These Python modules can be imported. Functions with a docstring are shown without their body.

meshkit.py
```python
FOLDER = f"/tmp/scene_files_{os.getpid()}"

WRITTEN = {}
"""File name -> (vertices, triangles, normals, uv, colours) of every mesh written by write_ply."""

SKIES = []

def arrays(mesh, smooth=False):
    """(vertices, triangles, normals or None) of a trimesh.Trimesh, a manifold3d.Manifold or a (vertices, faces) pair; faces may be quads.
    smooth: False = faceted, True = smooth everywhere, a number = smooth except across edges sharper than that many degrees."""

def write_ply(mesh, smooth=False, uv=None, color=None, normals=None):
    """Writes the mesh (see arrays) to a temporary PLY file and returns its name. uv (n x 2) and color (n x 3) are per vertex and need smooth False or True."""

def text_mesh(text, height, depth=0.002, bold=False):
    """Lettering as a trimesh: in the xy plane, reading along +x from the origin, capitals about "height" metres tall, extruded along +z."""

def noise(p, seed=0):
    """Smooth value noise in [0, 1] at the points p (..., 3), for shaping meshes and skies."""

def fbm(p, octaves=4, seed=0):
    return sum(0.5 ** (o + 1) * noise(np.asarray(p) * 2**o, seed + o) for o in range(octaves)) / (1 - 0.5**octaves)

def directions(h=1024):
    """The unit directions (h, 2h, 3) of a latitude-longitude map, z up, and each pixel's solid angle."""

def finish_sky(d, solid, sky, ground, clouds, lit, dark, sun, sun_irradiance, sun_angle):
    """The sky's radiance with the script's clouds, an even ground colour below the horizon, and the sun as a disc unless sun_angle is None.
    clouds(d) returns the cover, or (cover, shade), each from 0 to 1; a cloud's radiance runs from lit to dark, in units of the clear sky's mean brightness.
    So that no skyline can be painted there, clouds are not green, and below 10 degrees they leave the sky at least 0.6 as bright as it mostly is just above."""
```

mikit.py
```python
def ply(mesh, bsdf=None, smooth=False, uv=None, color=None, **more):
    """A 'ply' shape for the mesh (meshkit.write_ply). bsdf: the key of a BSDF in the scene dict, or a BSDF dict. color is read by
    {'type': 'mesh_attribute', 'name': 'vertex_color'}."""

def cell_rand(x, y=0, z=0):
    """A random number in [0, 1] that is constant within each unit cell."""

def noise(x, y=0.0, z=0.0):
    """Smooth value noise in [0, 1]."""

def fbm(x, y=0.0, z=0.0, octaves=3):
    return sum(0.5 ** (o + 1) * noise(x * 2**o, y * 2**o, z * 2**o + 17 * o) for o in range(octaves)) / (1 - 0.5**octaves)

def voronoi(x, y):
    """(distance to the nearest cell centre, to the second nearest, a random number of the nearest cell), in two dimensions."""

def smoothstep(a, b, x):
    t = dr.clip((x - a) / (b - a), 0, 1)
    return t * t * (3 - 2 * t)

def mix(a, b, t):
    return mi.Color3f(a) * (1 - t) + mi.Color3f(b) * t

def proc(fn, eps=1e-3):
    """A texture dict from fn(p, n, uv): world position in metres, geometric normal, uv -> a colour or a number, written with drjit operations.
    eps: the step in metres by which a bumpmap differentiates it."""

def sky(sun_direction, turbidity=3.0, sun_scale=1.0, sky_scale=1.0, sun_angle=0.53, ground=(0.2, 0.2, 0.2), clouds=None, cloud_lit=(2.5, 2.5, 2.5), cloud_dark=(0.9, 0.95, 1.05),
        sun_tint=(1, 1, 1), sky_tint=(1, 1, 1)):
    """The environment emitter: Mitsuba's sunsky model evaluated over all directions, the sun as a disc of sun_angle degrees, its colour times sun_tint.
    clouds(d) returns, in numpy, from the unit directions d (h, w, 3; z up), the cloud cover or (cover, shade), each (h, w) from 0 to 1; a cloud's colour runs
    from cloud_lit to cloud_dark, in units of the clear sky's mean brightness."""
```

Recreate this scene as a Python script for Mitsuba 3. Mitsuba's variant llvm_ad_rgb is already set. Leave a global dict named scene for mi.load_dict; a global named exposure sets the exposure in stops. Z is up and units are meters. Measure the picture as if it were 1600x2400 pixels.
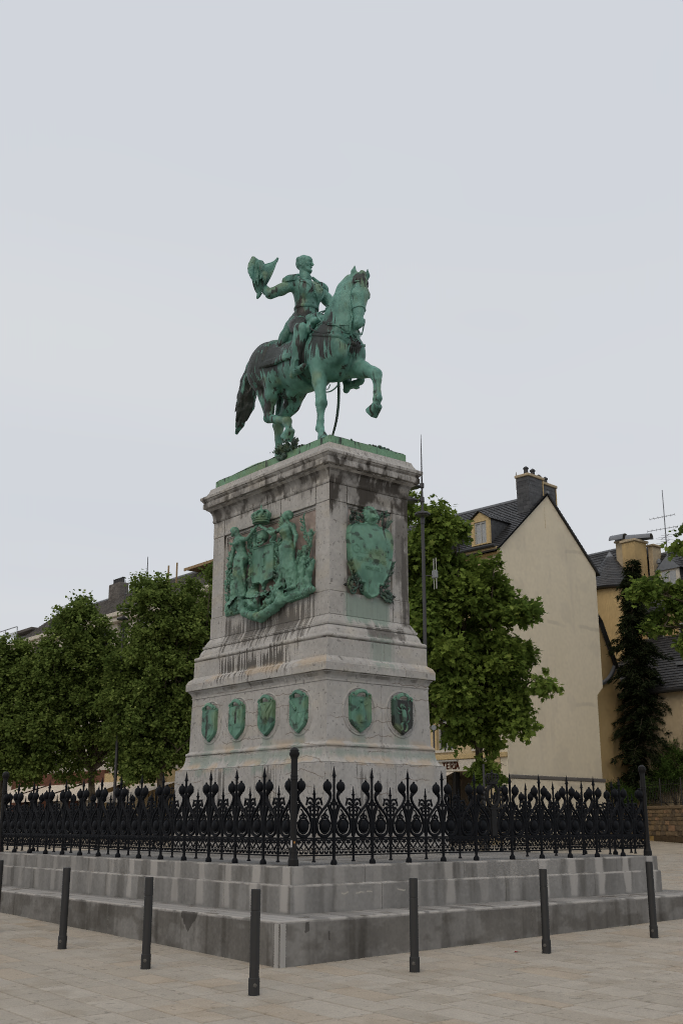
import math, random
import numpy as np, trimesh, shapely, drjit as dr, mitsuba as mi, mikit, meshkit
from scipy.spatial import cKDTree
from scipy.sparse import coo_matrix
from mikit import noise, fbm, smoothstep, mix, cell_rand
T = mi.ScalarTransform4f
scene, labels = {'type': 'scene'}, {}

# ------------------------------------------------------------------ camera, sky, exposure
CAM = np.array([-8.041, -11.032, 1.6])
YAW, PITCH = math.radians(50.92), math.radians(15.561)
FWD = np.array([math.cos(PITCH) * math.cos(YAW), math.cos(PITCH) * math.sin(YAW), math.sin(PITCH)])
scene['camera'] = {'type': 'perspective', 'fov': 34.0, 'fov_axis': 'x', 'near_clip': 0.1, 'far_clip': 600.0,
                   'to_world': T().look_at(origin=CAM.tolist(), target=(CAM + FWD).tolist(), up=[0, 0, 1])}


def overcast(d):
    p = d / np.maximum(d[..., 2:], 0.06) * np.array([1.0, 1.0, 0.0])
    q = np.stack([p[..., 0] * .55 + .2 * p[..., 1], p[..., 1] * .8, p[..., 0] * 0], -1)
    s = .55 * meshkit.fbm(q * 1.1 + 3.1, 4, 5) + .45 * meshkit.fbm(q * .35 + 9.0, 3, 8)
    low = np.clip((.42 - d[..., 2]) / .42, 0, 1)                # thinner, whiter cloud towards the horizon
    return np.ones(d.shape[:2]), np.clip((s - .28) * 2.0, 0, 1) * (1 - .75 * low) + .10 * (1 - low)


scene['sky'] = mikit.sky((-0.75, -0.45, 0.80), turbidity=3, sun_scale=0.20, sun_angle=40, clouds=overcast,
                         cloud_lit=(2.66, 2.73, 2.80), cloud_dark=(2.34, 2.47, 2.72), ground=(.2, .19, .17))
exposure = 1.57

# ------------------------------------------------------------------ helpers
RNG = np.random.default_rng(7)
random.seed(7)


def numbered(name):
    if name not in scene and name not in labels:
        return name
    k = 1
    while f'{name}_{k:03d}' in scene or f'{name}_{k:03d}' in labels:
        k += 1
    return f'{name}_{k:03d}'


_last = {}


def fast_number(name):
    """numbered() for long loops."""
    k = _last.get(name, -1) + 1
    _last[name] = k
    return name if k == 0 else f'{name}_{k:03d}'


def add(key, mesh, mat, smooth=30, uv=None, label=None, **kw):
    d = mikit.ply(mesh, mat, smooth=smooth, uv=uv)
    d.update(kw)
    scene[key] = d
    if label:
        labels[key] = {'label': label}
    return key


def thing(key, label, cat, group=None):
    labels[key] = {'label': label, 'category': cat}
    if group:
        labels[key]['group'] = group
    return key


def cat(ms):
    ms = [m for m in ms if m is not None]
    return trimesh.util.concatenate(ms) if len(ms) > 1 else ms[0]


def tm(v, f):
    v, f = np.asarray(v, float), np.asarray(f, int)
    if f.shape[1] == 4:
        f = np.vstack([f[:, [0, 1, 2]], f[:, [0, 2, 3]]])
    return trimesh.Trimesh(v, f, process=False)


def box(x0, x1, y0, y1, z0, z1, b=0.0):
    """A box, its edges bevelled by b."""
    if b <= 0:
        m = trimesh.creation.box((x1 - x0, y1 - y0, z1 - z0))
        m.apply_translation(((x0 + x1) / 2, (y0 + y1) / 2, (z0 + z1) / 2))
        return m
    pts = []
    for sx, X in ((1, x0), (-1, x1)):
        for sy, Y in ((1, y0), (-1, y1)):
            for sz, Z in ((1, z0), (-1, z1)):
                pts += [(X, Y + sy * b, Z + sz * b), (X + sx * b, Y, Z + sz * b), (X + sx * b, Y + sy * b, Z)]
    return trimesh.convex.convex_hull(np.array(pts))


def obox(c, u, v, w, b=0.0):
    """A box about c with half-axes u, v, w (vectors)."""
    c, u, v, w = (np.asarray(a, float) for a in (c, u, v, w))
    m = box(-1, 1, -1, 1, -1, 1)
    V = m.vertices
    m = trimesh.Trimesh(c + V[:, :1] * u + V[:, 1:2] * v + V[:, 2:] * w, m.faces, process=False)
    if np.dot(np.cross(u, v), w) < 0:
        m.invert()
    return m


def frames(p):
    p = np.asarray(p, float)
    t = np.gradient(p, axis=0)
    t /= np.linalg.norm(t, axis=1, keepdims=True) + 1e-12
    a = np.array([0, 0, 1.0]) if abs(t[0][2]) < .9 else np.array([1.0, 0, 0])
    A = []
    for k in range(len(p)):
        a = a - t[k] * (a @ t[k])
        a /= np.linalg.norm(a) + 1e-12
        A.append(a)
    A = np.array(A)
    return t, A, np.cross(t, A)


def tube(p, r, sides=6, cap=True, flat=None):
    """A tapered tube along the polyline p. flat: radius across the second frame axis, as a share of r."""
    p = np.asarray(p, float)
    n = len(p)
    r = np.atleast_1d(np.asarray(r, float))
    r = np.interp(np.linspace(0, 1, n), np.linspace(0, 1, len(r)), r) if len(r) > 1 else np.full(n, r[0])
    t, a, b = frames(p)
    ang = np.arange(sides) * 2 * np.pi / sides
    fl = 1.0 if flat is None else flat
    v = p[:, None] + r[:, None, None] * (np.cos(ang)[None, :, None] * a[:, None] + fl * np.sin(ang)[None, :, None] * b[:, None])
    v = v.reshape(-1, 3)
    i, j = np.meshgrid(np.arange(n - 1), np.arange(sides), indexing='ij')
    q = np.stack([i * sides + j, i * sides + (j + 1) % sides, (i + 1) * sides + (j + 1) % sides, (i + 1) * sides + j], -1).reshape(-1, 4)
    f = np.vstack([q[:, [0, 1, 2]], q[:, [0, 2, 3]]])
    if cap:
        v = np.vstack([v, p[0], p[-1]])
        k = np.arange(sides)
        f = np.vstack([f, np.stack([(k + 1) % sides, k, k * 0 + n * sides], 1),
                       np.stack([(n - 1) * sides + k, (n - 1) * sides + (k + 1) % sides, k * 0 + n * sides + 1], 1)])
    return trimesh.Trimesh(v, f, process=False)


def spline(pts, n=20):
    """Catmull-Rom through the points."""
    p = np.asarray(pts, float)
    p = np.vstack([2 * p[0] - p[1], p, 2 * p[-1] - p[-2]])
    out, m = [], len(p) - 3
    for s in np.linspace(0, m - 1e-9, n):
        k = int(s)
        t = s - k
        a, b, c, d = p[k:k + 4]
        out.append(.5 * (2 * b + (c - a) * t + (2 * a - 5 * b + 4 * c - d) * t * t + (3 * b - a - 3 * c + d) * t ** 3))
    return np.array(out)


def lathe(prof, segs=16, at=(0, 0, 0), close=True):
    """Turned about the vertical; prof is (radius, z) from the bottom up."""
    prof = np.asarray(prof, float)
    if close:
        prof = np.vstack([[0, prof[0][1]], prof, [0, prof[-1][1]]])
    a = np.arange(segs) * 2 * np.pi / segs
    n = len(prof)
    v = np.stack([prof[:, None, 0] * np.cos(a), prof[:, None, 0] * np.sin(a), np.broadcast_to(prof[:, 1:2], (n, segs))], -1).reshape(-1, 3) + np.asarray(at, float)
    i, j = np.meshgrid(np.arange(n - 1), np.arange(segs), indexing='ij')
    q = np.stack([i * segs + j, i * segs + (j + 1) % segs, (i + 1) * segs + (j + 1) % segs, (i + 1) * segs + j], -1).reshape(-1, 4)
    m = tm(v, q)
    m.merge_vertices()
    m.update_faces(m.nondegenerate_faces())
    return m


def sphere(c, r, sub=2):
    m = trimesh.creation.icosphere(subdivisions=sub)
    m.apply_scale(r)
    m.apply_translation(c)
    return m


def moved(m, M):
    m = m.copy()
    m.apply_transform(M)
    return m


def extrude(poly, depth):
    """A shapely polygon in the xy plane pushed along +z."""
    return trimesh.creation.extrude_polygon(poly, depth, engine='earcut')


def frame3(o, u, v, w):
    M = np.eye(4)
    M[:3, 0], M[:3, 1], M[:3, 2], M[:3, 3] = u, v, w, o
    return M


def ground_z(x, y):
    return .0188 * x + .0191 * y


# ------------------------------------------------------------------ materials
def bsdf(name, d):
    scene[name] = d
    return name


def rough(col, a=.35, spec=None):
    return {'type': 'roughplastic', 'diffuse_reflectance': col if isinstance(col, dict) else {'type': 'rgb', 'value': list(col)}, 'alpha': a, 'nonlinear': True}


def diffuse(col):
    return {'type': 'diffuse', 'reflectance': col if isinstance(col, dict) else {'type': 'rgb', 'value': list(col)}}


def two(d):
    return {'type': 'twosided', 'bsdf': d}


def bump(d, fn, scale, eps=2e-3):
    return {'type': 'bumpmap', 'arbitrary': mikit.proc(fn, eps), 'scale': scale, 'bsdf': d}


def slab_col(p, n, uv):
    tint = uv.x
    c = mix((.350, .318, .270), (.400, .366, .316), cell_rand(tint * 977 + 3))
    c = mix(c, (.385, .325, .255), smoothstep(.6, 1, cell_rand(tint * 613 + 9)) * .7)
    g = fbm(p.x * 5, p.y * 5, tint * 40, 4)
    c = c * (.88 + .24 * g)
    speck = noise(p.x * 90, p.y * 90)
    c = c * (.9 + .2 * speck)
    stain = smoothstep(.58, .74, fbm(p.x * 2.3 + 7, p.y * 2.3, 0, 4))
    c = mix(c, c * mi.Color3f(.74, .68, .60), stain * .3)
    spot = smoothstep(.88, .92, noise(p.x * 15 + 70, p.y * 15))
    return mix(c, c * .6, spot * .6)


bsdf('paving_stone', diffuse(mikit.proc(slab_col)))
bsdf('paving_joint', diffuse((.10, .085, .065)))
bsdf('far_paving', diffuse(mikit.proc(lambda p, n, uv: dr.select((p.x > -8) & (p.x < 34) & (p.y > -8) & (p.y < 36) & ~((p.x > 9.3) & (p.y > 11.1)), mi.Color3f(.10, .085, .065), mix((.33, .29, .235), (.42, .37, .30), fbm(p.x * 1.2, p.y * 1.2, 0, 3)) * (.9 + .2 * cell_rand(p.x / .45, p.y / .3))))))


def picket_bands(s, start):
    """Pale run-off below the railing's pickets, 0.6533 m apart."""
    ph = (s - start) / .6533
    return dr.abs(ph - dr.floor(ph + .5)) * .6533


def step_col(p, n, uv):
    side = dr.abs(n.x) > .6
    s = dr.select(side, p.y, p.x)
    w = fbm(s * 7, p.z * 1.4, dr.select(side, 3., 8.), 4)
    c = mix((.165, .162, .156), (.275, .270, .262), w)
    c = mix(c, mi.Color3f(.30, .295, .285), smoothstep(.5, .72, fbm(s * 1.1 + 4, p.z * .8, 2, 3)) * .55)
    c = c * (.82 + .36 * fbm(s * 30, p.z * 30, p.x * 3, 3))
    upright = dr.abs(n.z) < .5
    # old damp streaks, dark, hanging from the edges
    streak = smoothstep(.52, .74, fbm(s * 6.5 + 11, p.z * .7, dr.select(side, 1., 5.), 3))
    c = mix(c, c * mi.Color3f(.5, .49, .47), dr.select(upright, streak * .62, .12))
    # pale zinc run-off under each picket, with a ragged outline
    d = picket_bands(s, .737) + .05 * (noise(s * 14, p.z * 5) - .5)
    high = smoothstep(.50, .56, p.z) * dr.select(upright, 1., .0)
    strength = smoothstep(.28, .6, noise(s * .9 + 3, 7.5, dr.select(side, 1., 4.)))
    c = mix(c, (.42, .405, .385), smoothstep(.105, .055, d) * high * (.35 + .65 * strength) * .8)
    grime = smoothstep(.40, .62, fbm(s * 2.6 + 2, p.z * 5, dr.select(side, 2., 6.), 4))
    c = mix(c, c * mi.Color3f(.60, .585, .565), dr.select((p.z < .47) & upright, .35 + .6 * grime, 0))
    nose = dr.maximum(dr.maximum(smoothstep(.022, .008, dr.abs(p.z - .500 + .008 * noise(s * 20, 1))), smoothstep(.020, .008, dr.abs(p.z - .845 + .006 * noise(s * 24, 2)))), smoothstep(.020, .008, dr.abs(p.z - 1.066 + .006 * noise(s * 24, 3))))
    c = mix(c, (.43, .415, .395), nose * smoothstep(.36, .56, fbm(s * 4.5, p.z * 3, 12, 3)) * .75)
    # single dark damp stains on the lowest riser, and a pale lime seam on the middle one
    rag = .05 * (fbm(s * 16, p.z * 10, 1, 3) - .5) * 2
    low = (p.z < .51) & upright
    tri = dr.minimum(dr.minimum(s - 1.66, 2.16 - s), (p.z - .505 + .25 * (1 - dr.abs(s - 1.98) / .26))) + rag * .6
    spot = dr.minimum(.022 - dr.abs(s - .73), .060 - dr.abs(p.z - .31)) + rag * .35
    spot = dr.maximum(spot, dr.minimum(.030 - dr.abs(s - .41), .060 - dr.abs(p.z - .43)) + rag * .5)
    mark = dr.select(low, dr.select(side, smoothstep(-.004, .012, tri), smoothstep(-.006, .010, spot)), 0)
    c = mix(c, mi.Color3f(.050, .047, .044), mark * .72)
    seam = dr.abs(p.z - .745 - .03 * (fbm(s * 9, 2, 4, 3) - .5) * 2)
    c = mix(c, mi.Color3f(.40, .38, .34), dr.select(upright & ~side & (s > 1.35) & (s < 2.5) & (p.z > .6), smoothstep(.014, .004, seam) * smoothstep(.42, .55, noise(s * 16, 4)), 0))
    moss = smoothstep(.62, .75, fbm(p.x * 5, p.y * 5, 3, 3))
    return mix(c, c * mi.Color3f(.55, .52, .48), dr.select(upright, 0., moss * .8))


bsdf('step_stone', bump(diffuse(mikit.proc(step_col)), lambda p, n, uv: fbm(p.x * 40 + p.z * 23, p.y * 40 + p.z * 9, p.z * 40, 2), .004))
bsdf('pale_metal', rough((.60, .59, .57), .4))
bsdf('joint_dark', diffuse((.06, .055, .05)))
bsdf('iron', {'type': 'roughplastic', 'diffuse_reflectance': {'type': 'rgb', 'value': [.0050, .0062, .0092]}, 'alpha': .36, 'int_ior': 1.2})
bsdf('iron_post', {'type': 'roughplastic', 'diffuse_reflectance': {'type': 'rgb', 'value': [.013, .013, .014]}, 'alpha': .35, 'int_ior': 1.28})
bsdf('bollard_paint', rough((.036, .036, .037), .4))

# ------------------------------------------------------------------ ground
PAVE_X, PAVE_Y = (-8.0, 34.0), (-8.0, 36.0)


def ground_sheet():
    xs = np.array([-90, -40, -12, 0, 15, 34, 60, 120, 260.0])
    ys = np.array([-90, -40, -12, 0, 15, 36, 60, 120, 260.0])
    X, Y = np.meshgrid(xs, ys, indexing='ij')
    Z = ground_z(np.clip(X, -30, 50), np.clip(Y, -30, 50)) - .012
    n, m = X.shape
    i, j = np.meshgrid(np.arange(n - 1), np.arange(m - 1), indexing='ij')
    q = np.stack([i * m + j, (i + 1) * m + j, (i + 1) * m + j + 1, i * m + j + 1], -1).reshape(-1, 4)
    return tm(np.stack([X, Y, Z], -1).reshape(-1, 3), q)


add('plaza_pavement', ground_sheet(), 'far_paving', smooth=False)
labels['plaza_pavement'] = {'label': 'square paved in beige stone slabs around the monument', 'category': 'pavement', 'kind': 'structure'}


def slab_mesh(x0, x1, y0, y1, tint, dz, b=.006):
    """Top and bevels of one slab lying in the sloping ground."""
    P = np.array([(x0 + b, y0 + b), (x1 - b, y0 + b), (x1 - b, y1 - b), (x0 + b, y1 - b), (x0, y0), (x1, y0), (x1, y1), (x0, y1)])
    z = ground_z(P[:, 0], P[:, 1]) + np.array([dz] * 4 + [-.012] * 4)
    f = [[0, 1, 2], [0, 2, 3]]
    for k in range(4):
        l = (k + 1) % 4
        f += [[4 + k, 4 + l, l], [4 + k, l, k]]
    return np.column_stack([P, z]), np.array(f), np.full((8, 2), tint)


def lay_slabs():
    rng = np.random.default_rng(21)
    out = []
    x0, w = PAVE_X[0], .0
    while x0 < PAVE_X[1]:
        x0 += w
        w = rng.choice([.24, .30, .36, .36, .45])
        y = PAVE_Y[0] - rng.random() * .6
        while y < PAVE_Y[1]:
            L = rng.choice([.36, .46, .56, .68, .80, .92])
            cx, cy = x0 + w / 2, y + L / 2
            d = np.array([cx, cy]) - CAM[:2]
            along, across = d @ [math.cos(YAW), math.sin(YAW)], d @ [math.sin(YAW), -math.cos(YAW)]
            seen = along > 6.5 and abs(across) < .34 * along + 1.2
            if seen and not (.1 < x0 < 8.3 and .1 < y < 10.0) and not (cx > 9.2 and cy > 11):
                out.append((along, x0 + .006, x0 + w - .006, y + .006, y + L - .006, rng.random(), rng.normal(0, .0012)))
            y += L
    return sorted(out)


slabs = lay_slabs()
for along, x0, x1, y0, y1, tint, dz in slabs[:300]:
    v, f, uv = slab_mesh(x0, x1, y0, y1, tint, dz)
    add(fast_number('plaza_pavement__slab'), tm(v, f), 'paving_stone', smooth=False, uv=uv)
V, Fc, U, at = [], [], [], 0
for along, x0, x1, y0, y1, tint, dz in slabs[300:]:
    v, f, uv = slab_mesh(x0, x1, y0, y1, tint, dz)
    V.append(v), Fc.append(f + at), U.append(uv)
    at += len(v)
add('plaza_pavement__slab_field', tm(np.vstack(V), np.vstack(Fc)), 'paving_stone', smooth=False, uv=np.vstack(U))
labels['plaza_pavement__slab_field'] = {'kind': 'stuff'}

# ------------------------------------------------------------------ stepped stone base
WX, WY = 8.762, 10.620
thing('stone_steps', 'weathered grey stone steps carrying the black railing and the pedestal', 'steps')


def course(prefix, prof, cuts, mat, gap=.006, W=(WX, WY), smooth=35, sides='FLBR'):
    """A ring of blocks round the rectangle: prof is the outer profile (inset, z) from the bottom up, closed inwards;
    cuts = joints along the x sides and along the y sides. Blocks are mitred at the corners."""
    prof = np.asarray(prof, float)
    deep = prof[:, 0].max() + .30
    ring = np.vstack([prof, [[deep, prof[-1, 1]], [deep, prof[0, 1]]]])
    n = len(ring)
    for s in sides:
        L = W[0] if s in 'FB' else W[1]
        js = [None] + list(cuts[0] if s in 'FB' else cuts[1]) + [None]
        for a, b in zip(js[:-1], js[1:]):
            ta = ring[:, 0] if a is None else np.full(n, a + gap / 2)
            tb = L - ring[:, 0] if b is None else np.full(n, b - gap / 2)
            ends = []
            for t in (ta, tb):
                i, z = ring[:, 0], ring[:, 1]
                if s == 'F':
                    P = np.stack([t, i, z], 1)
                elif s == 'L':
                    P = np.stack([i, t, z], 1)
                elif s == 'B':
                    P = np.stack([t, W[1] - i, z], 1)
                else:
                    P = np.stack([W[0] - i, t, z], 1)
                ends.append(P)
            V = np.vstack(ends)
            k = np.arange(n)
            l = (k + 1) % n
            f = np.vstack([np.stack([k, l, n + l], 1), np.stack([k, n + l, n + k], 1)])
            tv, tf = trimesh.creation.triangulate_polygon(shapely.Polygon(ring), engine='earcut')
            from_mid = cKDTree(ring).query(tv)[1][tf]
            f = np.vstack([f, from_mid, from_mid[:, ::-1] + n])
            m = tm(V, f)
            trimesh.repair.fix_normals(m)
            if m.volume < 0:
                m.invert()
            add(fast_number(prefix), m, mat, smooth=smooth)


def joints(L, n, rng, jit=.15):
    s = np.linspace(0, L, n + 1)[1:-1]
    return list(s + rng.uniform(-jit, jit, len(s)))


rs = np.random.default_rng(3)


def r3(i, z0, z1, b=.02):
    """A plain riser with a rounded upper edge."""
    return [(i, z0), (i, z1 - b), (i + b * .3, z1 - b * .3), (i + b, z1)]


course('stone_steps__lower_block', [(0, -.35), (0, .487), (.006, .501), (.022, .508), (.62, .514)], (joints(WX, 4, rs), joints(WY, 5, rs)), 'step_stone', smooth=50)
course('stone_steps__middle_block', [(.602, .50), (.602, .836), (.607, .848), (.62, .853), (.70, .855)], (joints(WX - .0, 4, rs), joints(WY, 5, rs)), 'step_stone', smooth=50)
course('stone_steps__upper_block', [(.634, .84), (.634, 1.058), (.639, 1.07), (.652, 1.075), (1.30, 1.080)], (joints(WX, 5, rs), joints(WY, 6, rs)), 'step_stone', smooth=50)
add('stone_steps__core', box(.05, WX - .05, .05, WY - .05, -.4, .49), 'joint_dark', smooth=False)
add('stone_steps__upper_core', box(.66, WX - .66, .66, WY - .66, .49, 1.045), 'joint_dark', smooth=False)
# floor inside the railing
k = 0
for i, (x0, x1) in enumerate(zip(np.linspace(1.6, WX - 1.6, 8)[:-1], np.linspace(1.6, WX - 1.6, 8)[1:])):
    for j, (y0, y1) in enumerate(zip(np.linspace(1.6, WY - 1.6, 10)[:-1], np.linspace(1.6, WY - 1.6, 10)[1:])):
        if not (3.1 < x0 and x1 < WX - 3.1 and 3.1 < y0 and y1 < WY - 3.1):
            add(fast_number('stone_steps__floor_slab'), box(x0 + .003, x1 - .003, y0 + .003, y1 - .003, 1.0, 1.079, .006), 'step_stone', smooth=False)
# pale cap pieces on the front corner of the lowest step
for x0, x1, y0, y1 in ((.012, .088, -.007, -.001), (-.007, -.001, .012, .088)):
    prof = box(x0, x1, y0, y1, -.015, .475)
    add(fast_number('stone_steps__corner_guard'), prof, 'pale_metal', smooth=False, label='pale corner guard strip')

# ------------------------------------------------------------------ black cast iron railing
thing('iron_railing', 'ornate black cast iron railing with spear pickets around the pedestal', 'railing')
Z0, RI, BAY = 1.076, .737, .6533


def flat_tube(pts, r, n=24, sides=6, closed=False):
    """A tube in the (t, z) plane of a bay."""
    p = spline([(a, 0, b) for a, b in pts], n)
    return tube(p, r, sides)


def ring_tz(c, rx, rz, r, n=18, a0=0, a1=360, sides=5):
    a = np.radians(np.linspace(a0, a1, n))
    return tube(np.stack([c[0] + rx * np.cos(a), a * 0, c[1] + rz * np.sin(a)], 1), r, sides, cap=True)


def blob(c, rx, ry, rz, sub=2):
    m = trimesh.creation.icosphere(subdivisions=sub)
    m.apply_scale((rx, ry, rz))
    m.apply_translation((c[0], 0, c[1]))
    return m


def picket_mesh():
    return lathe([(.040, Z0), (.044, Z0 + .012), (.040, Z0 + .045), (.026, Z0 + .062), (.019, Z0 + .075), (.020, Z0 + .11), (.020, 1.42), (.026, 1.425), (.026, 1.62),
                  (.0175, 1.64), (.0165, 2.165), (.020, 2.17), (.020, 2.178), (.016, 2.183), (.033, 2.189), (.033, 2.195), (.022, 2.20), (.021, 2.21), (.002, 2.318)], 12)


def short_picket_mesh():
    m = [lathe([(.026, 1.112), (.028, 1.122), (.016, 1.135), (.015, 1.15), (.015, 1.42), (.023, 1.43), (.023, 1.60), (.017, 1.62), (.016, 1.94), (.018, 1.946), (.025, 1.956), (.025, 1.963), (.013, 1.968),
                (.015, 1.985), (.009, 1.995), (.014, 2.004), (.007, 2.016), (.011, 2.024), (.005, 2.036), (.008, 2.043), (.002, 2.068)], 10)]
    for s in (-1, 1):   # small volutes leaning out from the short bar
        m.append(flat_tube([(s * .012, 1.79), (s * .05, 1.80), (s * .035, 1.835), (s * .015, 1.80), (s * .02, 1.76), (s * .06, 1.74)], 0.0110, 14, 5))
        m.append(flat_tube([(s * .018, 1.845), (s * .022, 1.88), (s * .06, 1.902), (s * .10, 1.892), (s * .118, 1.85), (s * .125, 1.815)], 0.0152, 14, 5))
        m.append(flat_tube([(s * .095, 1.893), (s * .115, 1.905), (s * .122, 1.922)], [.014, .011, .004], 3, 5))
        m.append(blob((s * .068, 1.845), .026, .018, .022, 1))
        m.append(flat_tube([(s * .02, 1.70), (s * .05, 1.71), (s * .065, 1.75), (s * .085, 1.79)], 0.0124, 10, 5))
    return cat(m)


def scroll_mesh(s):
    m = []
    A = [(.058, 1.945), (.066, 1.90), (.098, 1.845), (.15, 1.79), (.205, 1.74), (.255, 1.675), (.283, 1.59), (.275, 1.51), (.235, 1.452), (.165, 1.430), (.09, 1.447), (.040, 1.505),
         (.026, 1.58), (.034, 1.66), (.058, 1.735), (.085, 1.80), (.088, 1.83)]
    m.append(flat_tube(A, .0215, 60, 6))
    m.append(blob((.112, 2.056), .064, .050, .073))                       # poppy-head ball on the arm
    m.append(flat_tube([(.085, 1.985), (.066, 1.955), (.060, 1.93)], [.030, .024, .018], 6, 7))
    m.append(blob((.10, 1.985), .036, .03, .016, 1))
    m.append(flat_tube([(.108, 2.118), (.112, 2.135), (.118, 2.146)], [.013, .017, .012], 4, 6))
    m.append(blob((.152, 1.560), .070, .042, .080))                       # boss inside the onion loop
    m.append(ring_tz((.152, 1.562), .082, .094, .013, 22))
    m.append(blob((.152, 1.482), .012, .012, .012, 1))
    for d in (-1, 1):
        m.append(ring_tz((.152 + d * .033, 1.672), .022, .019, .012, 12, 60 if d > 0 else 120, 400 if d > 0 else -220))
        m.append(flat_tube([(.152 + d * .02, 1.66), (.152 + d * .05, 1.64), (.152 + d * .088, 1.60)], 0.0110, 8, 5))
        m.append(blob((.152 + d * .088, 1.59), .014, .01, .018, 1))
    m.append(blob((.152, 1.707), .026, .02, .020, 1))
    m.append(flat_tube([(.152, 1.71), (.14, 1.745), (.11, 1.765)], 0.0110, 6, 5))
    m.append(flat_tube([(.016, 1.655), (.026, 1.74), (.052, 1.80), (.050, 1.845), (.028, 1.84), (.030, 1.815)], .0105, 16, 5))
    m.append(flat_tube([(.018, 1.90), (.030, 1.86), (.060, 1.845)], .010, 6, 5))
    m.append(flat_tube([(.20, 1.74), (.225, 1.79), (.262, 1.80), (.268, 1.765), (.245, 1.755)], .011, 12, 5))
    m.append(flat_tube([(.255, 1.675), (.29, 1.70), (.318, 1.67)], .012, 6, 5))
    m.append(blob((.30, 1.63), .018, .014, .03, 1))
    m.append(flat_tube([(.026, 1.50), (.012, 1.46), (.02, 1.425)], .011, 6, 5))
    m.append(flat_tube([(.28, 1.50), (.305, 1.46), (.31, 1.425)], .011, 6, 5))
    m = cat(m)
    if s < 0:
        m.vertices[:, 0] *= -1
        m.invert()
    return m


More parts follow.
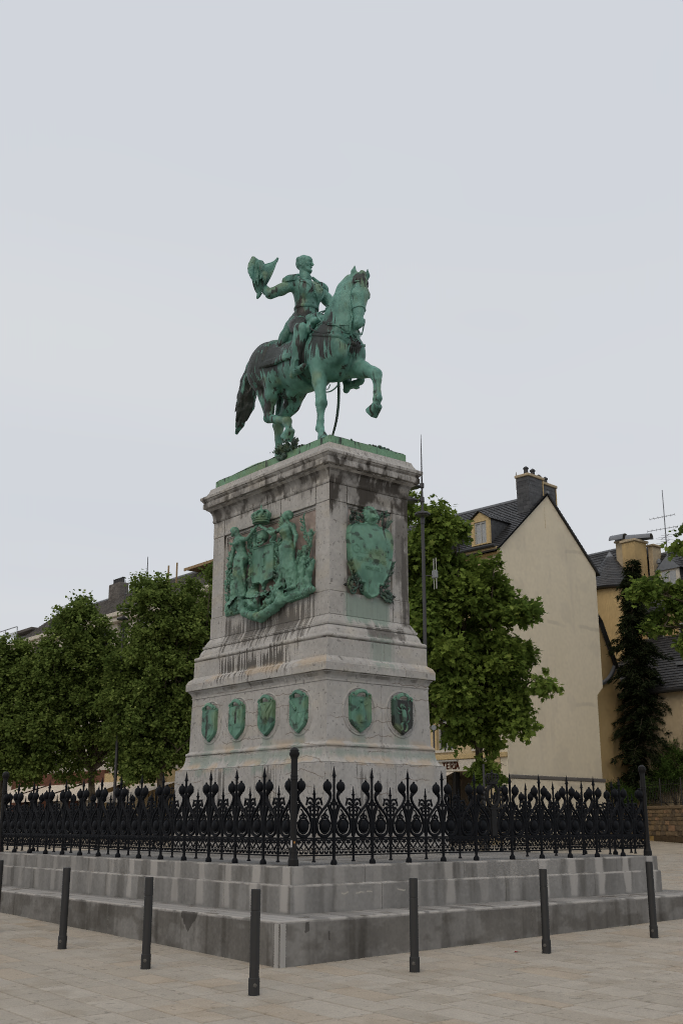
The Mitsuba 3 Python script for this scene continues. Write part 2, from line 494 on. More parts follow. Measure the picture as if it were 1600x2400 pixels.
def heart_panel_mesh():
    """The frieze of two hearts and small loops that fills half a bay (width BAY / 2)."""
    m, w = [], BAY / 4
    for k in range(2):
        c = (k + .5) * w + (k - .5) * -.006
        for d in (-1, 1):
            m.append(flat_tube([(c, 1.262), (c + d * .028, 1.300), (c + d * .060, 1.335), (c + d * .062, 1.368), (c + d * .040, 1.385), (c + d * .018, 1.372), (c + d * .022, 1.352), (c + d * .034, 1.356)], 0.0117, 18, 5))
            m.append(flat_tube([(c + d * .070, 1.392), (c + d * .066, 1.375)], 0.0124, 3, 4))
            m.append(flat_tube([(c + d * .068, 1.262), (c + d * .050, 1.285), (c + d * .028, 1.300)], 0.0083, 6, 4))
        m.append(flat_tube([(c, 1.392), (c, 1.352), (c, 1.325)], [.006, .014, .004], 5, 5))
        m.append(flat_tube([(c - .018, 1.352), (c, 1.350), (c + .018, 1.352)], [.006, .010, .006], 5, 5))
        for q in (-.25, .25):
            x = c + q * w
            m.append(ring_tz((x, 1.238), .024, .022, .0095, 12, 150, 390))
            m.append(blob((x, 1.232), .010, .007, .010, 1))
    return cat(m)


PK, SP, SCP, SCN, HP = (mikit.ply(m, 'iron', smooth=40) for m in (picket_mesh(), short_picket_mesh(), scroll_mesh(1), scroll_mesh(-1), heart_panel_mesh()))
SIDES = {'F': ((RI, RI), (1, 0)), 'L': ((RI, RI), (0, 1)), 'B': ((RI, WY - RI), (1, 0)), 'R': ((WX - RI, RI), (0, 1))}


def place(o, u, t):
    x, y = o[0] + u[0] * t, o[1] + u[1] * t
    return T([[u[0], -u[1], 0, x], [u[1], u[0], 0, y], [0, 0, 1, 0], [0, 0, 0, 1]])


def put(name, d, M):
    scene[fast_number('iron_railing__' + name)] = {**d, 'to_world': M}


def rail_bar(o, u, L, z0, z1, h):
    o, u = np.array([*o, 0.0]), np.array([*u, 0.0])
    n = np.array([-u[1], u[0], 0])
    return obox(o + u * L / 2 + [0, 0, (z0 + z1) / 2], u * L / 2, n * h, [0, 0, (z1 - z0) / 2])


CREST_T = (WX - 2 * RI) / 2
for s, (o, u) in SIDES.items():
    L = (WX if s in 'FB' else WY) - 2 * RI
    if s in 'FB':
        mains = [BAY * k for k in range(1, 6)]
        mains = mains + [L - t for t in mains[::-1]]
    else:
        mains = [BAY * k for k in range(1, 14)]
    for z0, z1, h in ((1.393, 1.417, .011), (1.256, 1.265, .008), (1.186, 1.204, .010)):
        add(fast_number('iron_railing__rail'), rail_bar(o, u, L, z0, z1, h), 'iron', smooth=False)
    for t in mains:
        put('picket', PK, place(o, u, t))
    nodes = [0] + mains + [L]
    for a, b in zip(nodes[:-1], nodes[1:]):
        mid = (a + b) / 2
        crest = s in 'FB' and abs(mid - CREST_T) < .1
        k = (b - a) / BAY
        put('scroll', SCP, place(o, u, a))
        put('scroll', SCN, place(o, u, b))
        put('heart_panel', HP, place(o, u, a) @ T().scale([k, 1, 1]))
        put('heart_panel', HP, place(o, u, mid) @ T().scale([k, 1, 1]))
        if not crest:
            put('short_picket', SP, place(o, u, mid))


def post_mesh():
    return lathe([(0.0669, Z0), (0.0684, Z0 + .01), (0.0669, Z0 + .072), (0.0593, Z0 + .082), (0.0578, Z0 + .10), (0.0486, Z0 + .155), (0.0517, Z0 + .168), (0.0517, Z0 + .178), (0.0456, Z0 + .188), (0.0456, Z0 + .30),
                  (0.0433, Z0 + .33), (0.0426, 2.125), (0.0502, 2.13), (0.0502, 2.142), (0.0441, 2.147), (0.0441, 2.165), (0.0502, 2.17), (0.0502, 2.182), (0.0418, 2.188), (0.0418, 2.385), (0.0479, 2.39), (0.0479, 2.40), (0.0502, 2.415),
                  (0.0623, 2.432), (0.0669, 2.455), (0.0684, 2.47), (0.0547, 2.476), (0.0532, 2.488), (0.0608, 2.492), (0.0593, 2.50), (0.0380, 2.522), (0.0152, 2.536)], 20)


PO = mikit.ply(post_mesh(), 'iron_post', smooth=35)
for x, y in ((RI, RI), (WX - RI, RI), (RI, WY - RI), (WX - RI, WY - RI)):
    put('corner_post', PO, T().translate([x, y, 0]))
bsdf('sticker_white', diffuse((.5, .5, .52)))
bsdf('sticker_orange', diffuse((.45, .22, .07)))


def wrap_patch(r, a0, a1, z0, z1, n=6, ragged=0, seed=0):
    rng = np.random.default_rng(seed)
    a = np.radians(np.linspace(a0, a1, n))
    lo, hi = z0 + ragged * rng.random(n), z1 - ragged * rng.random(n)
    v = np.vstack([np.stack([r * np.cos(a), r * np.sin(a), lo], 1), np.stack([r * np.cos(a), r * np.sin(a), hi], 1)])
    k = np.arange(n - 1)
    return tm(v + [RI, RI, 0], np.stack([k, k + 1, n + k + 1, n + k], 1))


add('paper_sticker', wrap_patch(.0465, 188, 212, 1.30, 1.385, 6), 'sticker_white')
thing('paper_sticker', 'torn white sticker low on the front corner post of the railing', 'sticker')
add('orange_sticker', wrap_patch(.0465, 232, 262, 1.335, 1.39, 7, .03, 4), 'sticker_orange')
thing('orange_sticker', 'ragged orange sticker scrap on the front corner post of the railing', 'sticker')


def crest_mesh():
    """Crowned oval with a leafy monogram over a small bracket; local t = 0 in the middle."""
    m = []
    a = np.radians(np.linspace(0, 360, 40))
    m.append(tube(np.stack([.125 * np.cos(a), a * 0, 1.985 + .165 * np.sin(a)], 1), .026, 7))
    m.append(tube(np.stack([.100 * np.cos(a), a * 0 - .014, 1.985 + .140 * np.sin(a)], 1), .010, 5))
    # monogram: crossed stems with curls
    m.append(flat_tube([(-.03, 2.11), (-.02, 2.03), (.0, 1.95), (.02, 1.86)], .012, 14, 6))
    m.append(flat_tube([(-.005, 2.12), (-.03, 2.02), (-.03, 1.94), (-.05, 1.86)], .010, 14, 6))
    m.append(flat_tube([(-.05, 1.86), (-.085, 1.93), (-.095, 1.98)], .010, 8, 5))
    m.append(flat_tube([(.02, 1.86), (.055, 1.92), (.075, 1.99), (.06, 2.03), (.038, 2.015), (.045, 1.995)], .009, 16, 5))
    for x, z, dx, dz in ((.06, 1.93, .04, .02), (.045, 1.90, -.03, .03), (-.075, 1.92, .03, .03), (-.09, 1.97, -.015, .04), (.03, 1.88, .04, 0), (-.04, 1.88, .02, .04)):
        m.append(flat_tube([(x, z), (x + dx * .5, z + dz * .5), (x + dx, z + dz)], [.004, .016, .003], 5, 5))
    # crown
    m.append(obox((0, 0, 2.165), (.088, 0, 0), (0, .035, 0), (0, 0, .016)))
    for k in range(5):
        x = (-2 + k) * .044
        m.append(flat_tube([(x * .95, 2.175), (x * 1.5, 2.23), (x * 1.25, 2.285), (x * .3, 2.292)], [.014, .016, .014, .010], 10, 6))
        m.append(blob((x * 1.35, 2.255), .02, .016, .016, 1))
    m.append(blob((0, 2.305), .022, .022, .018, 1))
    m.append(obox((0, 0, 2.335), (.006, 0, 0), (0, .006, 0), (0, 0, .018)))
    m.append(obox((0, 0, 2.338), (.016, 0, 0), (0, .005, 0), (0, 0, .005)))
    # bracket and acanthus below, ribbons at the sides
    m.append(obox((0, 0, 1.60), (.05, 0, 0), (0, .022, 0), (0, 0, .185)))
    m.append(obox((0, 0, 1.80), (.085, 0, 0), (0, .03, 0), (0, 0, .014)))
    m.append(obox((0, 0, 1.72), (.062, 0, 0), (0, .027, 0), (0, 0, .010)))
    for d in (-1, 1):
        m.append(flat_tube([(d * .05, 1.45), (d * .085, 1.55), (d * .06, 1.68), (d * .10, 1.78), (d * .16, 1.82), (d * .21, 1.88), (d * .19, 1.95)], [.014, .018, .014, .018, .022, .018, .008], 24, 6))
        for q, (x, z) in enumerate(((.17, 1.93), (.185, 2.0), (.165, 2.07), (.20, 2.10), (.13, 1.80), (.21, 1.83), (.225, 1.95))):
            m.append(blob((d * x, z), .028, .02, .022, 1))
            m.append(flat_tube([(d * x, z), (d * (x + .03), z + .02), (d * (x + .045), z + .05)], [.012, .012, .003], 5, 5))
    return cat(m)


CR = mikit.ply(crest_mesh(), 'iron_post', smooth=40)
for s in 'FB':
    put('crest', CR, place(*SIDES[s], CREST_T))
labels['iron_railing__crest'] = {'label': 'crowned oval crest with a leafy monogram'}

# ------------------------------------------------------------------ bollards
def bollard_parts():
    body = lathe([(.049, .15), (.0495, .78), (.046, .784), (.046, .79), (.0495, .794), (.0495, .985), (.046, .996), (.0, .998)], 24)
    sleeve = lathe([(.062, .0), (.057, .004), (.057, .155), (.052, .160)], 24)
    lock = moved(lathe([(.019, 0), (.019, .004), (.012, .006), (.012, .003), (.006, .003), (.005, .008)], 14), trimesh.transformations.rotation_matrix(math.pi / 2, (0, 1, 0)) @ np.eye(4))
    lock.apply_translation((.0555, 0, .095))
    return body, sleeve, lock


bsdf('lock_metal', rough((.20, .19, .17), .3))
BB, BS, BL = bollard_parts()
BB, BS, BL = mikit.ply(BB, 'bollard_paint', smooth=35), mikit.ply(BS, 'bollard_paint', smooth=35), mikit.ply(BL, 'lock_metal', smooth=30)
BOLLARDS = [((-1.17, 5.30), 215, 'leftmost dark grey bollard, cut by the left edge of the picture'),
            ((-1.17, 3.12), 215, 'second dark grey bollard from the left, before the left steps'),
            ((-1.18, .95), 230, 'third dark grey bollard from the left, left of the dark stain on the lowest step'),
            ((-1.19, -1.22), 245, 'nearest dark grey bollard, standing off the front corner of the steps'),
            ((1.01, -1.18), 215, 'dark grey bollard in front of the right flank, next right of the nearest one'),
            ((3.27, -1.14), 200, 'second dark grey bollard from the right, beside the red scrap'),
            ((5.53, -1.10), 200, 'rightmost dark grey bollard, by the far end of the steps')]
for (x, y), a, lab in BOLLARDS:
    key = fast_number('bollard')
    thing(key, lab, 'bollard', 'bollards standing around the stone steps')
    M = T().translate([x, y, ground_z(x, y) - .001]).rotate([0, 0, 1], a)
    for part, d in (('tube', BB), ('sleeve', BS), ('lock', BL)):
        scene[f'{key}__{part}'] = {**d, 'to_world': M}

# ------------------------------------------------------------------ sculpting with distance fields
class Clay:
    """Blends round bones and blobs on a grid and turns the result into one smooth mesh."""

    def __init__(self, lo, hi, h):
        self.lo, self.h = np.asarray(lo, float), h
        self.n = np.ceil((np.asarray(hi, float) - self.lo) / h).astype(int) + 1
        self.F = np.full(self.n, 1.0, np.float32)

    def block(self, lo, hi):
        a = np.clip(np.floor((np.asarray(lo) - self.lo) / self.h).astype(int), 0, self.n - 1)
        b = np.clip(np.ceil((np.asarray(hi) - self.lo) / self.h).astype(int) + 1, 1, self.n)
        if np.any(b <= a):
            return None, None
        ax = [self.lo[k] + self.h * np.arange(a[k], b[k]) for k in range(3)]
        P = np.stack(np.meshgrid(*ax, indexing='ij'), -1).astype(np.float32)
        return tuple(slice(a[k], b[k]) for k in range(3)), P

    def mixin(self, s, d, k, sub=False):
        F = self.F[s]
        if sub:
            h = np.maximum(k - np.abs(F + d), 0) / max(k, 1e-6)
            self.F[s] = np.maximum(F, -d) + h * h * k / 4
        else:
            h = np.maximum(k - np.abs(F - d), 0) / max(k, 1e-6)
            self.F[s] = np.minimum(F, d) - h * h * k / 4

    def bone(self, a, b, ra, rb, k=.05, sx=1.0, sub=False):
        """A tapered capsule; sx < 1 flattens it across x."""
        a, b = np.asarray(a, float), np.asarray(b, float)
        m = max(ra, rb) + k + 3 * self.h
        s, P = self.block(np.minimum(a, b) - m, np.maximum(a, b) + m)
        if s is None:
            return self
        P = P - a.astype(np.float32)
        ab = b - a
        if sx != 1.0:
            w = np.array([1 / sx, 1, 1], np.float32)
            P = P * w
            ab = ab * w
        t = np.clip((P @ ab.astype(np.float32)) / max(ab @ ab, 1e-9), 0, 1)
        d = np.linalg.norm(P - t[..., None] * ab.astype(np.float32), axis=-1) - (ra + (rb - ra) * t)
        self.mixin(s, d * (sx if sx < 1 else 1), k, sub)
        return self

    def chain(self, pts, rs, k=.05, sx=1.0):
        for i in range(len(pts) - 1):
            self.bone(pts[i], pts[i + 1], rs[i], rs[i + 1], k, sx)
        return self

    def egg(self, c, r, k=.05, R=None, sub=False):
        """An ellipsoid about c with radii r along the rows of R."""
        c, r = np.asarray(c, float), np.asarray(r, float)
        m = r.max() + k + 3 * self.h
        s, P = self.block(c - m, c + m)
        if s is None:
            return self
        P = P - c.astype(np.float32)
        if R is not None:
            P = P @ np.asarray(R, np.float32).T
        q = np.linalg.norm(P / r, axis=-1)
        g = np.linalg.norm(P / (r * r), axis=-1)
        self.mixin(s, np.where(q > 1e-4, q * (q - 1) / np.maximum(g, 1e-6), -r.min()), k, sub)
        return self

    def hoof(self, a, b, ra, rb):
        """A cone cut flat at both ends."""
        a, b = np.asarray(a, float), np.asarray(b, float)
        L = np.linalg.norm(b - a)
        u = ((b - a) / L).astype(np.float32)
        m = max(ra, rb) + .1
        s, P = self.block(np.minimum(a, b) - m, np.maximum(a, b) + m)
        P = P - a.astype(np.float32)
        t = P @ u
        rad = np.linalg.norm(P - t[..., None] * u, axis=-1)
        self.mixin(s, np.maximum(np.maximum((rad - (ra + (rb - ra) * t / L)) * .93, t - L), -t), .018)
        return self

    def wrinkle(self, fn, lo=None, hi=None):
        """Adds fn(points) metres to the field (only near the surface matters)."""
        s, P = self.block(self.lo if lo is None else lo, (self.lo + self.h * self.n) if hi is None else hi)
        near = np.abs(self.F[s]) < .12
        d = np.zeros(near.shape, np.float32)
        d[near] = fn(P[near])
        self.F[s] += d
        return self

    def mesh(self, relax=2):
        F, n = self.F, self.n
        S = F < 0
        idx = np.full(n - 1, -1)
        corners = [(i, j, k) for i in (0, 1) for j in (0, 1) for k in (0, 1)]
        cnt = sum(S[i:n[0] - 1 + i, j:n[1] - 1 + j, k:n[2] - 1 + k].astype(np.int8) for i, j, k in corners)
        cells = np.argwhere((cnt > 0) & (cnt < 8))
        idx[tuple(cells.T)] = np.arange(len(cells))
        acc, num = np.zeros((len(cells), 3)), np.zeros(len(cells))
        for a in corners:
            for ax in range(3):
                if a[ax]:
                    continue
                b = list(a)
                b[ax] = 1
                fa, fb = F[tuple((cells + a).T)], F[tuple((cells + b).T)]
                x = (fa < 0) != (fb < 0)
                t = np.where(x, fa / np.where(x, fa - fb, 1), 0)
                p = cells + np.asarray(a) + t[:, None] * np.eye(3)[ax]
                acc[x] += p[x]
                num[x] += 1
        v = self.lo + self.h * (acc / num[:, None])
        quads = []
        for ax in range(3):
            b, c = (ax + 1) % 3, (ax + 2) % 3
            sl0, sl1 = [slice(1, n[k] - 1) for k in range(3)], [slice(1, n[k] - 1) for k in range(3)]
            sl0[ax], sl1[ax] = slice(0, n[ax] - 1), slice(1, n[ax])
            A, B = S[tuple(sl0)], S[tuple(sl1)]
            e = np.argwhere(A != B)
            inside = A[tuple(e.T)]
            e = e + np.array([0 if k == ax else 1 for k in range(3)])
            ub, uc = np.eye(3, dtype=int)[b], np.eye(3, dtype=int)[c]
            q = np.stack([idx[tuple((e - ub - uc).T)], idx[tuple((e - uc).T)], idx[tuple(e.T)], idx[tuple((e - ub).T)]], 1)
            q[~inside] = q[~inside][:, ::-1]
            quads.append(q)
        q = np.vstack(quads)
        q = q[(q >= 0).all(1)]
        m = tm(v, q)
        if relax:
            e = m.edges_unique
            A = coo_matrix((np.ones(2 * len(e)), (np.r_[e[:, 0], e[:, 1]], np.r_[e[:, 1], e[:, 0]])), shape=(len(v),) * 2).tocsr()
            deg = np.maximum(np.asarray(A.sum(1)), 1)
            for it in range(2 * relax):
                v = v + (.5 if it % 2 == 0 else -.52) * (A @ v / deg - v)
            m = trimesh.Trimesh(v, m.faces, process=False)
        return m


def unit(v):
    v = np.asarray(v, float)
    return v / np.linalg.norm(v)


# ------------------------------------------------------------------ patina
def patina_core(p, n, dark, green, low, k1):
    """Verdigris over bronze, with rain streaks: long thin vertical runs bitten out of the green."""
    a = fbm(p.x * 2.2, p.y * 2.2, p.z * 1.6, 4)
    c = mix(low, green, smoothstep(.34, .64, .6 * a + .4 * fbm(p.x * 7, p.y * 7, p.z * 4, 3)))
    c = mix(c, mi.Color3f(.16, .20, .085), smoothstep(.56, .72, fbm(p.x * 3.1 + 20, p.y * 3.1, p.z * 2.3, 3)) * .45)
    c = c * (.80 + .4 * fbm(p.x * 18, p.y * 18, p.z * 12, 3))
    run = fbm(p.x * 11 + 3 * a, p.y * 11, p.z * .9, 4)
    return mix(c, dark * (.7 + .6 * noise(p.x * 40, p.y * 40, p.z * 12)), smoothstep(k1, k1 + .10, run))


def near_spot(p, c, r):
    return dr.norm((p - mi.Point3f(c)) / mi.Vector3f(r))


STAINS = [((3.78, 6.20, 10.52), (.42, .48, .66)), ((3.62, 5.55, 10.42), (.35, .60, .34)), ((3.70, 4.10, 10.28), (.28, .34, .44)), ((3.72, 4.75, 10.85), (.30, .30, .28)),
          ((4.1, 7.1, 10.1), (.45, .45, .80)), ((3.85, 6.0, 10.1), (.22, .3, .42)), ((4.1, 3.85, 10.0), (.3, .25, .15)), ((3.68, 4.62, 10.25), (.12, .16, .35)), ((4.2, 5.8, 9.75), (.22, .30, .25)),
          ((4.14, 3.40, 11.34), (.16, .16, .16)), ((3.95, 4.95, 11.12), (.26, .26, .16)), ((3.72, 5.10, 11.97), (.20, .2, .06)), ((4.12, 3.62, 10.10), (.14, .12, .16)), ((3.9, 5.95, 9.5), (.14, .14, .28)), ((3.30, 5.62, 11.95), (.16, .22, .22))]


def statue_col(p, n, uv):
    run = .6 * fbm(p.x * 11, p.y * 11, p.z * .9, 3) + .4 * fbm(p.x * 34, p.y * 34, p.z * 1.7, 3)
    d = mi.Float(9)
    for c, r in STAINS:
        d = dr.minimum(d, near_spot(p, c, r))
    # old black crust where the photograph shows it, its edge broken into runs
    edge = d + 3.0 * (run - .5) + .5 * (fbm(p.x * 30, p.y * 30, p.z * 4, 3) - .5)
    crust = smoothstep(1.10, .86, edge)
    c = patina_core(p, n, mi.Color3f(.026, .030, .026), (.120, .280, .235), (.045, .130, .105), .615)
    return mix(c, mi.Color3f(.022, .023, .022) * (.6 + .9 * noise(p.x * 50, p.y * 50, p.z * 10)), crust * .95)


def relief_col(p, n, uv):
    c = patina_core(p, n, mi.Color3f(.038, .046, .038), (.125, .265, .195), (.070, .170, .125), .70)
    grime = smoothstep(.58, .70, fbm(p.x * 7, p.y * 7, p.z * 7 + 9, 4))
    return mix(c, mi.Color3f(.03, .042, .034), grime * .75)


def darkbronze_col(p, n, uv):
    return patina_core(p, n, mi.Color3f(.018, .02, .018), (.055, .115, .085), (.028, .045, .036), .56)


def principled(col, rough_, spec=.4):
    return {'type': 'principled', 'base_color': mikit.proc(col), 'roughness': rough_, 'specular': spec}


bsdf('statue_bronze', two(bump(principled(statue_col, .5), lambda p, n, uv: fbm(p.x * 26, p.y * 26, p.z * 14, 3), .010, 3e-3)))
bsdf('relief_bronze', two(principled(relief_col, .58)))
bsdf('dark_bronze', two(principled(darkbronze_col, .5)))

# ------------------------------------------------------------------ stone pedestal
thing('stone_pedestal', 'tall pale stone pedestal with green bronze reliefs and small shields', 'pedestal')
SP_ = 'stone_pedestal__'


def zone(s, z, s0, s1, z0, z1, w, soft=.06):
    """1 inside the rectangle, its border pushed about by the noise w."""
    return smoothstep(-soft, soft, dr.minimum(dr.minimum(s - s0, s1 - s), dr.minimum(z - z0, z1 - z)) + w)


def stone_col(p, n, uv):
    left, right = n.x < -.6, n.y < -.6
    side = dr.abs(n.x) > dr.abs(n.y)
    s, z = dr.select(side, p.y, p.x), p.z
    off = dr.select(side, 0., 40.)
    g = fbm(s * 2.2 + off, z * 2.2, 0, 4)
    c = mix((.345, .336, .320), (.470, .460, .444), g)
    c = mix(c, (.43, .405, .36), smoothstep(.55, .75, fbm(s * 1.7 + 9 + off, z * 3.5, 4, 3)) * .6)
    c = c * (.86 + .28 * fbm(s * 22 + off, z * 22, 3, 3))
    fine = fbm(s * 26 + off, z * .8, 1.5, 3)
    broad = fbm(s * 7 + off, z * .6, 6.5, 3)
    wob = .35 * (broad - .5) + .25 * (fine - .5) + .18 * (fbm(s * 9 + off, z * 9, 2, 3) - .5)
    # stained bedding cracks, wandering and broken
    bed = z * 4.4 + 1.3 * fbm(s * 1.1 + off, z * .6, 8, 4) + .25 * fbm(s * 9 + off, 3, 1, 3)
    line = dr.abs(bed - dr.floor(bed + .5))
    crack = smoothstep(.045, .012, line) * smoothstep(.48, .60, noise(s * 3.1 + off, z * 2.1, 5)) * dr.select(z < 3.9, .7, .12)
    c = mix(c, (.15, .105, .075), crack)
    pit = smoothstep(.86, .92, noise(s * 34 + off, z * 22, 7))
    c = c * (1 - .4 * pit)
    # general black runs from the ledges
    runs = smoothstep(.60, .80, .45 * fine + .55 * fbm(s * 4 + off, z * .35, 6.5, 3)) * .5
    c = mix(c, c * mi.Color3f(.34, .33, .32), runs)
    black = mi.Color3f(.052, .047, .042) * (.7 + .7 * fine)
    # black crust: right face below the cornice, and under the reliefs of the left face
    m = dr.select(right, zone(s, z, 3.30, 5.6, 6.88, 7.75, wob * 2.4 - .04, .16) * (.40 + .55 * smoothstep(.36, .60, fbm(s * 5, z * 4, 3, 4))), 0)
    m = dr.maximum(m, dr.select(right, zone(s, z, 4.93, 5.34, 5.75, 7.0, wob, .10) * .60, 0))
    m = dr.maximum(m, dr.select(right, zone(s, z, 5.10, 5.26, 4.9, 6.6, wob * .5, .04) * .8, 0))
    m = dr.maximum(m, dr.select(left, zone(s, z, 3.3, 7.3, 7.27, 7.72, wob * 1.6 - .04, .10) * (.40 + .45 * smoothstep(.36, .60, fbm(s * 5, z * 4, 9, 4))), 0))
    m = dr.maximum(m, dr.select(left, zone(s, z, 3.95, 6.72, 4.62, 5.36, (fine - .5) * 1.1 + wob * 1.2 - .16, .13) * .72, 0))
    m = dr.maximum(m, dr.select(left, zone(s, z, 4.3, 6.5, 4.10, 4.56, (fine - .5) * 1.1 + (broad - .5) * .55 - .10, .05) * .80, 0))
    m = dr.maximum(m, dr.select(right, zone(s, z, 4.2, 5.1, 4.60, 4.90, wob * .8 - .04, .05) * .7, 0))
    for a, b in ((4.42, 4.80), (5.9, 6.2)):
        m = dr.maximum(m, dr.select(left, zone(s, z, a, b, 1.6, 2.48, (fine - .52) * 1.1 - .02, .03) * .6, 0))
    for a, b in ((3.75, 4.02), (4.10, 4.25)):
        m = dr.maximum(m, dr.select(right, zone(s, z, a, b, 1.5, 2.40, (fine - .54) * 1.1 - .02, .03) * .5, 0))
    c = mix(c, black, m)
    # copper-green run-off under the bronzes
    gw = .30 * (fine - .5) + .25 * (broad - .5)
    q = dr.select(right, zone(s, z, 3.86, 4.86, 4.90, 5.36, gw, .06) * .8, 0)
    q = dr.maximum(q, dr.select(right, zone(s, z, 4.1, 4.8, 4.0, 4.75, gw - .10, .08) * .55, 0))
    for y in (6.68, 5.79, 4.88, 3.96):
        q = dr.maximum(q, dr.select(left, zone(s, z, y - .13, y + .13, 2.45, 3.02, gw * .7, .06) * .55, 0))
    for x in (3.94, 4.86):
        q = dr.maximum(q, dr.select(right, zone(s, z, x - .15, x + .15, 2.75, 3.02, gw * .7, .06) * .55, 0))
    q = dr.maximum(q, zone(s, z, 3.2, 7.3, 2.58, 2.80, gw * .8 - .06, .05) * .50)
    c = mix(c, mi.Color3f(.215, .29, .25) * (.75 + .5 * fine), q)
    # ochre lime crust and lichen along the ledges
    lime = smoothstep(.50, .66, fbm(s * 3 + off, z * 5, 9, 4)) * dr.maximum(zone(z, s, 2.50, 2.62, -99, 99, .02), dr.maximum(zone(z, s, 4.12, 4.24, -99, 99, .02), zone(z, s, 2.80, 2.90, -99, 99, .02)))
    c = mix(c, (.46, .36, .25), lime * .55)
    underside_tone = dr.select(n.z < -.5, smoothstep(.40, .62, fbm(p.x * 6, p.y * 6, z, 4)) * .65, 0)  # mottled darker tone on the faces that point down
    return mix(c, c * mi.Color3f(.35, .33, .31), underside_tone)


def stone_bump(p, n, uv):
    return .7 * fbm(p.x * 14 + p.z * 3, p.y * 14 + p.z * 5, p.z * 14, 3) + .3 * noise(p.x * 70, p.y * 70, p.z * 70)


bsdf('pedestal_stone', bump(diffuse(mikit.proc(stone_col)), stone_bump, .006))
bsdf('rough_panel', bump(diffuse(mikit.proc(lambda p, n, uv: mix((.27, .205, .18), (.46, .40, .365), fbm(p.x * 13 + p.y * 13, p.z * 13, p.x * 4, 4)))), lambda p, n, uv: fbm(p.x * 16, p.y * 16, p.z * 16, 3), .030, 4e-3))


def arc(c, r, a0, a1, n=6):
    return [(c[0] + r * math.cos(math.radians(a)), c[1] + r * math.sin(math.radians(a))) for a in np.linspace(a0, a1, n)]


X1, Y1 = WX, WY
flare = [(3.060 + .128 * math.sin(t), 2.530 + .236 * (1 - math.cos(t))) for t in np.linspace(0, math.pi / 2, 9)]
course(SP_ + 'plinth_block', [(3.045, 1.06), (3.056, 2.515), (3.062, 2.524)], ([4.55], [4.35, 5.55, 6.6]), 'pedestal_stone')
course(SP_ + 'flared_block', flare + [(3.196, 2.768)], ([4.9], [4.6, 6.2]), 'pedestal_stone', smooth=40)
course(SP_ + 'die_block', [(3.192, 2.770)] + arc((3.215, 2.812), .032, -110, -255, 8)[::1] + [(3.226, 2.856), (3.232, 2.872), (3.234, 2.885), (3.254, 3.838)], ([4.42], [5.3]), 'pedestal_stone', smooth=40)
course(SP_ + 'band_block', [(3.250, 3.840), (3.244, 3.848), (3.244, 3.866), (3.252, 3.872), (3.250, 3.885), (3.236, 3.925), (3.212, 3.962), (3.196, 3.975), (3.196, 3.988), (3.158, 4.001), (3.157, 4.128), (3.163, 4.136), (3.170, 4.140), (3.171, 4.150), (3.176, 4.165), (3.190, 4.19), (3.215, 4.21), (3.250, 4.235), (3.262, 4.26)], ([4.1, 4.9], [4.4, 5.3, 6.2]), 'pedestal_stone', smooth=35)
course(SP_ + 'base_block', [(3.263, 4.262), (3.263, 4.55)], ([4.5], [4.5, 5.7]), 'pedestal_stone')
course(SP_ + 'base_moulding', [(3.278, 4.552)] + arc((3.300, 4.60), .042, -95, -255, 9) + [(3.318, 4.648), (3.330, 4.665), (3.334, 4.69), (3.345, 4.725), (3.364, 4.76), (3.385, 4.79), (3.392, 4.80), (3.372, 4.806), (3.368, 4.838), (3.378, 4.845), (3.396, 4.85), (3.400, 4.882), (3.412, 4.888), (3.425, 4.92), (3.448, 4.955), (3.470, 4.99)], ([4.42], [4.7, 5.9]), 'pedestal_stone', smooth=35)

# shaft: core, corner piers, lintels, sills, with recessed panels
SI, PI_ = 3.472, 3.545
add(SP_ + 'shaft_core', box(PI_, X1 - PI_, PI_, Y1 - PI_, 4.98, 7.32), 'rough_panel', smooth=False)
LY0, LY1, FX0, FX1, PZ0, PZ1 = 3.862, Y1 - 3.862, 3.862, X1 - 3.862, 5.395, 6.985


def block(name, x0, x1, y0, y1, z0, z1, b=.006):
    add(fast_number(SP_ + name), box(x0 + .002, x1 - .002, y0 + .002, y1 - .002, z0 + .002, z1 - .002, b), 'pedestal_stone', smooth=False)


for (x0, x1) in ((SI, FX0), (FX1, X1 - SI)):
    for (y0, y1) in ((SI, LY0), (LY1, Y1 - SI)):
        for z0, z1, e in ((4.99, PZ0, .008), (PZ0, PZ1, 0), (PZ1, 7.30, .003)):
            ex0, ex1 = (x0 - e, x1) if x0 == SI else (x0, x1 + e)
            ey0, ey1 = (y0 - e, y1) if y0 == SI else (y0, y1 + e)
            block('corner_block', ex0, ex1, ey0, ey1, z0, z1)
for z0, z1, nm, e in ((4.99, PZ0, 'sill_block', .008), (PZ1, 7.30, 'lintel_block', .003)):
    for (y0, y1) in ((SI - e, PI_ + .1), (Y1 - PI_ - .1, Y1 - SI + e)):
        block(nm, FX0, FX1, y0, y1, z0, z1)
    for (x0, x1) in ((SI - e, PI_ + .1), (X1 - PI_ - .1, X1 - SI + e)):
        ys = [LY0, 4.9, 5.75, LY1] if nm == 'lintel_block' else [LY0, 5.3, LY1]
        for a, b in zip(ys[:-1], ys[1:]):
            block(nm, x0, x1, a, b, z0, z1)
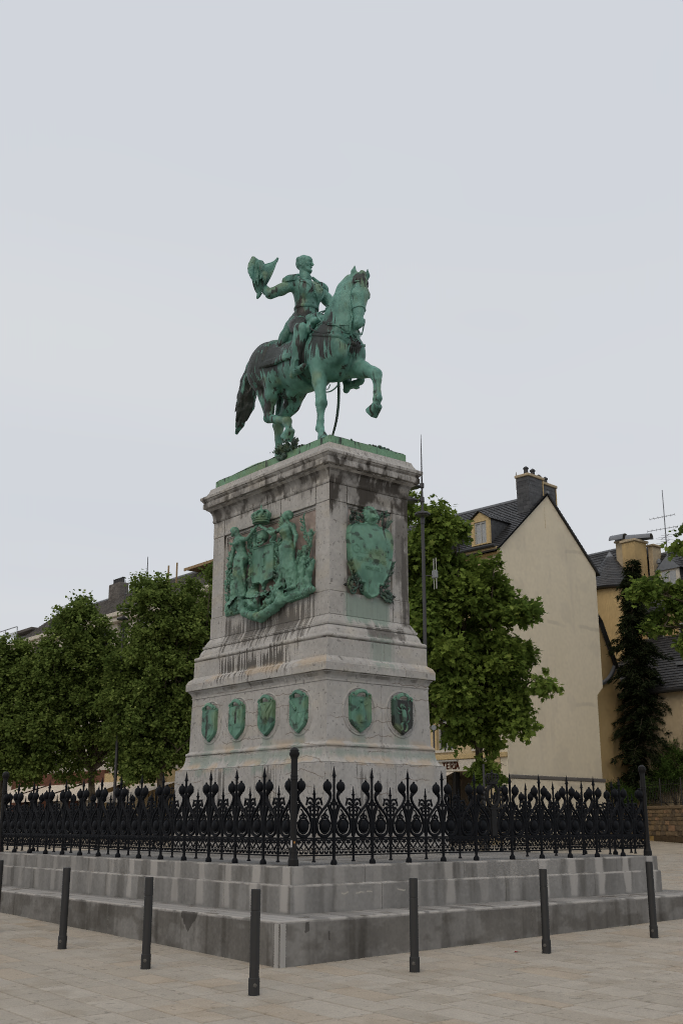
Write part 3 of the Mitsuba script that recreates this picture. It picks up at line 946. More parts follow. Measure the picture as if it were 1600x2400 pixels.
# fillet moulding round each panel
for s in range(4):
    m = []
    a0, a1 = (LY0, LY1) if s < 2 else (FX0, FX1)
    for k, (w, d) in enumerate(((.045, .040), (.022, .058))):
        o = .045 * k + .001
        for (p0, p1, q0, q1) in ((a0 + o, a0 + o + w, PZ0 + .001, PZ1 - .001), (a1 - o - w, a1 - o, PZ0 + .001, PZ1 - .001), (a0 + o + w, a1 - o - w, PZ1 - o - w - .001, PZ1 - o - .001)):
            if s == 0:
                m.append(box(SI + d, PI_ + .01, p0, p1, q0, q1))
            elif s == 1:
                m.append(box(X1 - PI_ - .01, X1 - SI - d, p0, p1, q0, q1))
            elif s == 2:
                m.append(box(p0, p1, SI + d, PI_ + .01, q0, q1))
            else:
                m.append(box(p0, p1, Y1 - PI_ - .01, Y1 - SI - d, q0, q1))
    add(fast_number(SP_ + 'panel_moulding'), cat(m), 'pedestal_stone', smooth=False)
course(SP_ + 'cornice_bed_block', [(3.470, 7.30), (3.462, 7.308), (3.452, 7.33), (3.450, 7.352), (3.456, 7.358), (3.458, 7.37), (3.455, 7.41), (3.446, 7.46), (3.428, 7.51), (3.40, 7.548), (3.352, 7.578), (3.345, 7.60)], ([4.4], [4.6, 5.9]), 'pedestal_stone', smooth=40)
course(SP_ + 'cornice_block', [(3.345, 7.602), (3.312, 7.604), (3.306, 7.61), (3.306, 7.70), (3.312, 7.706), (3.318, 7.712), (3.318, 7.722), (3.305, 7.735), (3.290, 7.755), (3.282, 7.776), (3.264, 7.78), (3.262, 7.788), (3.262, 7.83), (3.268, 7.838), (3.33, 7.872), (3.352, 7.885), (3.385, 7.935), (3.402, 7.985), (3.410, 8.008), (3.43, 8.018)], ([4.7], [4.2, 5.2, 6.3]), 'pedestal_stone', smooth=30)
course(SP_ + 'top_slab', [(3.44, 8.016), (3.44, 8.024)], ([], []), 'pedestal_stone')
add(SP_ + 'core', box(3.36, X1 - 3.36, 3.36, Y1 - 3.36, 1.0, 4.2), 'joint_dark', smooth=False)
add(SP_ + 'upper_core', box(3.56, X1 - 3.56, 3.56, Y1 - 3.56, 7.32, 8.02), 'joint_dark', smooth=False)


# ------------------------------------------------------------------ bronzes on the pedestal
def LF(y, z, o=0.0):
    """A point on the left face, o metres proud of it."""
    return np.array([SI - o, y, z])


def RF(x, z, o=0.0):
    return np.array([x, SI - o, z])


def leaf(p, d, n, L, w, th=.010):
    """A pointed leaf from p along d, its face towards n, creased along the middle."""
    d, n = unit(d), unit(n)
    s = unit(np.cross(d, n))
    n = np.cross(s, d)
    v = [p, p + d * L * .45 + s * w + n * th, p + d * L * .5 + n * th * 2.6, p + d * L * .45 - s * w + n * th, p + d * L + n * th * 1.2, p + d * L * .45 - n * th]
    f = [[0, 2, 1], [0, 3, 2], [1, 2, 4], [2, 3, 4], [0, 1, 5], [1, 4, 5], [3, 0, 5], [4, 3, 5]]
    m = tm(v, f)
    trimesh.repair.fix_normals(m)
    return m


def spray(F, path, out, L, w, n, rng, up=(0, 0, 1)):
    """A stem lying on a face with leaves springing from both sides. F maps (a, z, o)."""
    p = spline([F(a, z, out) for a, z in path], n * 2 + 2)
    N = unit(F(0, 0, 1) - F(0, 0, 0))
    m = [tube(p, .013, 5)]
    t = np.gradient(p, axis=0)
    for k in range(1, len(p)):
        for s in (-1, 1):
            if rng.random() < .12:
                continue
            d = unit(t[k]) * .7 + np.cross(unit(t[k]), N) * s * rng.uniform(.5, 1.0) + N * rng.uniform(-.05, .45)
            m.append(leaf(p[k] + N * rng.uniform(0, .03), d, N + rng.normal(0, .35, 3), L * rng.uniform(.7, 1.15), w * rng.uniform(.8, 1.2)))
    return m


COA = SP_ + 'coat_of_arms'


def relief_ground():
    """Crowded low relief behind the figures: rocks, drapery and leaves run together."""
    C = Clay((SI - .14, 3.80, 5.28), (SI + .10, 6.66, 6.60), .0125)
    C.chain([LF(4.10, 5.50, -.01), LF(4.6, 5.55, -.01), LF(5.0, 5.50, -.01), LF(5.3, 5.46, -.01), LF(5.7, 5.50, -.01), LF(6.1, 5.56, -.01), LF(6.46, 5.52, -.01)], [.13, .16, .17, .17, .17, .16, .14], .05)
    C.chain([LF(4.86, 5.5, -.02), LF(4.82, 5.9, -.02), LF(4.84, 6.45, -.02)], [.12, .11, .06], .05)
    C.chain([LF(5.74, 5.5, -.02), LF(5.76, 5.9, -.02), LF(5.74, 6.45, -.02)], [.12, .11, .06], .05)
    C.chain([LF(4.25, 5.5, -.02), LF(4.22, 5.9, -.03), LF(4.18, 6.25, -.03)], [.14, .12, .06], .05)
    C.chain([LF(6.28, 5.5, -.02), LF(6.30, 5.9, -.03), LF(6.32, 6.3, -.03)], [.14, .12, .06], .05)
    C.wrinkle(lambda Q: .075 * (meshkit.fbm(Q * np.array([10, 10, 10]), 3, 81) - .5) + .03 * (meshkit.fbm(Q * 26, 2, 82) - .5))
    return C.mesh(1)


add(COA + '__relief_ground', relief_ground(), 'relief_bronze', smooth=True)
rl = np.random.default_rng(12)


def shield_poly(y0, y1, z0, z1, tip, r=.06):
    """Straight-sided shield with a small ogee foot, as (a, z) points."""
    yc = (y0 + y1) / 2
    pts = [(y0, z1), (y1, z1), (y1, z0 + r)] + arc((y1 - r, z0 + r), r, 0, -80, 4)
    pts += [(yc + .10, z0 - .01), (yc + .03, z0 - .05), (yc, tip), (yc - .03, z0 - .05), (yc - .10, z0 - .01)]
    pts += arc((y0 + r, z0 + r), r, 260, 180, 4) + [(y0, z0 + r)]
    return shapely.Polygon(pts)


def plate(F, poly, o0, o1, bevel=.012):
    """A plate with the polygon's outline, between o0 and o1 in front of a face."""
    m = [extrude(poly, o1 - o0 - bevel), extrude(poly.buffer(-bevel), bevel)]
    m[1].apply_translation((0, 0, o1 - o0 - bevel))
    m = cat(m)
    V = m.vertices
    P = np.array([F(a, z, o0 + o) for a, z, o in V])
    m = trimesh.Trimesh(P, m.faces, process=False)
    trimesh.repair.fix_normals(m)
    return m


SH = shield_poly(4.965, 5.63, 5.83, 6.495, 5.70)
add(COA, plate(LF, SH, .02, .10), 'relief_bronze', smooth=25)
rimline = np.array(SH.buffer(-.015).exterior.coords)
add(COA + '__shield_rim', tube(np.array([LF(a, z, .10) for a, z in rimline]), .017, 6, cap=False), 'relief_bronze', smooth=40)
labels[COA] = {'label': 'bronze coat of arms with crowned shield and two standing figures'}


def rampant_lion(F, c, h, o):
    """A small lion rearing up, in low relief, facing the crown side."""
    c = np.asarray(c, float)
    s = h / .55
    P = lambda a, z: F(c[0] + a * s, c[1] + z * s, o)
    m = [tube([P(.0, -.10), P(.01, .03), P(-.01, .13)], np.array([.055, .06, .05]) * s, 8), sphere(P(-.045, .205), .05 * s, 1), tube([P(-.06, .20), P(-.10, .185)], np.array([.03, .018]) * s, 6)]
    for path, r in (([(-.02, .12), (-.10, .13), (-.16, .18)], .024), ([(-.02, .08), (-.09, .05), (-.15, .08)], .022), ([(.0, -.10), (-.06, -.16), (-.04, -.25), (-.10, -.27)], .030), ([(.02, -.10), (.08, -.18), (.06, -.27), (.0, -.29)], .030),
                    ([(.04, -.12), (.12, -.10), (.16, .0), (.12, .08), (.17, .16), (.13, .20)], .016)):
        m.append(tube(spline([P(a, z) for a, z in path], 10), np.array([r, r * .8, r * .6]) * s, 6))
    for k in range(6):
        a = math.radians(60 * k)
        m.append(sphere(P(-.02 + .055 * math.cos(a), .19 + .06 * math.sin(a)), .022 * s, 1))
    return cat(m)


add(COA + '__lion', rampant_lion(LF, (5.28, 6.18), .42, .088), 'relief_bronze', smooth=40)


def draped_figure(fl):
    """A standing woman in low relief with a draped skirt, one arm lifted to the crown; fl = 1 is the right-hand figure."""
    if fl == 1:
        J = dict(head=(4.53, 6.87), neck=(4.52, 6.73), chest=(4.51, 6.58), waist=(4.51, 6.44), hip=(4.50, 6.28), knee=(4.47, 5.95), foot=(4.40, 5.57), foot2=(4.27, 5.58), sA=(4.66, 6.67), eA=(4.90, 6.63), hA=(5.22, 6.83), sB=(4.36, 6.66), eB=(4.24, 6.46), hB=(4.22, 6.28), knee2=(4.36, 5.92))
    else:
        J = dict(head=(6.15, 6.92), neck=(6.07, 6.79), chest=(6.02, 6.66), waist=(5.96, 6.50), hip=(5.94, 6.34), knee=(5.96, 6.08), foot=(5.90, 5.66), foot2=(6.00, 5.62), sA=(5.94, 6.72), eA=(5.68, 6.68), hA=(5.36, 6.84), sB=(6.16, 6.68), eB=(6.24, 6.50), hB=(6.25, 6.30), knee2=(6.02, 6.04))
    a = np.array(list(J.values()))
    C = Clay((SI - .36, a[:, 0].min() - .25, a[:, 1].min() - .2), (SI + .12, a[:, 0].max() + .25, a[:, 1].max() + .25), .0115)
    P = lambda k, o=.12, da=0, dz=0: LF(J[k][0] + da, J[k][1] + dz, o)
    hd = 1 if fl == 1 else -1                       # towards the shield
    C.egg(P('head', .15), (.085, .085, .105), .03)
    C.egg(P('head', .15, hd * .055, -.03), (.055, .05, .07), .02)
    C.bone(P('head', .15, hd * .10, -.015), P('head', .15, hd * .115, -.035), .016, .014, .01)
    C.egg(P('head', .13, -hd * .05, .03), (.10, .085, .09), .02)       # hair
    C.egg(P('head', .13, -hd * .11, -.04), (.05, .045, .045), .02)
    C.chain([P('neck', .13, 0, .05), P('neck', .13)], [.046, .05], .03)
    C.bone(P('sA', .13), P('sB', .13), .075, .075, .06)
    C.chain([P('neck', .12, 0, -.03), P('chest', .14), P('waist', .12), P('hip', .13)], [.09, .115, .088, .125], .05)
    C.egg(P('chest', .23, .04, -.01), (.05, .048, .05), .03)
    C.egg(P('chest', .23, -.05, -.01), (.05, .048, .05), .03)
    C.chain([P('sA', .14), P('eA', .20), P('hA', .22)], [.058, .044, .034], .02)
    C.chain([P('sB', .13), P('eB', .14), P('hB', .18)], [.055, .046, .034], .02)
    C.egg(P('hA', .22, hd * .03, .01), (.03, .045, .035), .02)
    C.egg(P('hB', .18, 0, -.03), (.03, .032, .045), .02)
    C.chain([P('hip', .14, .03), P('knee', .17), P('foot', .11)], [.125, .105, .085], .05)
    C.chain([P('hip', .12, -.05), P('knee2', .13), P('foot2', .09)], [.12, .09, .07], .05)
    C.bone(P('waist', .13, .10, -.05), P('waist', .13, -.10, -.07), .05, .05, .03)      # rolled edge of the drapery
    for k, w in ((.09, -.35), (.03, -.45), (-.04, -.40), (-.10, -.30)):
        C.bone(P('hip', .20, k, -.05), P('hip', .15, k * 1.6, w - .22), .026, .034, .03)
    C.egg(P('foot', .16, hd * .05, -.03), (.045, .075, .035), .02)
    C.egg(P('foot2', .16, hd * .04, -.03), (.045, .07, .035), .02)
    def drape(Q):
        low = np.clip((J['waist'][1] - .02 - Q[:, 2]) * 7, 0, 1)
        w = meshkit.fbm(Q * np.array([8, 15, 2.6]), 3, 50 + fl) - .5
        return .010 + low * .085 * w + .022 * (meshkit.fbm(Q * 22, 2, 52) - .5)
    C.wrinkle(drape)
    return C.mesh(1)


add(COA + '__figure', draped_figure(1), 'relief_bronze', smooth=True)
add(COA + '__figure_001', draped_figure(0), 'relief_bronze', smooth=True)
wing = []
for k in range(7):                                              # the folded wing behind the right-hand figure's shoulder
    wing.append(leaf(LF(4.66, 6.72, .03), LF(4.80 + .04 * k, 7.02 - .05 * k, .05) - LF(4.66, 6.72, .03), (-1, 0, 0), .34 - .02 * k, .045, .016))
add(COA + '__wing', cat(wing), 'relief_bronze', smooth=False)


def big_crown():
    c = np.array([5.28, 7.02])
    m = []
    a = np.radians(np.linspace(0, 360, 36))
    for z, r in ((6.915, .165), (6.955, .17)):
        m.append(tube(np.stack([SI - .17 + .13 * np.cos(a), c[0] + r * np.sin(a), z + a * 0], 1), .018, 6))
    for k in range(8):
        t = 2 * math.pi * k / 8
        base = np.array([SI - .17 + .13 * math.cos(t), c[0] + .165 * math.sin(t), 6.97])
        m.append(tube(spline([base, base + [-.0, .06 * math.sin(t), .09], [SI - .17 + .07 * math.cos(t), c[0] + .14 * math.sin(t), 7.12], [SI - .17, c[0], 7.13]], 12), [.022, .024, .022, .018], 6))
        m.append(sphere(base + [-.0, .035 * math.sin(t), .055], .026, 1))
        m.append(sphere(np.array([SI - .17 + .145 * math.cos(t + .3), c[0] + .18 * math.sin(t + .3), 6.995]), .022, 1))
    m.append(sphere((SI - .17, c[0], 7.155), .034))
    m.append(obox((SI - .17, c[0], 7.215), (.008, 0, 0), (0, .009, 0), (0, 0, .04)))
    m.append(obox((SI - .17, c[0], 7.22), (.006, 0, 0), (0, .028, 0), (0, 0, .008)))
    cap = trimesh.creation.icosphere(subdivisions=2)
    cap.apply_scale((.11, .14, .10))
    cap.apply_translation((SI - .17, c[0], 7.01))
    return cat(m + [cap])


add(COA + '__crown', big_crown(), 'relief_bronze', smooth=40)
# helmet with mantling between crown and shield
hm = [sphere(LF(5.28, 6.66, .12), .11), tube(spline([LF(5.18, 6.56, .16), LF(5.22, 6.50, .19), LF(5.34, 6.50, .19), LF(5.38, 6.56, .16)], 12), .022, 6)]
for k in range(3):
    hm.append(tube(spline([LF(5.19, 6.62 - .03 * k, .19), LF(5.28, 6.60 - .03 * k, .235), LF(5.37, 6.62 - .03 * k, .19)], 10), .012, 5))
hm[0].vertices = hm[0].vertices * [1, 1, 1.15] - [0, 0, 6.66 * .15]
for s in (-1, 1):
    hm.append(tube(spline([LF(5.28 + s * .06, 6.76, .08), LF(5.28 + s * .22, 6.74, .10), LF(5.28 + s * .30, 6.60, .08), LF(5.28 + s * .24, 6.52, .10), LF(5.28 + s * .34, 6.50, .07)], 20), [.03, .06, .05, .04, .02], 6))
add(COA + '__helmet', cat(hm), 'relief_bronze', smooth=50)

fol = []
for path in ([(4.02, 5.52), (4.08, 5.9), (4.02, 6.25), (4.10, 6.55), (4.16, 6.80)], [(4.06, 5.9), (3.96, 6.2), (3.90, 6.48)], [(3.92, 5.52), (3.95, 5.75), (3.90, 5.95)],
             [(4.34, 5.6), (4.30, 5.9), (4.22, 6.15)], [(4.16, 5.5), (4.20, 5.75), (4.14, 6.0)], [(4.70, 5.9), (4.68, 6.2), (4.74, 6.45)], [(4.92, 5.7), (4.90, 6.1), (4.92, 6.45)], [(5.68, 5.7), (5.68, 6.1), (5.67, 6.45)],
             [(6.10, 5.62), (6.16, 5.95), (6.12, 6.2)], [(6.26, 5.5), (6.24, 5.8), (6.30, 6.1)], [(6.46, 5.9), (6.42, 6.2), (6.44, 6.55)], [(5.80, 6.5), (5.76, 6.7), (5.68, 6.84)], [(4.86, 5.58), (4.82, 5.9), (4.86, 6.3), (4.80, 6.55)], [(4.76, 5.5), (4.70, 5.8), (4.74, 6.1)],
             [(6.38, 5.55), (6.40, 5.9), (6.34, 6.3), (6.34, 6.78)], [(6.48, 5.6), (6.52, 5.95), (6.48, 6.3)], [(5.74, 5.62), (5.72, 6.0), (5.76, 6.3), (5.70, 6.55)]):
    fol += spray(LF, path, .035, .115, .030, 9, rl)
for path in ([(5.05, 5.62), (4.90, 5.50), (4.72, 5.48)], [(5.5, 5.62), (5.66, 5.50), (5.86, 5.50)], [(5.2, 5.55), (5.05, 5.42), (4.85, 5.38)], [(5.4, 5.55), (5.55, 5.42), (5.75, 5.36)]):
    fol += spray(LF, path, .06, .12, .035, 6, rl)
for k in range(80):
    a, z = rl.uniform(4.70, 5.98), rl.uniform(5.30, 5.70)
    fol.append(sphere(LF(a, z, .04 + .07 * rl.random()), rl.uniform(.018, .040), 1))
for k in range(26):
    a, z = rl.uniform(5.95, 6.55), rl.uniform(5.38, 5.56)
    fol.append(sphere(LF(a, z, .04 + .05 * rl.random()), rl.uniform(.016, .034), 1))
add(COA + '__foliage', cat(fol), 'relief_bronze', smooth=False)


def relief_base():
    """Rocky ground under the figures, the toothed ledge, and the long scroll ribbon at the foot."""
    C = Clay((SI - .33, 3.65, 5.02), (SI + .10, 6.75, 6.35), .0125)
    C.chain([LF(3.80, 5.44, .09), LF(4.05, 5.44, .08), LF(4.35, 5.42, .08), LF(4.62, 5.38, .07)], [.055, .055, .06, .06], .04)
    C.chain([LF(4.62, 5.40, .10), LF(4.74, 5.48, .12), LF(4.72, 5.36, .12), LF(4.86, 5.27, .12), LF(5.06, 5.24, .11), LF(5.30, 5.17, .12), LF(5.55, 5.22, .11), LF(5.80, 5.30, .12), LF(5.92, 5.42, .12), LF(5.84, 5.52, .10)], [.06, .075, .085, .075, .085, .09, .085, .075, .065, .05], .04)
    C.chain([LF(5.08, 5.40, .10), LF(4.92, 5.44, .12), LF(4.86, 5.54, .12), LF(4.98, 5.62, .10)], [.06, .055, .05, .04], .03)
    C.chain([LF(5.42, 5.40, .10), LF(5.60, 5.42, .12), LF(5.72, 5.52, .11)], [.06, .055, .04], .03)
    C.egg(LF(5.42, 5.46, .13), (.06, .075, .075), .02)
    C.egg(LF(5.42, 5.46, .19), (.03, .045, .045), .02)
    # chained captive's legs and the stepped wall at the left, broken stump at the right
    C.chain([LF(5.94, 5.92, .10), LF(5.92, 5.70, .13), LF(5.96, 5.50, .12), LF(5.90, 5.34, .10)], [.05, .055, .05, .045], .03)
    C.chain([LF(3.92, 5.50, .07), LF(3.98, 5.66, .08), LF(3.90, 5.80, .08), LF(3.84, 5.96, .06)], [.05, .055, .05, .03], .03)
    C.chain([LF(4.10, 5.48, .07), LF(4.14, 5.8, .08), LF(4.08, 6.05, .07)], [.06, .06, .045], .03)
    C.wrinkle(lambda Q: .050 * (meshkit.fbm(Q * np.array([9, 9, 9]), 3, 61) - .5) + .02 * (meshkit.fbm(Q * 24, 2, 62) - .5))
    m = [C.mesh(1)]
    for k, (y0, y1, z0, z1) in enumerate(((6.34, 6.58, 5.36, 5.60), (6.12, 6.34, 5.36, 5.72), (6.36, 6.54, 5.60, 5.80), (6.02, 6.14, 5.36, 5.90), (6.20, 6.32, 5.72, 6.0))):
        m.append(box(SI - .06 - .012 * (k % 2), SI + .05, y0 + .004, y1 - .004, z0, z1 - .004, .012))
    for k in range(9):
        y = 4.02 + .06 * k
        m.append(box(SI - .11, SI, y, y + .035, 5.355 - .004 * k, 5.40 - .004 * k, .008))
    return cat(m)


add(COA + '__base_scroll', relief_base(), 'relief_bronze', smooth=35)

# cartouche of the right face
CA = SP_ + 'cartouche'
out_l = [(4.33, 6.70), (4.22, 6.70), (4.17, 6.66), (4.06, 6.66), (3.95, 6.63), (3.88, 6.57), (3.845, 6.48), (3.835, 6.36), (3.85, 6.20), (3.885, 6.03), (3.93, 5.88), (3.99, 5.75), (4.06, 5.66), (4.075, 5.645), (4.05, 5.60), (4.12, 5.585), (4.18, 5.585), (4.185, 5.52), (4.18, 5.44), (4.24, 5.385), (4.33, 5.335)]
out_r = [(8.70 - a, z) for a, z in out_l[::-1][1:-1]]
CP = shapely.Polygon(out_l + out_r).buffer(0)


def cartouche_body():
    """The plate swells gently outwards, with a raised rim."""
    xs, zs = np.arange(3.80, 4.92, .018), np.arange(5.30, 6.74, .018)
    X, Z = np.meshgrid(xs, zs, indexing='ij')
    pts = shapely.points(X.ravel(), Z.ravel())
    ins = shapely.contains(CP, pts)
    d = shapely.distance(CP.exterior, pts)
    sd = np.where(ins, d, -d).reshape(X.shape)
    C = Clay((3.78, SI - .22, 5.28), (4.94, SI + .06, 6.78), .013)
    s, P = C.block(C.lo, C.lo + C.h * C.n)
    from scipy.interpolate import RegularGridInterpolator
    D = RegularGridInterpolator((xs, zs), sd, bounds_error=False, fill_value=-.3)(np.stack([P[..., 0], P[..., 2]], -1))
    h = .075 + .055 * np.clip(D / .30, 0, 1) ** .6 + .022 * np.exp(-((D - .022) / .014) ** 2)
    o = SI - P[..., 1]
    C.F = np.maximum(-D, np.abs(o - h / 2 + .02) - h / 2 - .02).astype(np.float32)
    C.wrinkle(lambda Q: .010 * (meshkit.fbm(Q * 7, 3, 71) - .5))
    return C.mesh(2)


add(CA, cartouche_body(), 'relief_bronze', smooth=True)
labels[CA] = {'label': 'green bronze cartouche with worn raised lettering'}


def lion_mask():
    C = Clay((4.10, SI - .36, 6.58), (4.58, SI + .06, 7.05), .0105)
    c = lambda a, z, o: RF(4.335 + a, 6.82 + z, o)
    C.egg(c(0, .0, .10), (.105, .10, .115), .03)
    C.egg(c(0, -.055, .20), (.055, .05, .045), .03)
    C.bone(c(0, .05, .20), c(0, -.03, .245), .026, .026, .02)
    for s in (-1, 1):
        C.egg(c(s * .045, .03, .20), (.022, .02, .016), .01, None, True)
        C.bone(c(s * .015, .06, .20), c(s * .075, .05, .17), .016, .016, .012)
        C.egg(c(s * .035, -.065, .235), (.030, .022, .026), .012)
        C.egg(c(s * .095, .085, .10), (.03, .02, .035), .012)
    for k in range(16):
        a = 2 * math.pi * k / 16
        C.chain([c(.09 * math.cos(a), .10 * math.sin(a), .10), c(.14 * math.cos(a + .1), .14 * math.sin(a + .1), .09), c(.175 * math.cos(a + .3), .18 * math.sin(a + .3), .04)], [.034, .03, .012], .012)
    C.egg(c(0, -.11, .21), (.03, .03, .018), .012, None, True)
    return C.mesh(1)


add(CA + '__lion_mask', lion_mask(), 'relief_bronze', smooth=True)
fol = []
for path in ([(4.20, 6.70), (4.05, 6.76), (3.90, 6.78)], [(4.12, 6.64), (3.98, 6.68), (3.86, 6.66)]):
    fol += spray(RF, path, .07, .11, .028, 5, rl)
for k in range(15):                                              # bundle of long blades at the upper right
    a = rl.uniform(35, 100)
    b0 = RF(4.62 + rl.uniform(-.05, .05), 6.60 + rl.uniform(-.03, .05), .09)
    d = RF(math.cos(math.radians(a)), math.sin(math.radians(a)), .1 * rl.random()) - RF(0, 0, 0)
    fol.append(leaf(b0, d, (0, -1, 0), rl.uniform(.18, .33), .022, .012))
fol += spray(RF, [(4.52, 6.72), (4.60, 6.86), (4.70, 6.92)], .06, .10, .026, 4, rl)
for path in ([(4.10, 5.50), (3.98, 5.66), (3.92, 5.80), (3.87, 5.92)], [(3.98, 5.62), (3.90, 5.60), (3.84, 5.52)], [(4.60, 5.52), (4.74, 5.70), (4.80, 5.86), (4.84, 6.02)], [(4.62, 5.50), (4.74, 5.46), (4.84, 5.40)], [(4.56, 5.46), (4.68, 5.40), (4.80, 5.37)]):
    fol += spray(RF, path, .03, .105, .030, 6, rl)
fol.append(tube(spline([RF(4.16, 5.58, .05), RF(4.04, 5.50, .07), RF(3.92, 5.43, .06)], 12), .020, 6))
fol.append(tube(spline([RF(4.03, 5.66, .05), RF(4.05, 5.56, .07), RF(4.02, 5.46, .05)], 12), .016, 6))
a = np.radians(np.linspace(20, 380, 22))
fol.append(tube(np.array([RF(3.95 + .062 * math.cos(t), 5.445 + .058 * math.sin(t), .05) for t in a]), .022, 6))
for s, cx in ((-1, 4.13), (1, 4.55)):
    a = np.radians(np.linspace(0, 500, 26))
    fol.append(tube(np.array([RF(cx + s * (.055 - .00008 * k * k) * math.cos(t), 5.50 + (.055 - .00008 * k * k) * math.sin(t), .05) for k, t in enumerate(a)]), .014, 6))
add(CA + '__foliage', cat(fol), 'dark_bronze', smooth=False)


def lettering(lines):
    for txt, x0, x1, z, h, tilt in lines:
        t = meshkit.text_mesh(txt, h, .012)
        V = t.vertices
        w = V[:, 0].max() - V[:, 0].min()
        u = (V[:, 0] - V[:, 0].min()) / w
        x = x0 + u * (x1 - x0)
        zz = z + V[:, 1] + tilt * u
        d = shapely.distance(CP.exterior, shapely.points(x, zz))
        o = .071 + .055 * np.clip(d / .30, 0, 1) ** .6 + V[:, 2]
        P = np.stack([x, SI - o, zz], 1)
        m = trimesh.Trimesh(P, t.faces[:, ::-1], process=False)
        trimesh.repair.fix_normals(m)
        add(fast_number(CA + '__word'), m, 'relief_bronze', smooth=False)


lettering([('G', 3.92, 4.04, 6.10, .155, 0), ('UILLAUME', 4.06, 4.53, 6.11, .10, 0), ('II', 4.64, 4.74, 6.11, .12, 0), ('ROI', 4.00, 4.12, 5.97, .07, 0), ('DES', 4.16, 4.30, 5.97, .07, 0), ('PAYS-BAS', 4.34, 4.66, 5.97, .07, 0), ('GRAND-DUC', 4.17, 4.50, 5.83, .06, 0)])

# small shields in oval rings
def small_shield(F, c, key, charge):
    """Shield with a little scroll over its top; charge chooses what its field shows."""
    y0, y1 = c - .228, c + .228
    poly = shapely.Polygon([(y0, 3.60), (y0 + .03, 3.63), (c - .10, 3.61), (c + .10, 3.61), (y1 - .03, 3.63), (y1, 3.60), (y1, 3.24)] + arc((c, 3.30), .232, -12, -48, 4)[:0] + [(y1 - .012, 3.20), (y1 - .05, 3.145), (c + .06, 3.065), (c, 3.025), (c - .06, 3.065), (y0 + .05, 3.145), (y0 + .012, 3.20), (y0, 3.24)])
    add(key, plate(F, poly, -.02, .062, .014), 'dark_bronze' if charge == 'lion' else 'relief_bronze', smooth=25)
    m = [tube(spline([F(c - .13, 3.625, .05), F(c - .10, 3.675, .075), F(c, 3.705, .085), F(c + .10, 3.675, .075), F(c + .13, 3.625, .05)], 16), .036, 7, flat=.7)]
    for s in (-1, 1):
        m.append(tube(spline([F(c + s * .14, 3.66, .05), F(c + s * .19, 3.655, .06), F(c + s * .21, 3.62, .06), F(c + s * .18, 3.60, .06)], 10), .018, 6))
    add(key + '__scroll', cat(m), 'relief_bronze', smooth=40)
    q = lambda a, z, o=.060: F(c + a, z, o)
    d = []
    if charge == 'quarters':
        d = [plate(F, shapely.box(c - .21, 3.36, c - .004, 3.59), .052, .072, .004), plate(F, shapely.box(c + .004, 3.16, c + .18, 3.35), .052, .072, .004)]
        d.append(tube([q(.03, 3.40, .068), q(.18, 3.56, .068)], .028, 5))
        d += [sphere(q(.05 + .03 * k, 3.43 + .03 * k, .08), .024, 1) for k in range(5)]
        d += [tube([q(-.17, 3.33), q(-.05, 3.16)], .012, 5), tube([q(-.05, 3.33), q(-.17, 3.2)], .012, 5)]
    elif charge == 'bars':
        d = [plate(F, shapely.box(c - .205, z, c - .004, z + .07), .052, .072, .004) for z in (3.22,)] + [plate(F, shapely.box(c + .004, 3.44, c + .205, 3.53), .052, .072, .004), plate(F, shapely.box(c + .004, 3.28, c + .205, 3.35), .052, .072, .004)]
        d.append(rampant_lion(F, (c - .10, 3.46), .20, .062))
        d.append(rampant_lion(F, (c + .09, 3.19), .16, .062))
    elif charge == 'eagle':
        d = [tube([q(0, 3.55), q(0, 3.42), q(0, 3.28), q(0, 3.12)], [.024, .042, .045, .02], 7), sphere(q(.012, 3.575), .028, 1)]
        for s in (-1, 1):
            d.append(tube(spline([q(s * .03, 3.44), q(s * .10, 3.52), q(s * .17, 3.58)], 8), [.022, .026, .012], 6))
            for k in range(7):
                b = np.array([s * (.05 + .02 * k), 3.46 + .016 * k])
                d.append(leaf(q(*b), q(b[0] + s * .03, b[1] - .16) - q(*b), F(0, 0, 1) - F(0, 0, 0), .19 - .012 * k, .018, .010))
            d.append(tube(spline([q(s * .02, 3.26), q(s * .08, 3.20), q(s * .12, 3.14)], 6), [.016, .010], 5))
    elif charge == 'lion':
        d = [rampant_lion(F, (c, 3.33), .46, .062)]
    elif charge == 'lady':
        d = [tube([q(0, 3.48), q(.0, 3.36), q(.02, 3.2)], [.045, .06, .075], 8), sphere(q(0, 3.54), .035, 1), tube([q(-.04, 3.45), q(-.12, 3.38)], .018, 5), tube([q(.04, 3.45), q(.13, 3.50)], .018, 5), plate(F, shapely.box(c - .15, 3.12, c + .15, 3.17), .052, .070, .004)]
    else:
        d = [plate(F, shapely.box(c - .13, 3.16, c - .03, 3.56), .052, .064, .004), plate(F, shapely.box(c + .06, 3.16, c + .12, 3.56), .052, .064, .004), tube(spline([q(-.1, 3.15), q(0, 3.11), q(.1, 3.15)], 8), .018, 5)]
    add(key + '__charge', cat(d), 'relief_bronze', smooth=35)
    a = np.radians(np.linspace(0, 360, 56))
    add(fast_number(SP_ + 'oval_ring'), cat([tube(np.array([F(c + .345 * math.cos(t), 3.375 + .385 * math.sin(t), -.004) for t in a]), .020, 6, cap=False), tube(np.array([F(c + .310 * math.cos(t), 3.375 + .350 * math.sin(t), -.006) for t in a]), .012, 5, cap=False)]), 'pedestal_stone', smooth=50)


def DL(y, z, o=0.0):
    return np.array([3.234 + .0215 * (z - 2.885) - o, y, z])


def DR_(x, z, o=0.0):
    return np.array([x, 3.234 + .0215 * (z - 2.885) - o, z])


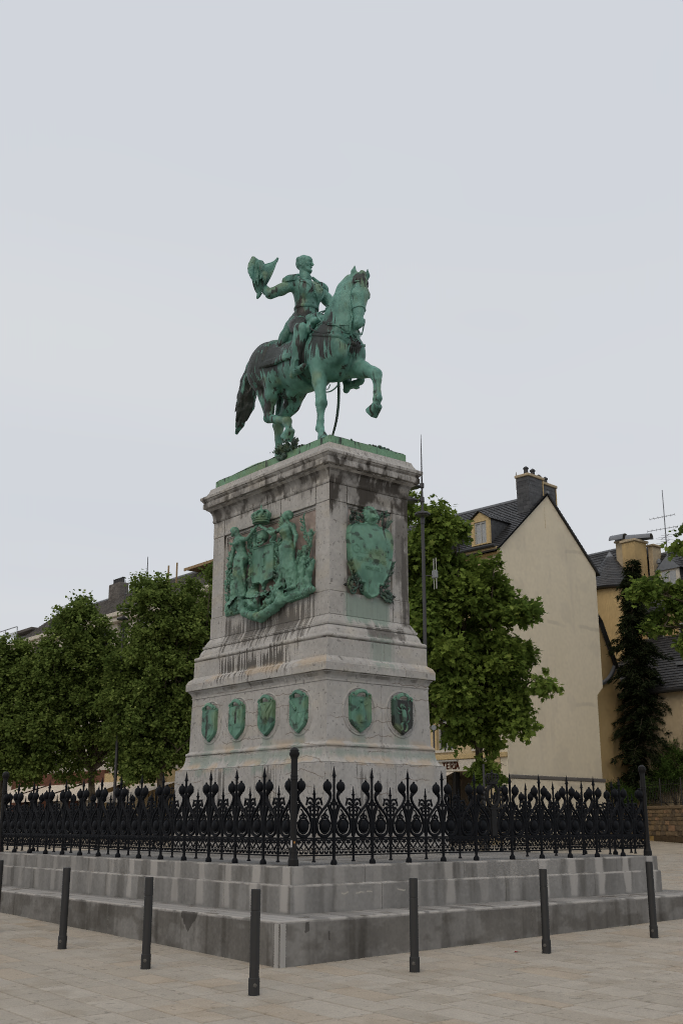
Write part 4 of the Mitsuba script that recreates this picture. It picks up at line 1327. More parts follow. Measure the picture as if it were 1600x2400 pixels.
for F, c, ch, lab in ((DL, 6.68, 'stripes', 'small bronze shield with plain upright bars'), (DL, 5.79, 'bars', 'small bronze shield quartered with bars'), (DL, 4.88, 'eagle', 'small bronze shield with a spread eagle'), (DL, 3.96, 'quarters', 'small bronze shield in quarters'),
                      (DR_, 3.93, 'lady', 'small bright green shield with a figure'), (DR_, 4.86, 'lion', 'small dark shield with a lion')):
    key = fast_number(SP_ + 'shield')
    small_shield(F, c, key, ch)
    labels[key] = {'label': lab}

# ------------------------------------------------------------------ the horseman
thing('equestrian_statue', 'green bronze statue of a rider raising his plumed hat on a stepping horse', 'statue')
ES = 'equestrian_statue__'
SX = 4.10                                       # the horse's median plane


def strands(P, scale, amp, seed=0, stretch=(1, 1, .22)):
    return amp * (2 * np.abs(meshkit.fbm(P * scale * np.asarray(stretch), 3, seed) - .5) * 2 - .5)


def make_horse():
    C = Clay((3.30, 2.95, 8.12), (4.90, 7.05, 11.85), .0165)
    X = SX
    # trunk
    C.bone((X, 4.30, 10.12), (X, 5.05, 10.15), .47, .50, .10, .90)
    C.bone((X, 5.05, 10.15), (X, 5.75, 10.33), .50, .45, .10, .90)
    C.bone((X, 5.75, 10.33), (X, 6.12, 10.52), .45, .46, .10, .92)
    for s in (-1, 1):
        C.egg((X + s * .21, 6.04, 10.45), (.25, .44, .46), .12)               # haunch
        C.egg((X + s * .20, 6.27, 10.35), (.20, .26, .40), .12)               # buttock
        C.egg((X + s * .20, 3.78, 10.02), (.20, .22, .34), .12)               # breast
        C.egg((X + s * .25, 4.08, 10.16), (.19, .34, .48), .12)               # shoulder
        C.egg((X + s * .27, 4.28, 9.92), (.17, .24, .26), .10)                # upper arm
    C.egg((X, 4.05, 9.84), (.24, .34, .30), .12)
    C.bone((X, 4.42, 10.55), (X, 4.9, 10.58), .24, .18, .16)                  # withers
    C.bone((X, 6.36, 10.78), (X, 6.66, 10.80), .15, .10, .12)                 # dock
    C.egg((X, 5.55, 9.74), (.10, .20, .12), .08)
    # neck, arched, slightly turned to the horse's right
    neck = [(X, 4.18, 10.38), (X, 3.98, 10.70), (X + .01, 3.83, 11.00), (X + .03, 3.73, 11.24), (X + .07, 3.60, 11.36)]
    C.chain(neck, [.46, .36, .28, .215, .17], .10, .74)
    C.chain([(X, 4.42, 10.56), (X, 4.17, 10.82), (X, 4.00, 11.08), (X + .02, 3.86, 11.33), (X + .05, 3.72, 11.44), (X + .08, 3.56, 11.45)], [.16, .13, .115, .105, .10, .10], .10)
    C.chain([(X, 3.80, 10.20), (X - .01, 3.74, 10.52), (X, 3.66, 10.86), (X + .03, 3.62, 11.05)], [.22, .17, .13, .12], .10)
    for s in (-1, 1):                                                          # the long neck muscle
        C.bone((X + s * .19, 3.80, 10.40), (X + s * .11, 3.74, 11.12), .10, .07, .09)
    # near fore leg, standing
    C.chain([(3.83, 4.27, 9.86), (3.81, 4.21, 9.48), (3.79, 4.14, 9.18)], [.185, .128, .096], .06)
    C.chain([(3.79, 4.14, 9.16), (3.78, 4.11, 9.02), (3.765, 4.11, 8.90)], [.098, .106, .080], .04)
    C.chain([(3.765, 4.105, 8.90), (3.74, 4.085, 8.66), (3.725, 4.075, 8.52)], [.070, .064, .078], .03)
    C.egg((3.725, 4.125, 8.52), (.05, .05, .06), .04)
    C.chain([(3.725, 4.07, 8.50), (3.71, 3.99, 8.37)], [.072, .066], .03)
    C.hoof((3.712, 4.0, 8.385), (3.70, 3.925, 8.19), .076, .122)
    # far fore leg, raised and bent
    C.chain([(4.37, 3.98, 9.84), (4.36, 3.62, 9.68), (4.35, 3.32, 9.53)], [.205, .150, .110], .07)
    C.chain([(4.35, 3.32, 9.53), (4.35, 3.235, 9.46), (4.35, 3.205, 9.34)], [.108, .112, .084], .04)
    C.chain([(4.35, 3.205, 9.34), (4.35, 3.205, 9.10), (4.35, 3.19, 8.985)], [.074, .068, .084], .03)
    C.egg((4.35, 3.25, 8.97), (.05, .05, .05), .04)
    C.chain([(4.35, 3.195, 8.97), (4.35, 3.225, 8.875)], [.078, .068], .03)
    C.hoof((4.35, 3.17, 8.86), (4.35, 3.37, 8.74), .088, .132)
    # near hind leg, flexed
    C.chain([(3.88, 6.12, 10.36), (3.86, 5.72, 10.08)], [.36, .25], .12, .75)
    C.chain([(3.86, 5.74, 10.05), (3.88, 5.85, 9.74), (3.90, 5.92, 9.46)], [.225, .150, .098], .07, .85)
    C.bone((3.88, 6.22, 10.0), (3.90, 6.02, 9.36), .11, .042, .08)
    C.chain([(3.90, 5.92, 9.46), (3.90, 5.945, 9.31)], [.098, .098], .04)
    C.bone((3.90, 5.99, 9.36), (3.90, 6.03, 9.29), .055, .058, .05)
    C.chain([(3.90, 5.94, 9.28), (3.90, 5.74, 9.205), (3.90, 5.42, 9.085), (3.90, 5.31, 9.05)], [.098, .076, .070, .086], .04)
    C.egg((3.90, 5.38, 8.99), (.05, .05, .05), .04)
    C.chain([(3.90, 5.32, 9.02), (3.90, 5.275, 8.90)], [.080, .068], .03)
    C.hoof((3.90, 5.19, 8.86), (3.90, 5.35, 8.69), .085, .130)
    # far hind leg, standing
    C.chain([(4.32, 6.05, 10.30), (4.35, 5.66, 9.98)], [.36, .27], .12, .75)
    C.chain([(4.35, 5.62, 9.96), (4.33, 5.76, 9.62), (4.28, 6.03, 9.36)], [.25, .165, .108], .08, .85)
    C.bone((4.34, 6.16, 9.92), (4.27, 6.20, 9.36), .09, .040, .06)
    C.chain([(4.27, 6.06, 9.38), (4.26, 6.11, 9.24)], [.110, .108], .04)
    C.bone((4.26, 6.20, 9.36), (4.26, 6.235, 9.29), .055, .060, .05)
    C.chain([(4.26, 6.11, 9.22), (4.25, 6.08, 8.96), (4.24, 6.06, 8.70), (4.24, 6.05, 8.58)], [.098, .076, .072, .088], .04)
    C.chain([(4.24, 6.04, 8.56), (4.24, 5.96, 8.40)], [.080, .070], .03)
    C.hoof((4.24, 5.97, 8.41), (4.24, 5.89, 8.20), .078, .12)
    # head, turned a little towards its right
    hf = unit((-.30, -.954, 0))
    D = unit(hf * .06 + np.array([-.09, .02, 0]) + np.array([0, 0, -1.0]))
    S = unit(np.cross(D, hf))                   # to the horse's left or right; used symmetrically
    N = unit(np.cross(S, D))
    if N @ hf < 0:
        N = -N
    P0 = np.array([4.19, 3.44, 11.45])
    q = lambda s, f, d: P0 + S * s + N * f + D * d
    R3 = np.array([S, N, D])
    C.egg(q(0, -.07, .10), (.125, .16, .20), .07, R3)
    C.bone(q(0, -.02, .14), q(0, .0, .42), .125, .150, .06)
    C.bone(q(0, .0, .42), q(0, -.01, .86), .135, .088, .06)
    C.bone(q(0, .085, .34), q(0, .045, .92), .060, .050, .05)
    C.bone(q(0, -.17, .50), q(0, -.085, .97), .070, .055, .06)
    C.egg(q(0, .0, 1.00), (.094, .085, .105), .05, R3)
    C.egg(q(0, -.085, 1.05), (.055, .05, .055), .04, R3)
    for s in (-1, 1):
        C.egg(q(s * .075, -.165, .42), (.070, .165, .215), .05, R3)
        C.egg(q(s * .140, .030, .405), (.042, .052, .060), .035, R3)
        C.bone(q(s * .10, .06, .30), q(s * .150, .045, .36), .030, .030, .03)
        C.egg(q(s * .158, .040, .425), (.026, .030, .034), .012, R3)
        C.bone(q(s * .125, -.03, .50), q(s * .088, .0, .78), .024, .018, .04)
        C.egg(q(s * .066, .050, .965), (.040, .045, .062), .03, R3)
        C.egg(q(s * .082, .085, .975), (.020, .035, .040), .012, R3, sub=True)
        C.bone(q(s * .10, -.035, 1.035), q(s * .105, -.075, .93), .008, .008, .012, sub=True)
        C.bone(q(s * .105, -.09, .03), q(s * .135, -.06, -.10), .052, .056, .03)
        C.bone(q(s * .135, -.06, -.10), q(s * .130, -.035, -.235), .050, .010, .02)
        C.bone(q(s * .142, -.0, -.02), q(s * .138, .0, -.16), .022, .010, .012, sub=True)
        C.bone(q(s * .06, .0, .48), q(s * .05, .0, .9), .012, .010, .03, sub=False)
    C.wrinkle(lambda P: .010 * (meshkit.fbm(P * 6, 3, 4) - .5) + .004 * (meshkit.fbm(P * 22, 2, 9) - .5))
    return C.mesh(2), q, R3


def make_hair(q, R3):
    C = Clay((3.7, 3.15, 10.55), (4.5, 4.75, 11.95), .0125)
    X = SX
    # cropped mane lying along the crest, forelock between the ears
    C.chain([(X + .02, 4.44, 10.66), (X + .03, 4.20, 10.90), (X + .02, 4.04, 11.17), (X + .03, 3.90, 11.41), (X + .05, 3.74, 11.52), (X + .08, 3.56, 11.52)], [.085, .085, .08, .075, .07, .06], .03)
    C.chain([(X + .12, 4.2, 10.8), (X + .12, 4.02, 11.06), (X + .12, 3.86, 11.28), (X + .13, 3.68, 11.43)], [.08, .08, .08, .06], .04)
    C.egg(q(0, -.01, -.05), (.060, .065, .065), .04, R3)
    for s, f, d in ((-.045, .13, .33), (0, .145, .40), (.05, .135, .30), (.02, .15, .36)):
        C.chain([q(s * .4, .05, -.05), q(s * .8, .105, .12), q(s, f, d)], [.045, .036, .008], .02)
    C.wrinkle(lambda P: strands(P, 26, .009, 3, (1, .6, .3)))
    return C.mesh(1)


def make_tail():
    C = Clay((3.75, 6.55, 9.2), (4.45, 7.75, 11.05), .0145)
    X = SX
    C.chain([(X, 6.62, 10.80), (X, 6.83, 10.76), (X, 6.94, 10.48), (X - .01, 7.00, 10.16), (X - .01, 7.13, 9.84), (X - .01, 7.25, 9.58), (X - .02, 7.35, 9.40)], [.09, .10, .135, .145, .120, .080, .025], .06)
    C.chain([(X - .04, 6.90, 10.72), (X - .05, 7.05, 10.46), (X - .05, 7.18, 10.16), (X - .06, 7.36, 9.86)], [.07, .08, .07, .012], .04)
    C.chain([(X + .05, 6.88, 10.6), (X + .07, 6.91, 10.3), (X + .05, 6.98, 9.9), (X + .02, 7.10, 9.6)], [.08, .10, .085, .025], .05)
    C.chain([(X - .10, 6.88, 10.5), (X - .12, 6.97, 10.2), (X - .12, 7.06, 9.95), (X - .12, 7.22, 9.62)], [.06, .08, .07, .015], .03)
    C.wrinkle(lambda P: strands(P - np.array([0, .28, 0]) * (11 - P[:, 2:3]), 17, .020, 5, (1, 1, .16)))
    return C.mesh(1)


HORSE, HQ, HR = make_horse()
add(ES + 'horse', HORSE, 'statue_bronze', smooth=True)
add(ES + 'horse__mane', make_hair(HQ, HR), 'statue_bronze', smooth=True)
add(ES + 'horse__tail', make_tail(), 'statue_bronze', smooth=True)


def make_saddle_cloth():
    """A shell lying on the horse's back and flanks, with a rolled border."""
    C = Clay((3.45, 4.3, 9.95), (4.75, 6.25, 11.2), .0155)
    X = SX
    C.bone((X, 4.55, 10.16), (X, 5.05, 10.16), .535, .545, .10, .93)
    C.bone((X, 5.05, 10.16), (X, 5.75, 10.34), .545, .50, .10, .93)
    C.bone((X, 5.75, 10.34), (X, 6.0, 10.48), .50, .50, .10, .94)
    for s in (-1, 1):
        C.egg((X + s * .22, 6.1, 10.46), (.275, .44, .48), .12)
    s, P = C.block(C.lo, C.lo + C.h * C.n)
    x, y, z = P[..., 0], P[..., 1], P[..., 2]
    low = 10.16 + .13 * (y - 5.3)                              # the lower hem climbs towards the tail
    cut = np.maximum(np.maximum(low - z, y - (5.86 + .18 * (10.6 - z))), 4.62 - y)
    F0 = C.F.copy()
    rim = np.abs(cut + .075) - .055                            # border band
    F = np.minimum(np.maximum(F0, cut), np.maximum(F0 - .016, rim))
    C.F = np.maximum(F, -(F0 + .05)).astype(np.float32)
    C.wrinkle(lambda P: .012 * (meshkit.fbm(P * np.array([7, 7, 4.0]), 3, 11) - .5))
    return C.mesh(1)


add(ES + 'horse__saddle_cloth', make_saddle_cloth(), 'statue_bronze', smooth=True)


def make_saddle():
    C = Clay((3.5, 4.2, 10.45), (4.7, 5.6, 11.25), .015)
    X = SX
    C.bone((X, 4.62, 10.74), (X, 5.2, 10.72), .19, .22, .10, 1.1)
    C.bone((X, 5.28, 10.76), (X, 5.36, 10.86), .20, .12, .08, 1.2)
    for s in (-1, 1):                                          # pistol holsters and rolled cloak before the rider
        C.bone((X + s * .06, 4.55, 10.98), (X + s * .30, 4.50, 10.86), .105, .10, .05)
        C.bone((X + s * .28, 4.48, 10.74), (X + s * .38, 4.46, 10.62), .095, .055, .03)
        C.egg((X + s * .36, 4.47, 10.58), (.055, .055, .05), .02)
        C.bone((X + s * .06, 4.40, 10.90), (X + s * .32, 4.36, 10.76), .07, .065, .03)
    C.wrinkle(lambda P: .010 * (meshkit.fbm(P * 10, 3, 12) - .5))
    return C.mesh(1)


add(ES + 'horse__saddle', make_saddle(), 'statue_bronze', smooth=True)


def hug(path, off=.012):
    """The path laid onto the horse's skin."""
    p = np.asarray(path, float)
    q_, d, f = trimesh.proximity.closest_point(HORSE, p)
    return q_ + HORSE.face_normals[f] * off


def strap(path, r, n=40, flat=.45, off=.012, sides=6):
    return tube(hug(spline(path, n), off), r, sides, flat=flat)


q = HQ
tack = []
for s in (-1, 1):
    tack.append(strap([q(s * .10, .04, .10), q(s * .15, -.06, .28), q(s * .14, -.10, .55), q(s * .115, -.06, .90)], .016, 24))
tack.append(strap([q(-.13, .02, .16), q(-.06, .14, .17), q(.06, .14, .17), q(.13, .02, .16)], .017, 20))
tack.append(strap([q(-.12, -.05, .70), q(-.06, .12, .70), q(.06, .12, .70), q(.12, -.05, .70)], .014, 20))
for s in (-1, 1):
    tack.append(tube(spline([q(s * .115, -.03, .86), q(s * .125, -.05, .98), q(s * .125, -.075, 1.08), q(s * .12, -.10, 1.16)], 14), [.012, .014, .010], 6))
    a = np.linspace(0, 2 * np.pi, 18)
    tack.append(tube(np.array([q(s * .128, -.05 + .045 * math.cos(t), .93 + .075 * math.sin(t)) for t in a]), .009, 5))
for k in range(3):
    tack.append(tube(spline([q(-.11 + .0 * k, -.09, 1.12 + .03 * k), q(0, -.12, 1.20 + .06 * k), q(.11, -.09, 1.12 + .03 * k)], 12), .007, 5))
add(ES + 'horse__bridle', cat(tack), 'statue_bronze', smooth=40)

breast = [strap([(3.70, 4.62, 10.62), (3.66, 4.20, 10.40), (3.80, 3.74, 10.18), (SX, 3.55, 10.02), (4.40, 3.74, 10.18), (4.54, 4.2, 10.40), (4.50, 4.62, 10.62)], .030, 60),
          strap([(3.80, 4.50, 10.78), (3.74, 4.05, 10.62), (3.88, 3.72, 10.42), (SX, 3.56, 10.28), (4.32, 3.72, 10.42), (4.46, 4.05, 10.62), (4.40, 4.5, 10.78)], .020, 60),
          strap([(SX, 3.58, 10.05), (SX + .02, 3.66, 9.80), (SX + .02, 3.86, 9.60), (SX, 4.1, 9.54), (SX, 4.4, 9.56)], .030, 40),
          strap([(3.58, 4.74, 10.2), (3.66, 4.76, 9.9), (3.85, 4.76, 9.70), (SX, 4.76, 9.64), (4.35, 4.76, 9.7), (4.6, 4.76, 10.0)], .034, 40)]
c0 = hug([(SX, 3.5, 10.10)], .02)[0]
breast.append(sphere(c0, .06))
for k in range(7):
    t = k / 6 - .5
    breast.append(tube(spline([c0 + [t * .16, 0, .05], c0 + [t * .30, .015, -.10], c0 + [t * .26, .04, -.24]], 8), [.018, .022, .006], 5))
    breast.append(sphere(c0 + [t * .34, -.01 + abs(t) * .05, .11 + .06 * math.cos(5 * t)], .026, 1))
add(ES + 'horse__breast_collar', cat(breast), 'statue_bronze', smooth=40)

HAND_L = np.array([4.30, 4.58, 11.24])
reins = []
for s in (-1, 1):
    reins.append(tube(spline([HAND_L, (SX + s * .20, 4.40, 10.96), (SX + s * .33, 4.06, 10.62), (SX + s * .30, 3.74, 10.46), q(s * .125, -.05, .95)], 36), .013, 6))
    reins.append(tube(spline([HAND_L, (SX + s * .30, 4.42, 10.82), (SX + s * .44, 4.30, 10.56), (SX + s * .42, 4.00, 10.36), (SX + s * .30, 3.72, 10.32), q(s * .12, -.10, 1.15)], 40), .013, 6))
add(ES + 'horse__reins', cat(reins), 'statue_bronze', smooth=40)


# ------------------------------------------------------------------ the rider
def finger_chain(C, base, direction, curl, n, length, r):
    """One finger: a short chain that bends about the axis curl."""
    p, d = np.asarray(base, float), unit(direction)
    for k in range(3):
        step = length * (.45, .32, .23)[k]
        p2 = p + d * step
        C.bone(p, p2, r * (1 - .12 * k), r * (1 - .12 * (k + 1)), .006)
        p = p2
        a = n[k]
        d = unit(d * math.cos(a) + np.cross(curl, d) * math.sin(a))


WR_R, HA_R = np.array([3.40, 5.50, 11.80]), np.array([3.40, 5.56, 11.93])


def make_rider():
    C = Clay((3.0, 3.8, 9.35), (4.95, 6.0, 12.70), .0145)
    # trunk in a buttoned coat
    C.bone((4.10, 5.04, 10.98), (4.09, 5.02, 11.18), .235, .215, .06, 1.08)
    C.bone((4.09, 5.02, 11.18), (4.09, 5.00, 11.36), .215, .195, .05, 1.10)
    C.bone((4.09, 5.00, 11.38), (4.10, 5.02, 11.66), .195, .235, .06, 1.16)
    C.bone((3.90, 5.04, 11.80), (4.30, 5.02, 11.84), .155, .155, .08)
    C.egg((4.00, 4.86, 11.68), (.15, .12, .18), .08)
    C.egg((4.21, 4.85, 11.68), (.15, .12, .18), .08)
    C.bone((4.10, 5.05, 11.84), (4.10, 5.06, 12.12), .125, .100, .05)
    C.chain([(4.10, 5.05, 11.98), (4.10, 5.055, 12.05)], [.112, .108], .01)      # standing collar
    # right arm raised to the side, hand behind the hat brim
    C.chain([(3.80, 5.07, 11.83), (3.58, 5.14, 11.66), (3.37, 5.22, 11.53)], [.130, .112, .098], .05)
    C.chain([(3.37, 5.22, 11.53), (3.385, 5.38, 11.67), WR_R], [.098, .084, .066], .03)
    C.bone(WR_R - [0, .02, .03], WR_R + [0, .0, .01], .072, .076, .01)
    # left arm bent to the reins
    C.chain([(4.42, 5.02, 11.86), (4.56, 4.95, 11.68), (4.63, 4.88, 11.52)], [.130, .112, .098], .05)
    C.chain([(4.63, 4.88, 11.52), (4.48, 4.74, 11.37), (4.36, 4.63, 11.28)], [.096, .080, .066], .03)
    C.egg((4.31, 4.59, 11.25), (.062, .062, .055), .03)
    for k in range(4):
        finger_chain(C, np.array([4.335 - .032 * k, 4.565 - .012 * k, 11.28 - .020 * k]), (-.35, -.7, -.4), unit((1, -.3, -.4)), (.9, .9, .6), .13, .021)
    finger_chain(C, (4.35, 4.56, 11.285), (-.8, -.5, .1), unit((.2, .2, -1)), (.3, .3, .2), .12, .024)
    # legs astride
    C.chain([(3.93, 5.05, 10.98), (3.80, 4.82, 10.80), (3.665, 4.585, 10.62)], [.215, .180, .135], .06)
    C.chain([(3.665, 4.585, 10.62), (3.645, 4.65, 10.30), (3.63, 4.69, 10.00), (3.625, 4.72, 9.86)], [.135, .118, .098, .104], .04)
    C.chain([(3.62, 4.72, 9.80), (3.61, 4.58, 9.785), (3.60, 4.44, 9.80), (3.60, 4.38, 9.81)], [.078, .070, .060, .046], .03)
    C.egg((3.625, 4.79, 9.755), (.060, .070, .07), .02)
    C.chain([(4.27, 5.05, 10.98), (4.42, 4.80, 10.72), (4.53, 4.52, 10.45)], [.215, .180, .135], .06)
    C.chain([(4.53, 4.52, 10.45), (4.56, 4.44, 10.10), (4.57, 4.36, 9.80), (4.57, 4.33, 9.70)], [.135, .122, .085, .085], .04)
    C.chain([(4.57, 4.31, 9.63), (4.585, 4.14, 9.61), (4.60, 3.97, 9.62), (4.60, 3.92, 9.63)], [.082, .072, .064, .052], .03)
    C.egg((4.57, 4.35, 9.56), (.062, .07, .07), .02)
    # folds: trousers, sleeves, waist
    def folds(P):
        z = P[:, 2]
        leg = np.clip((11.0 - z) * 3, 0, 1) * np.clip((z - 9.95) * 4, 0, 1)
        arm = np.clip((np.abs(P[:, 0] - 4.1) - .35) * 4, 0, 1) * np.clip((z - 11.2) * 5, 0, 1)
        waist = np.exp(-((z - 11.34) / .13) ** 2)
        w = meshkit.fbm(P * np.array([6, 6, 2.2]), 3, 21) - .5
        v = meshkit.fbm(P * np.array([3, 3, 17.0]), 3, 22) - .5
        return leg * .035 * w + arm * .030 * (meshkit.fbm(P * 9, 3, 23) - .5) + waist * .025 * v
    C.wrinkle(folds)
    return C.mesh(2)


add(ES + 'rider', make_rider(), 'statue_bronze', smooth=True)


def make_head():
    hf = unit((.42, -.91, 0))
    S = np.array([-hf[1], hf[0], 0.0])
    U = np.array([0, 0, 1.0])
    P0 = np.array([4.09, 5.075, 12.32])
    q = lambda f, s, u: P0 + hf * f + S * s + U * u
    R3 = np.array([hf, S, U])
    C = Clay((3.85, 4.78, 12.0), (4.42, 5.34, 12.62), .0068)
    C.egg(q(-.015, 0, .055), (.160, .122, .150), .03, R3)
    C.bone(q(.035, 0, .03), q(.060, 0, -.11), .100, .066, .04)
    C.egg(q(.085, 0, .085), (.070, .090, .075), .03, R3)          # forehead
    C.bone(q(.0, 0, -.08), q(-.015, 0, -.26), .088, .095, .04)    # neck
    for s in (-1, 1):
        C.bone(q(.02, s * .085, -.055), q(.095, s * .038, -.128), .036, .034, .03)      # jaw
        C.egg(q(.088, s * .062, -.015), (.035, .034, .035), .025, R3)                   # cheekbone
        C.egg(q(.140, s * .046, .036), (.026, .026, .018), .014, R3, sub=True)          # eye socket
        C.egg(q(.118, s * .046, .034), (.020, .022, .014), .006, R3)
        C.bone(q(.146, s * .018, .062), q(.118, s * .078, .060), .014, .012, .012)      # brow
        C.egg(q(-.012, s * .122, -.005), (.030, .014, .046), .01, R3)                   # ear
        C.egg(q(-.006, s * .134, .0), (.014, .008, .022), .006, R3, sub=True)
        C.bone(q(.030, s * .108, .03), q(.042, s * .098, -.06), .022, .018, .012)       # side whiskers
        C.egg(q(.020, s * .112, .085), (.05, .022, .05), .012, R3)
        C.egg(q(-.08, s * .085, .10), (.05, .04, .06), .02, R3)
    C.bone(q(.140, 0, .055), q(.176, 0, -.018), .014, .020, .014)    # nose
    C.bone(q(.160, -.016, -.024), q(.160, .016, -.024), .014, .014, .008)
    C.bone(q(.136, -.022, -.062), q(.136, .022, -.062), .012, .012, .008)
    C.bone(q(.138, -.030, -.055), q(.138, .030, -.055), .010, .010, .006)   # moustache line
    C.bone(q(.146, -.022, -.074), q(.146, .022, -.074), .0045, .0045, .006, sub=True)
    C.egg(q(.126, 0, -.132), (.034, .036, .030), .016, R3)
    C.egg(q(.06, 0, -.15), (.06, .05, .03), .03, R3)
    hair = [(.055, .045, .195), (.02, -.05, .20), (.075, .0, .185), (-.02, .03, .21), (.03, .01, .212)]
    for f, s, u in hair:
        C.bone(q(f - .01, s, u - .025), q(f - .06, s * 1.2, u - .025), .018, .012, .014)
    def tufts(P):
        L = P - P0
        f, u = L @ hf, L[:, 2]
        back = np.clip((.05 - f) * 14, 0, 1) * np.clip((u + .06) * 12, 0, 1)
        return back * strands(P, 26, .0045, 31, (1, 1, .5))
    C.wrinkle(tufts)
    m = C.mesh(1)
    m.vertices = P0 + (m.vertices - P0) * 1.08
    return m, q


HEAD, RQ = make_head()
add(ES + 'rider__head', HEAD, 'statue_bronze', smooth=True)


def make_hand():
    C = Clay((3.2, 5.35, 11.7), (3.62, 5.80, 12.15), .006)
    C.bone(WR_R, HA_R, .052, .056, .02)
    C.egg(HA_R, (.045, .060, .065), .02)
    for k in range(4):
        finger_chain(C, HA_R + np.array([-.01, -.045 + .030 * k, .045 + .006 * k]), (-.1, -.05, 1), unit((.1, 1, 0)), (-.5, -.7, -.5), .125 - .01 * abs(k - 1), .019)
    finger_chain(C, HA_R + np.array([.01, -.055, -.01]), (-.3, -.5, .8), unit((.4, .8, .2)), (-.3, -.3, -.2), .11, .021)
    return C.mesh(1)


add(ES + 'rider__hand', make_hand(), 'statue_bronze', smooth=True)


def epaulette(c, out):
    """A padded plate on the shoulder with a fringe of bullion cords hanging from its outer edge."""
    c, out = np.asarray(c, float), unit(out)
    side = np.cross([0, 0, 1.0], out)
    up = unit(np.cross(out, side))
    C = Clay(c - .3, c + .3, .0105)
    R3 = np.array([out, side, up])
    C.egg(c + out * .02 + up * .015, (.150, .130, .032), .02, R3)
    C.egg(c + out * .03 + up * .045, (.105, .095, .025), .02, R3)
    C.bone(c - out * .06 + up * .045, c - out * .20 + up * .075, .045, .030, .03)
    m = [C.mesh(1)]
    for k in range(22):
        a = math.radians(-115 + 230 * k / 21)
        d = out * math.cos(a) * .150 + side * math.sin(a) * .130
        p = c + out * .02 + d
        m.append(tube([p + up * .02, p + d * .10 - [0, 0, .02], p + d * .12 - [0, 0, .085]], [.017, .019, .015], 5))
    return cat(m)


add(ES + 'rider__epaulette', epaulette((3.765, 5.07, 11.925), (-.93, .05, -.30)), 'statue_bronze', smooth=40)
add(ES + 'rider__epaulette_001', epaulette((4.435, 5.02, 11.955), (.93, -.05, -.30)), 'statue_bronze', smooth=40)


def rider_skin(path, n, off):
    p = spline(path, n)
    m = RIDER
    c, d, f = trimesh.proximity.closest_point(m, p)
    return c + m.face_normals[f] * off


v_, f_, _, _, _ = meshkit.WRITTEN[scene[ES + 'rider']['filename']]
RIDER = trimesh.Trimesh(v_, f_, process=False)


def ribbon(path, n, w, off, mesh, th=.012):
    """A flat band of width w laid on a mesh along the path."""
    p = spline(path, n)
    c, d, f = trimesh.proximity.closest_point(mesh, p)
    N = mesh.face_normals[f]
    N = np.array([N[max(0, i - 3):i + 4].mean(0) for i in range(n)])
    N /= np.linalg.norm(N, axis=1, keepdims=True)
    t = np.gradient(c, axis=0)
    t /= np.linalg.norm(t, axis=1, keepdims=True)
    b = np.cross(t, N)
    rows = [c + b * (w / 2 * u) + N * (off + h) for u, h in ((-1, -.03), (-1, 0), (-.8, th), (0, th * .8), (.8, th), (1, 0), (1, -.03))]
    V = np.stack(rows, 1)
    k = V.shape[1]
    i, j = np.meshgrid(np.arange(n - 1), np.arange(k - 1), indexing='ij')
    return tm(V.reshape(-1, 3), np.stack([i * k + j, i * k + j + 1, (i + 1) * k + j + 1, (i + 1) * k + j], -1).reshape(-1, 4))


trim = [ribbon([(3.86, 5.0, 11.95), (3.90, 4.84, 11.86), (4.02, 4.74, 11.76), (4.16, 4.72, 11.62), (4.28, 4.76, 11.48), (4.36, 4.86, 11.38)], 34, .13, .004, RIDER)]
for k in range(3):
    t = k / 2
    trim.append(tube(rider_skin([(4.22 + .02 * k, 4.88, 11.90 - .01 * k), (4.31 + .02 * k, 4.82, 11.74), (4.28 + .03 * k, 4.76, 11.56), (4.20 + .05 * k, 4.78, 11.48)], 22, .012), .012, 5))
add(ES + 'rider__sash', cat(trim), 'statue_bronze', smooth=40)
bits = []
for k in range(6):
    p = rider_skin([(4.10, 4.70, 11.84 - .085 * k), (4.10, 4.70, 11.84 - .085 * k - .001)], 2, .006)[0]
    bits.append(sphere(p, .017, 1))
for x, z, r in ((4.22, 11.80, .035), (4.30, 11.74, .03), (4.20, 11.68, .03)):
    p = rider_skin([(x, 4.70, z), (x, 4.70, z - .001)], 2, .004)[0]
    st = lathe([(r, 0), (r * .8, .012), (.006, .020)], 8)
    bits.append(moved(st, frame3(p, (1, 0, 0), (0, 0, 1), (0, -1, 0))))
a = np.linspace(0, 2 * np.pi, 40)
belt = np.stack([4.09 + .30 * np.cos(a), 5.0 + .27 * np.sin(a), 11.335 + .015 * np.cos(a)], 1)
c, d, f = trimesh.proximity.closest_point(RIDER, belt)
belt = c + RIDER.face_normals[f] * .008
bits.append(tube(belt, .034, 6, flat=.35))
add(ES + 'rider__belt_and_buttons', cat(bits), 'statue_bronze', smooth=40)
col = [(.120, 11.97), (.124, 11.98), (.122, 12.065), (.116, 12.075)]
add(ES + 'rider__collar', lathe(col, 22, (4.10, 5.05, 0), close=False), 'statue_bronze', smooth=40)


def make_coat_tail():
    C = Clay((3.5, 4.9, 10.4), (4.7, 5.9, 11.4), .0145)
    for s in (-1, 1):
        C.chain([(4.1 + s * .10, 5.18, 11.22), (4.1 + s * .17, 5.27, 11.02), (4.1 + s * .24, 5.36, 10.80), (4.1 + s * .30, 5.42, 10.66)], [.10, .12, .12, .09], .05)
        C.bone((4.1 + s * .12, 5.25, 11.05), (4.1 + s * .10, 5.55, 10.74), .10, .07, .05)
    C.wrinkle(lambda P: .05 * (meshkit.fbm((P - np.array([0, .45, 0]) * (11 - P[:, 2:3])) * np.array([9, 9, 1.5]), 3, 33) - .5))
    return C.mesh(1)


add(ES + 'rider__coat_tail', make_coat_tail(), 'statue_bronze', smooth=True)

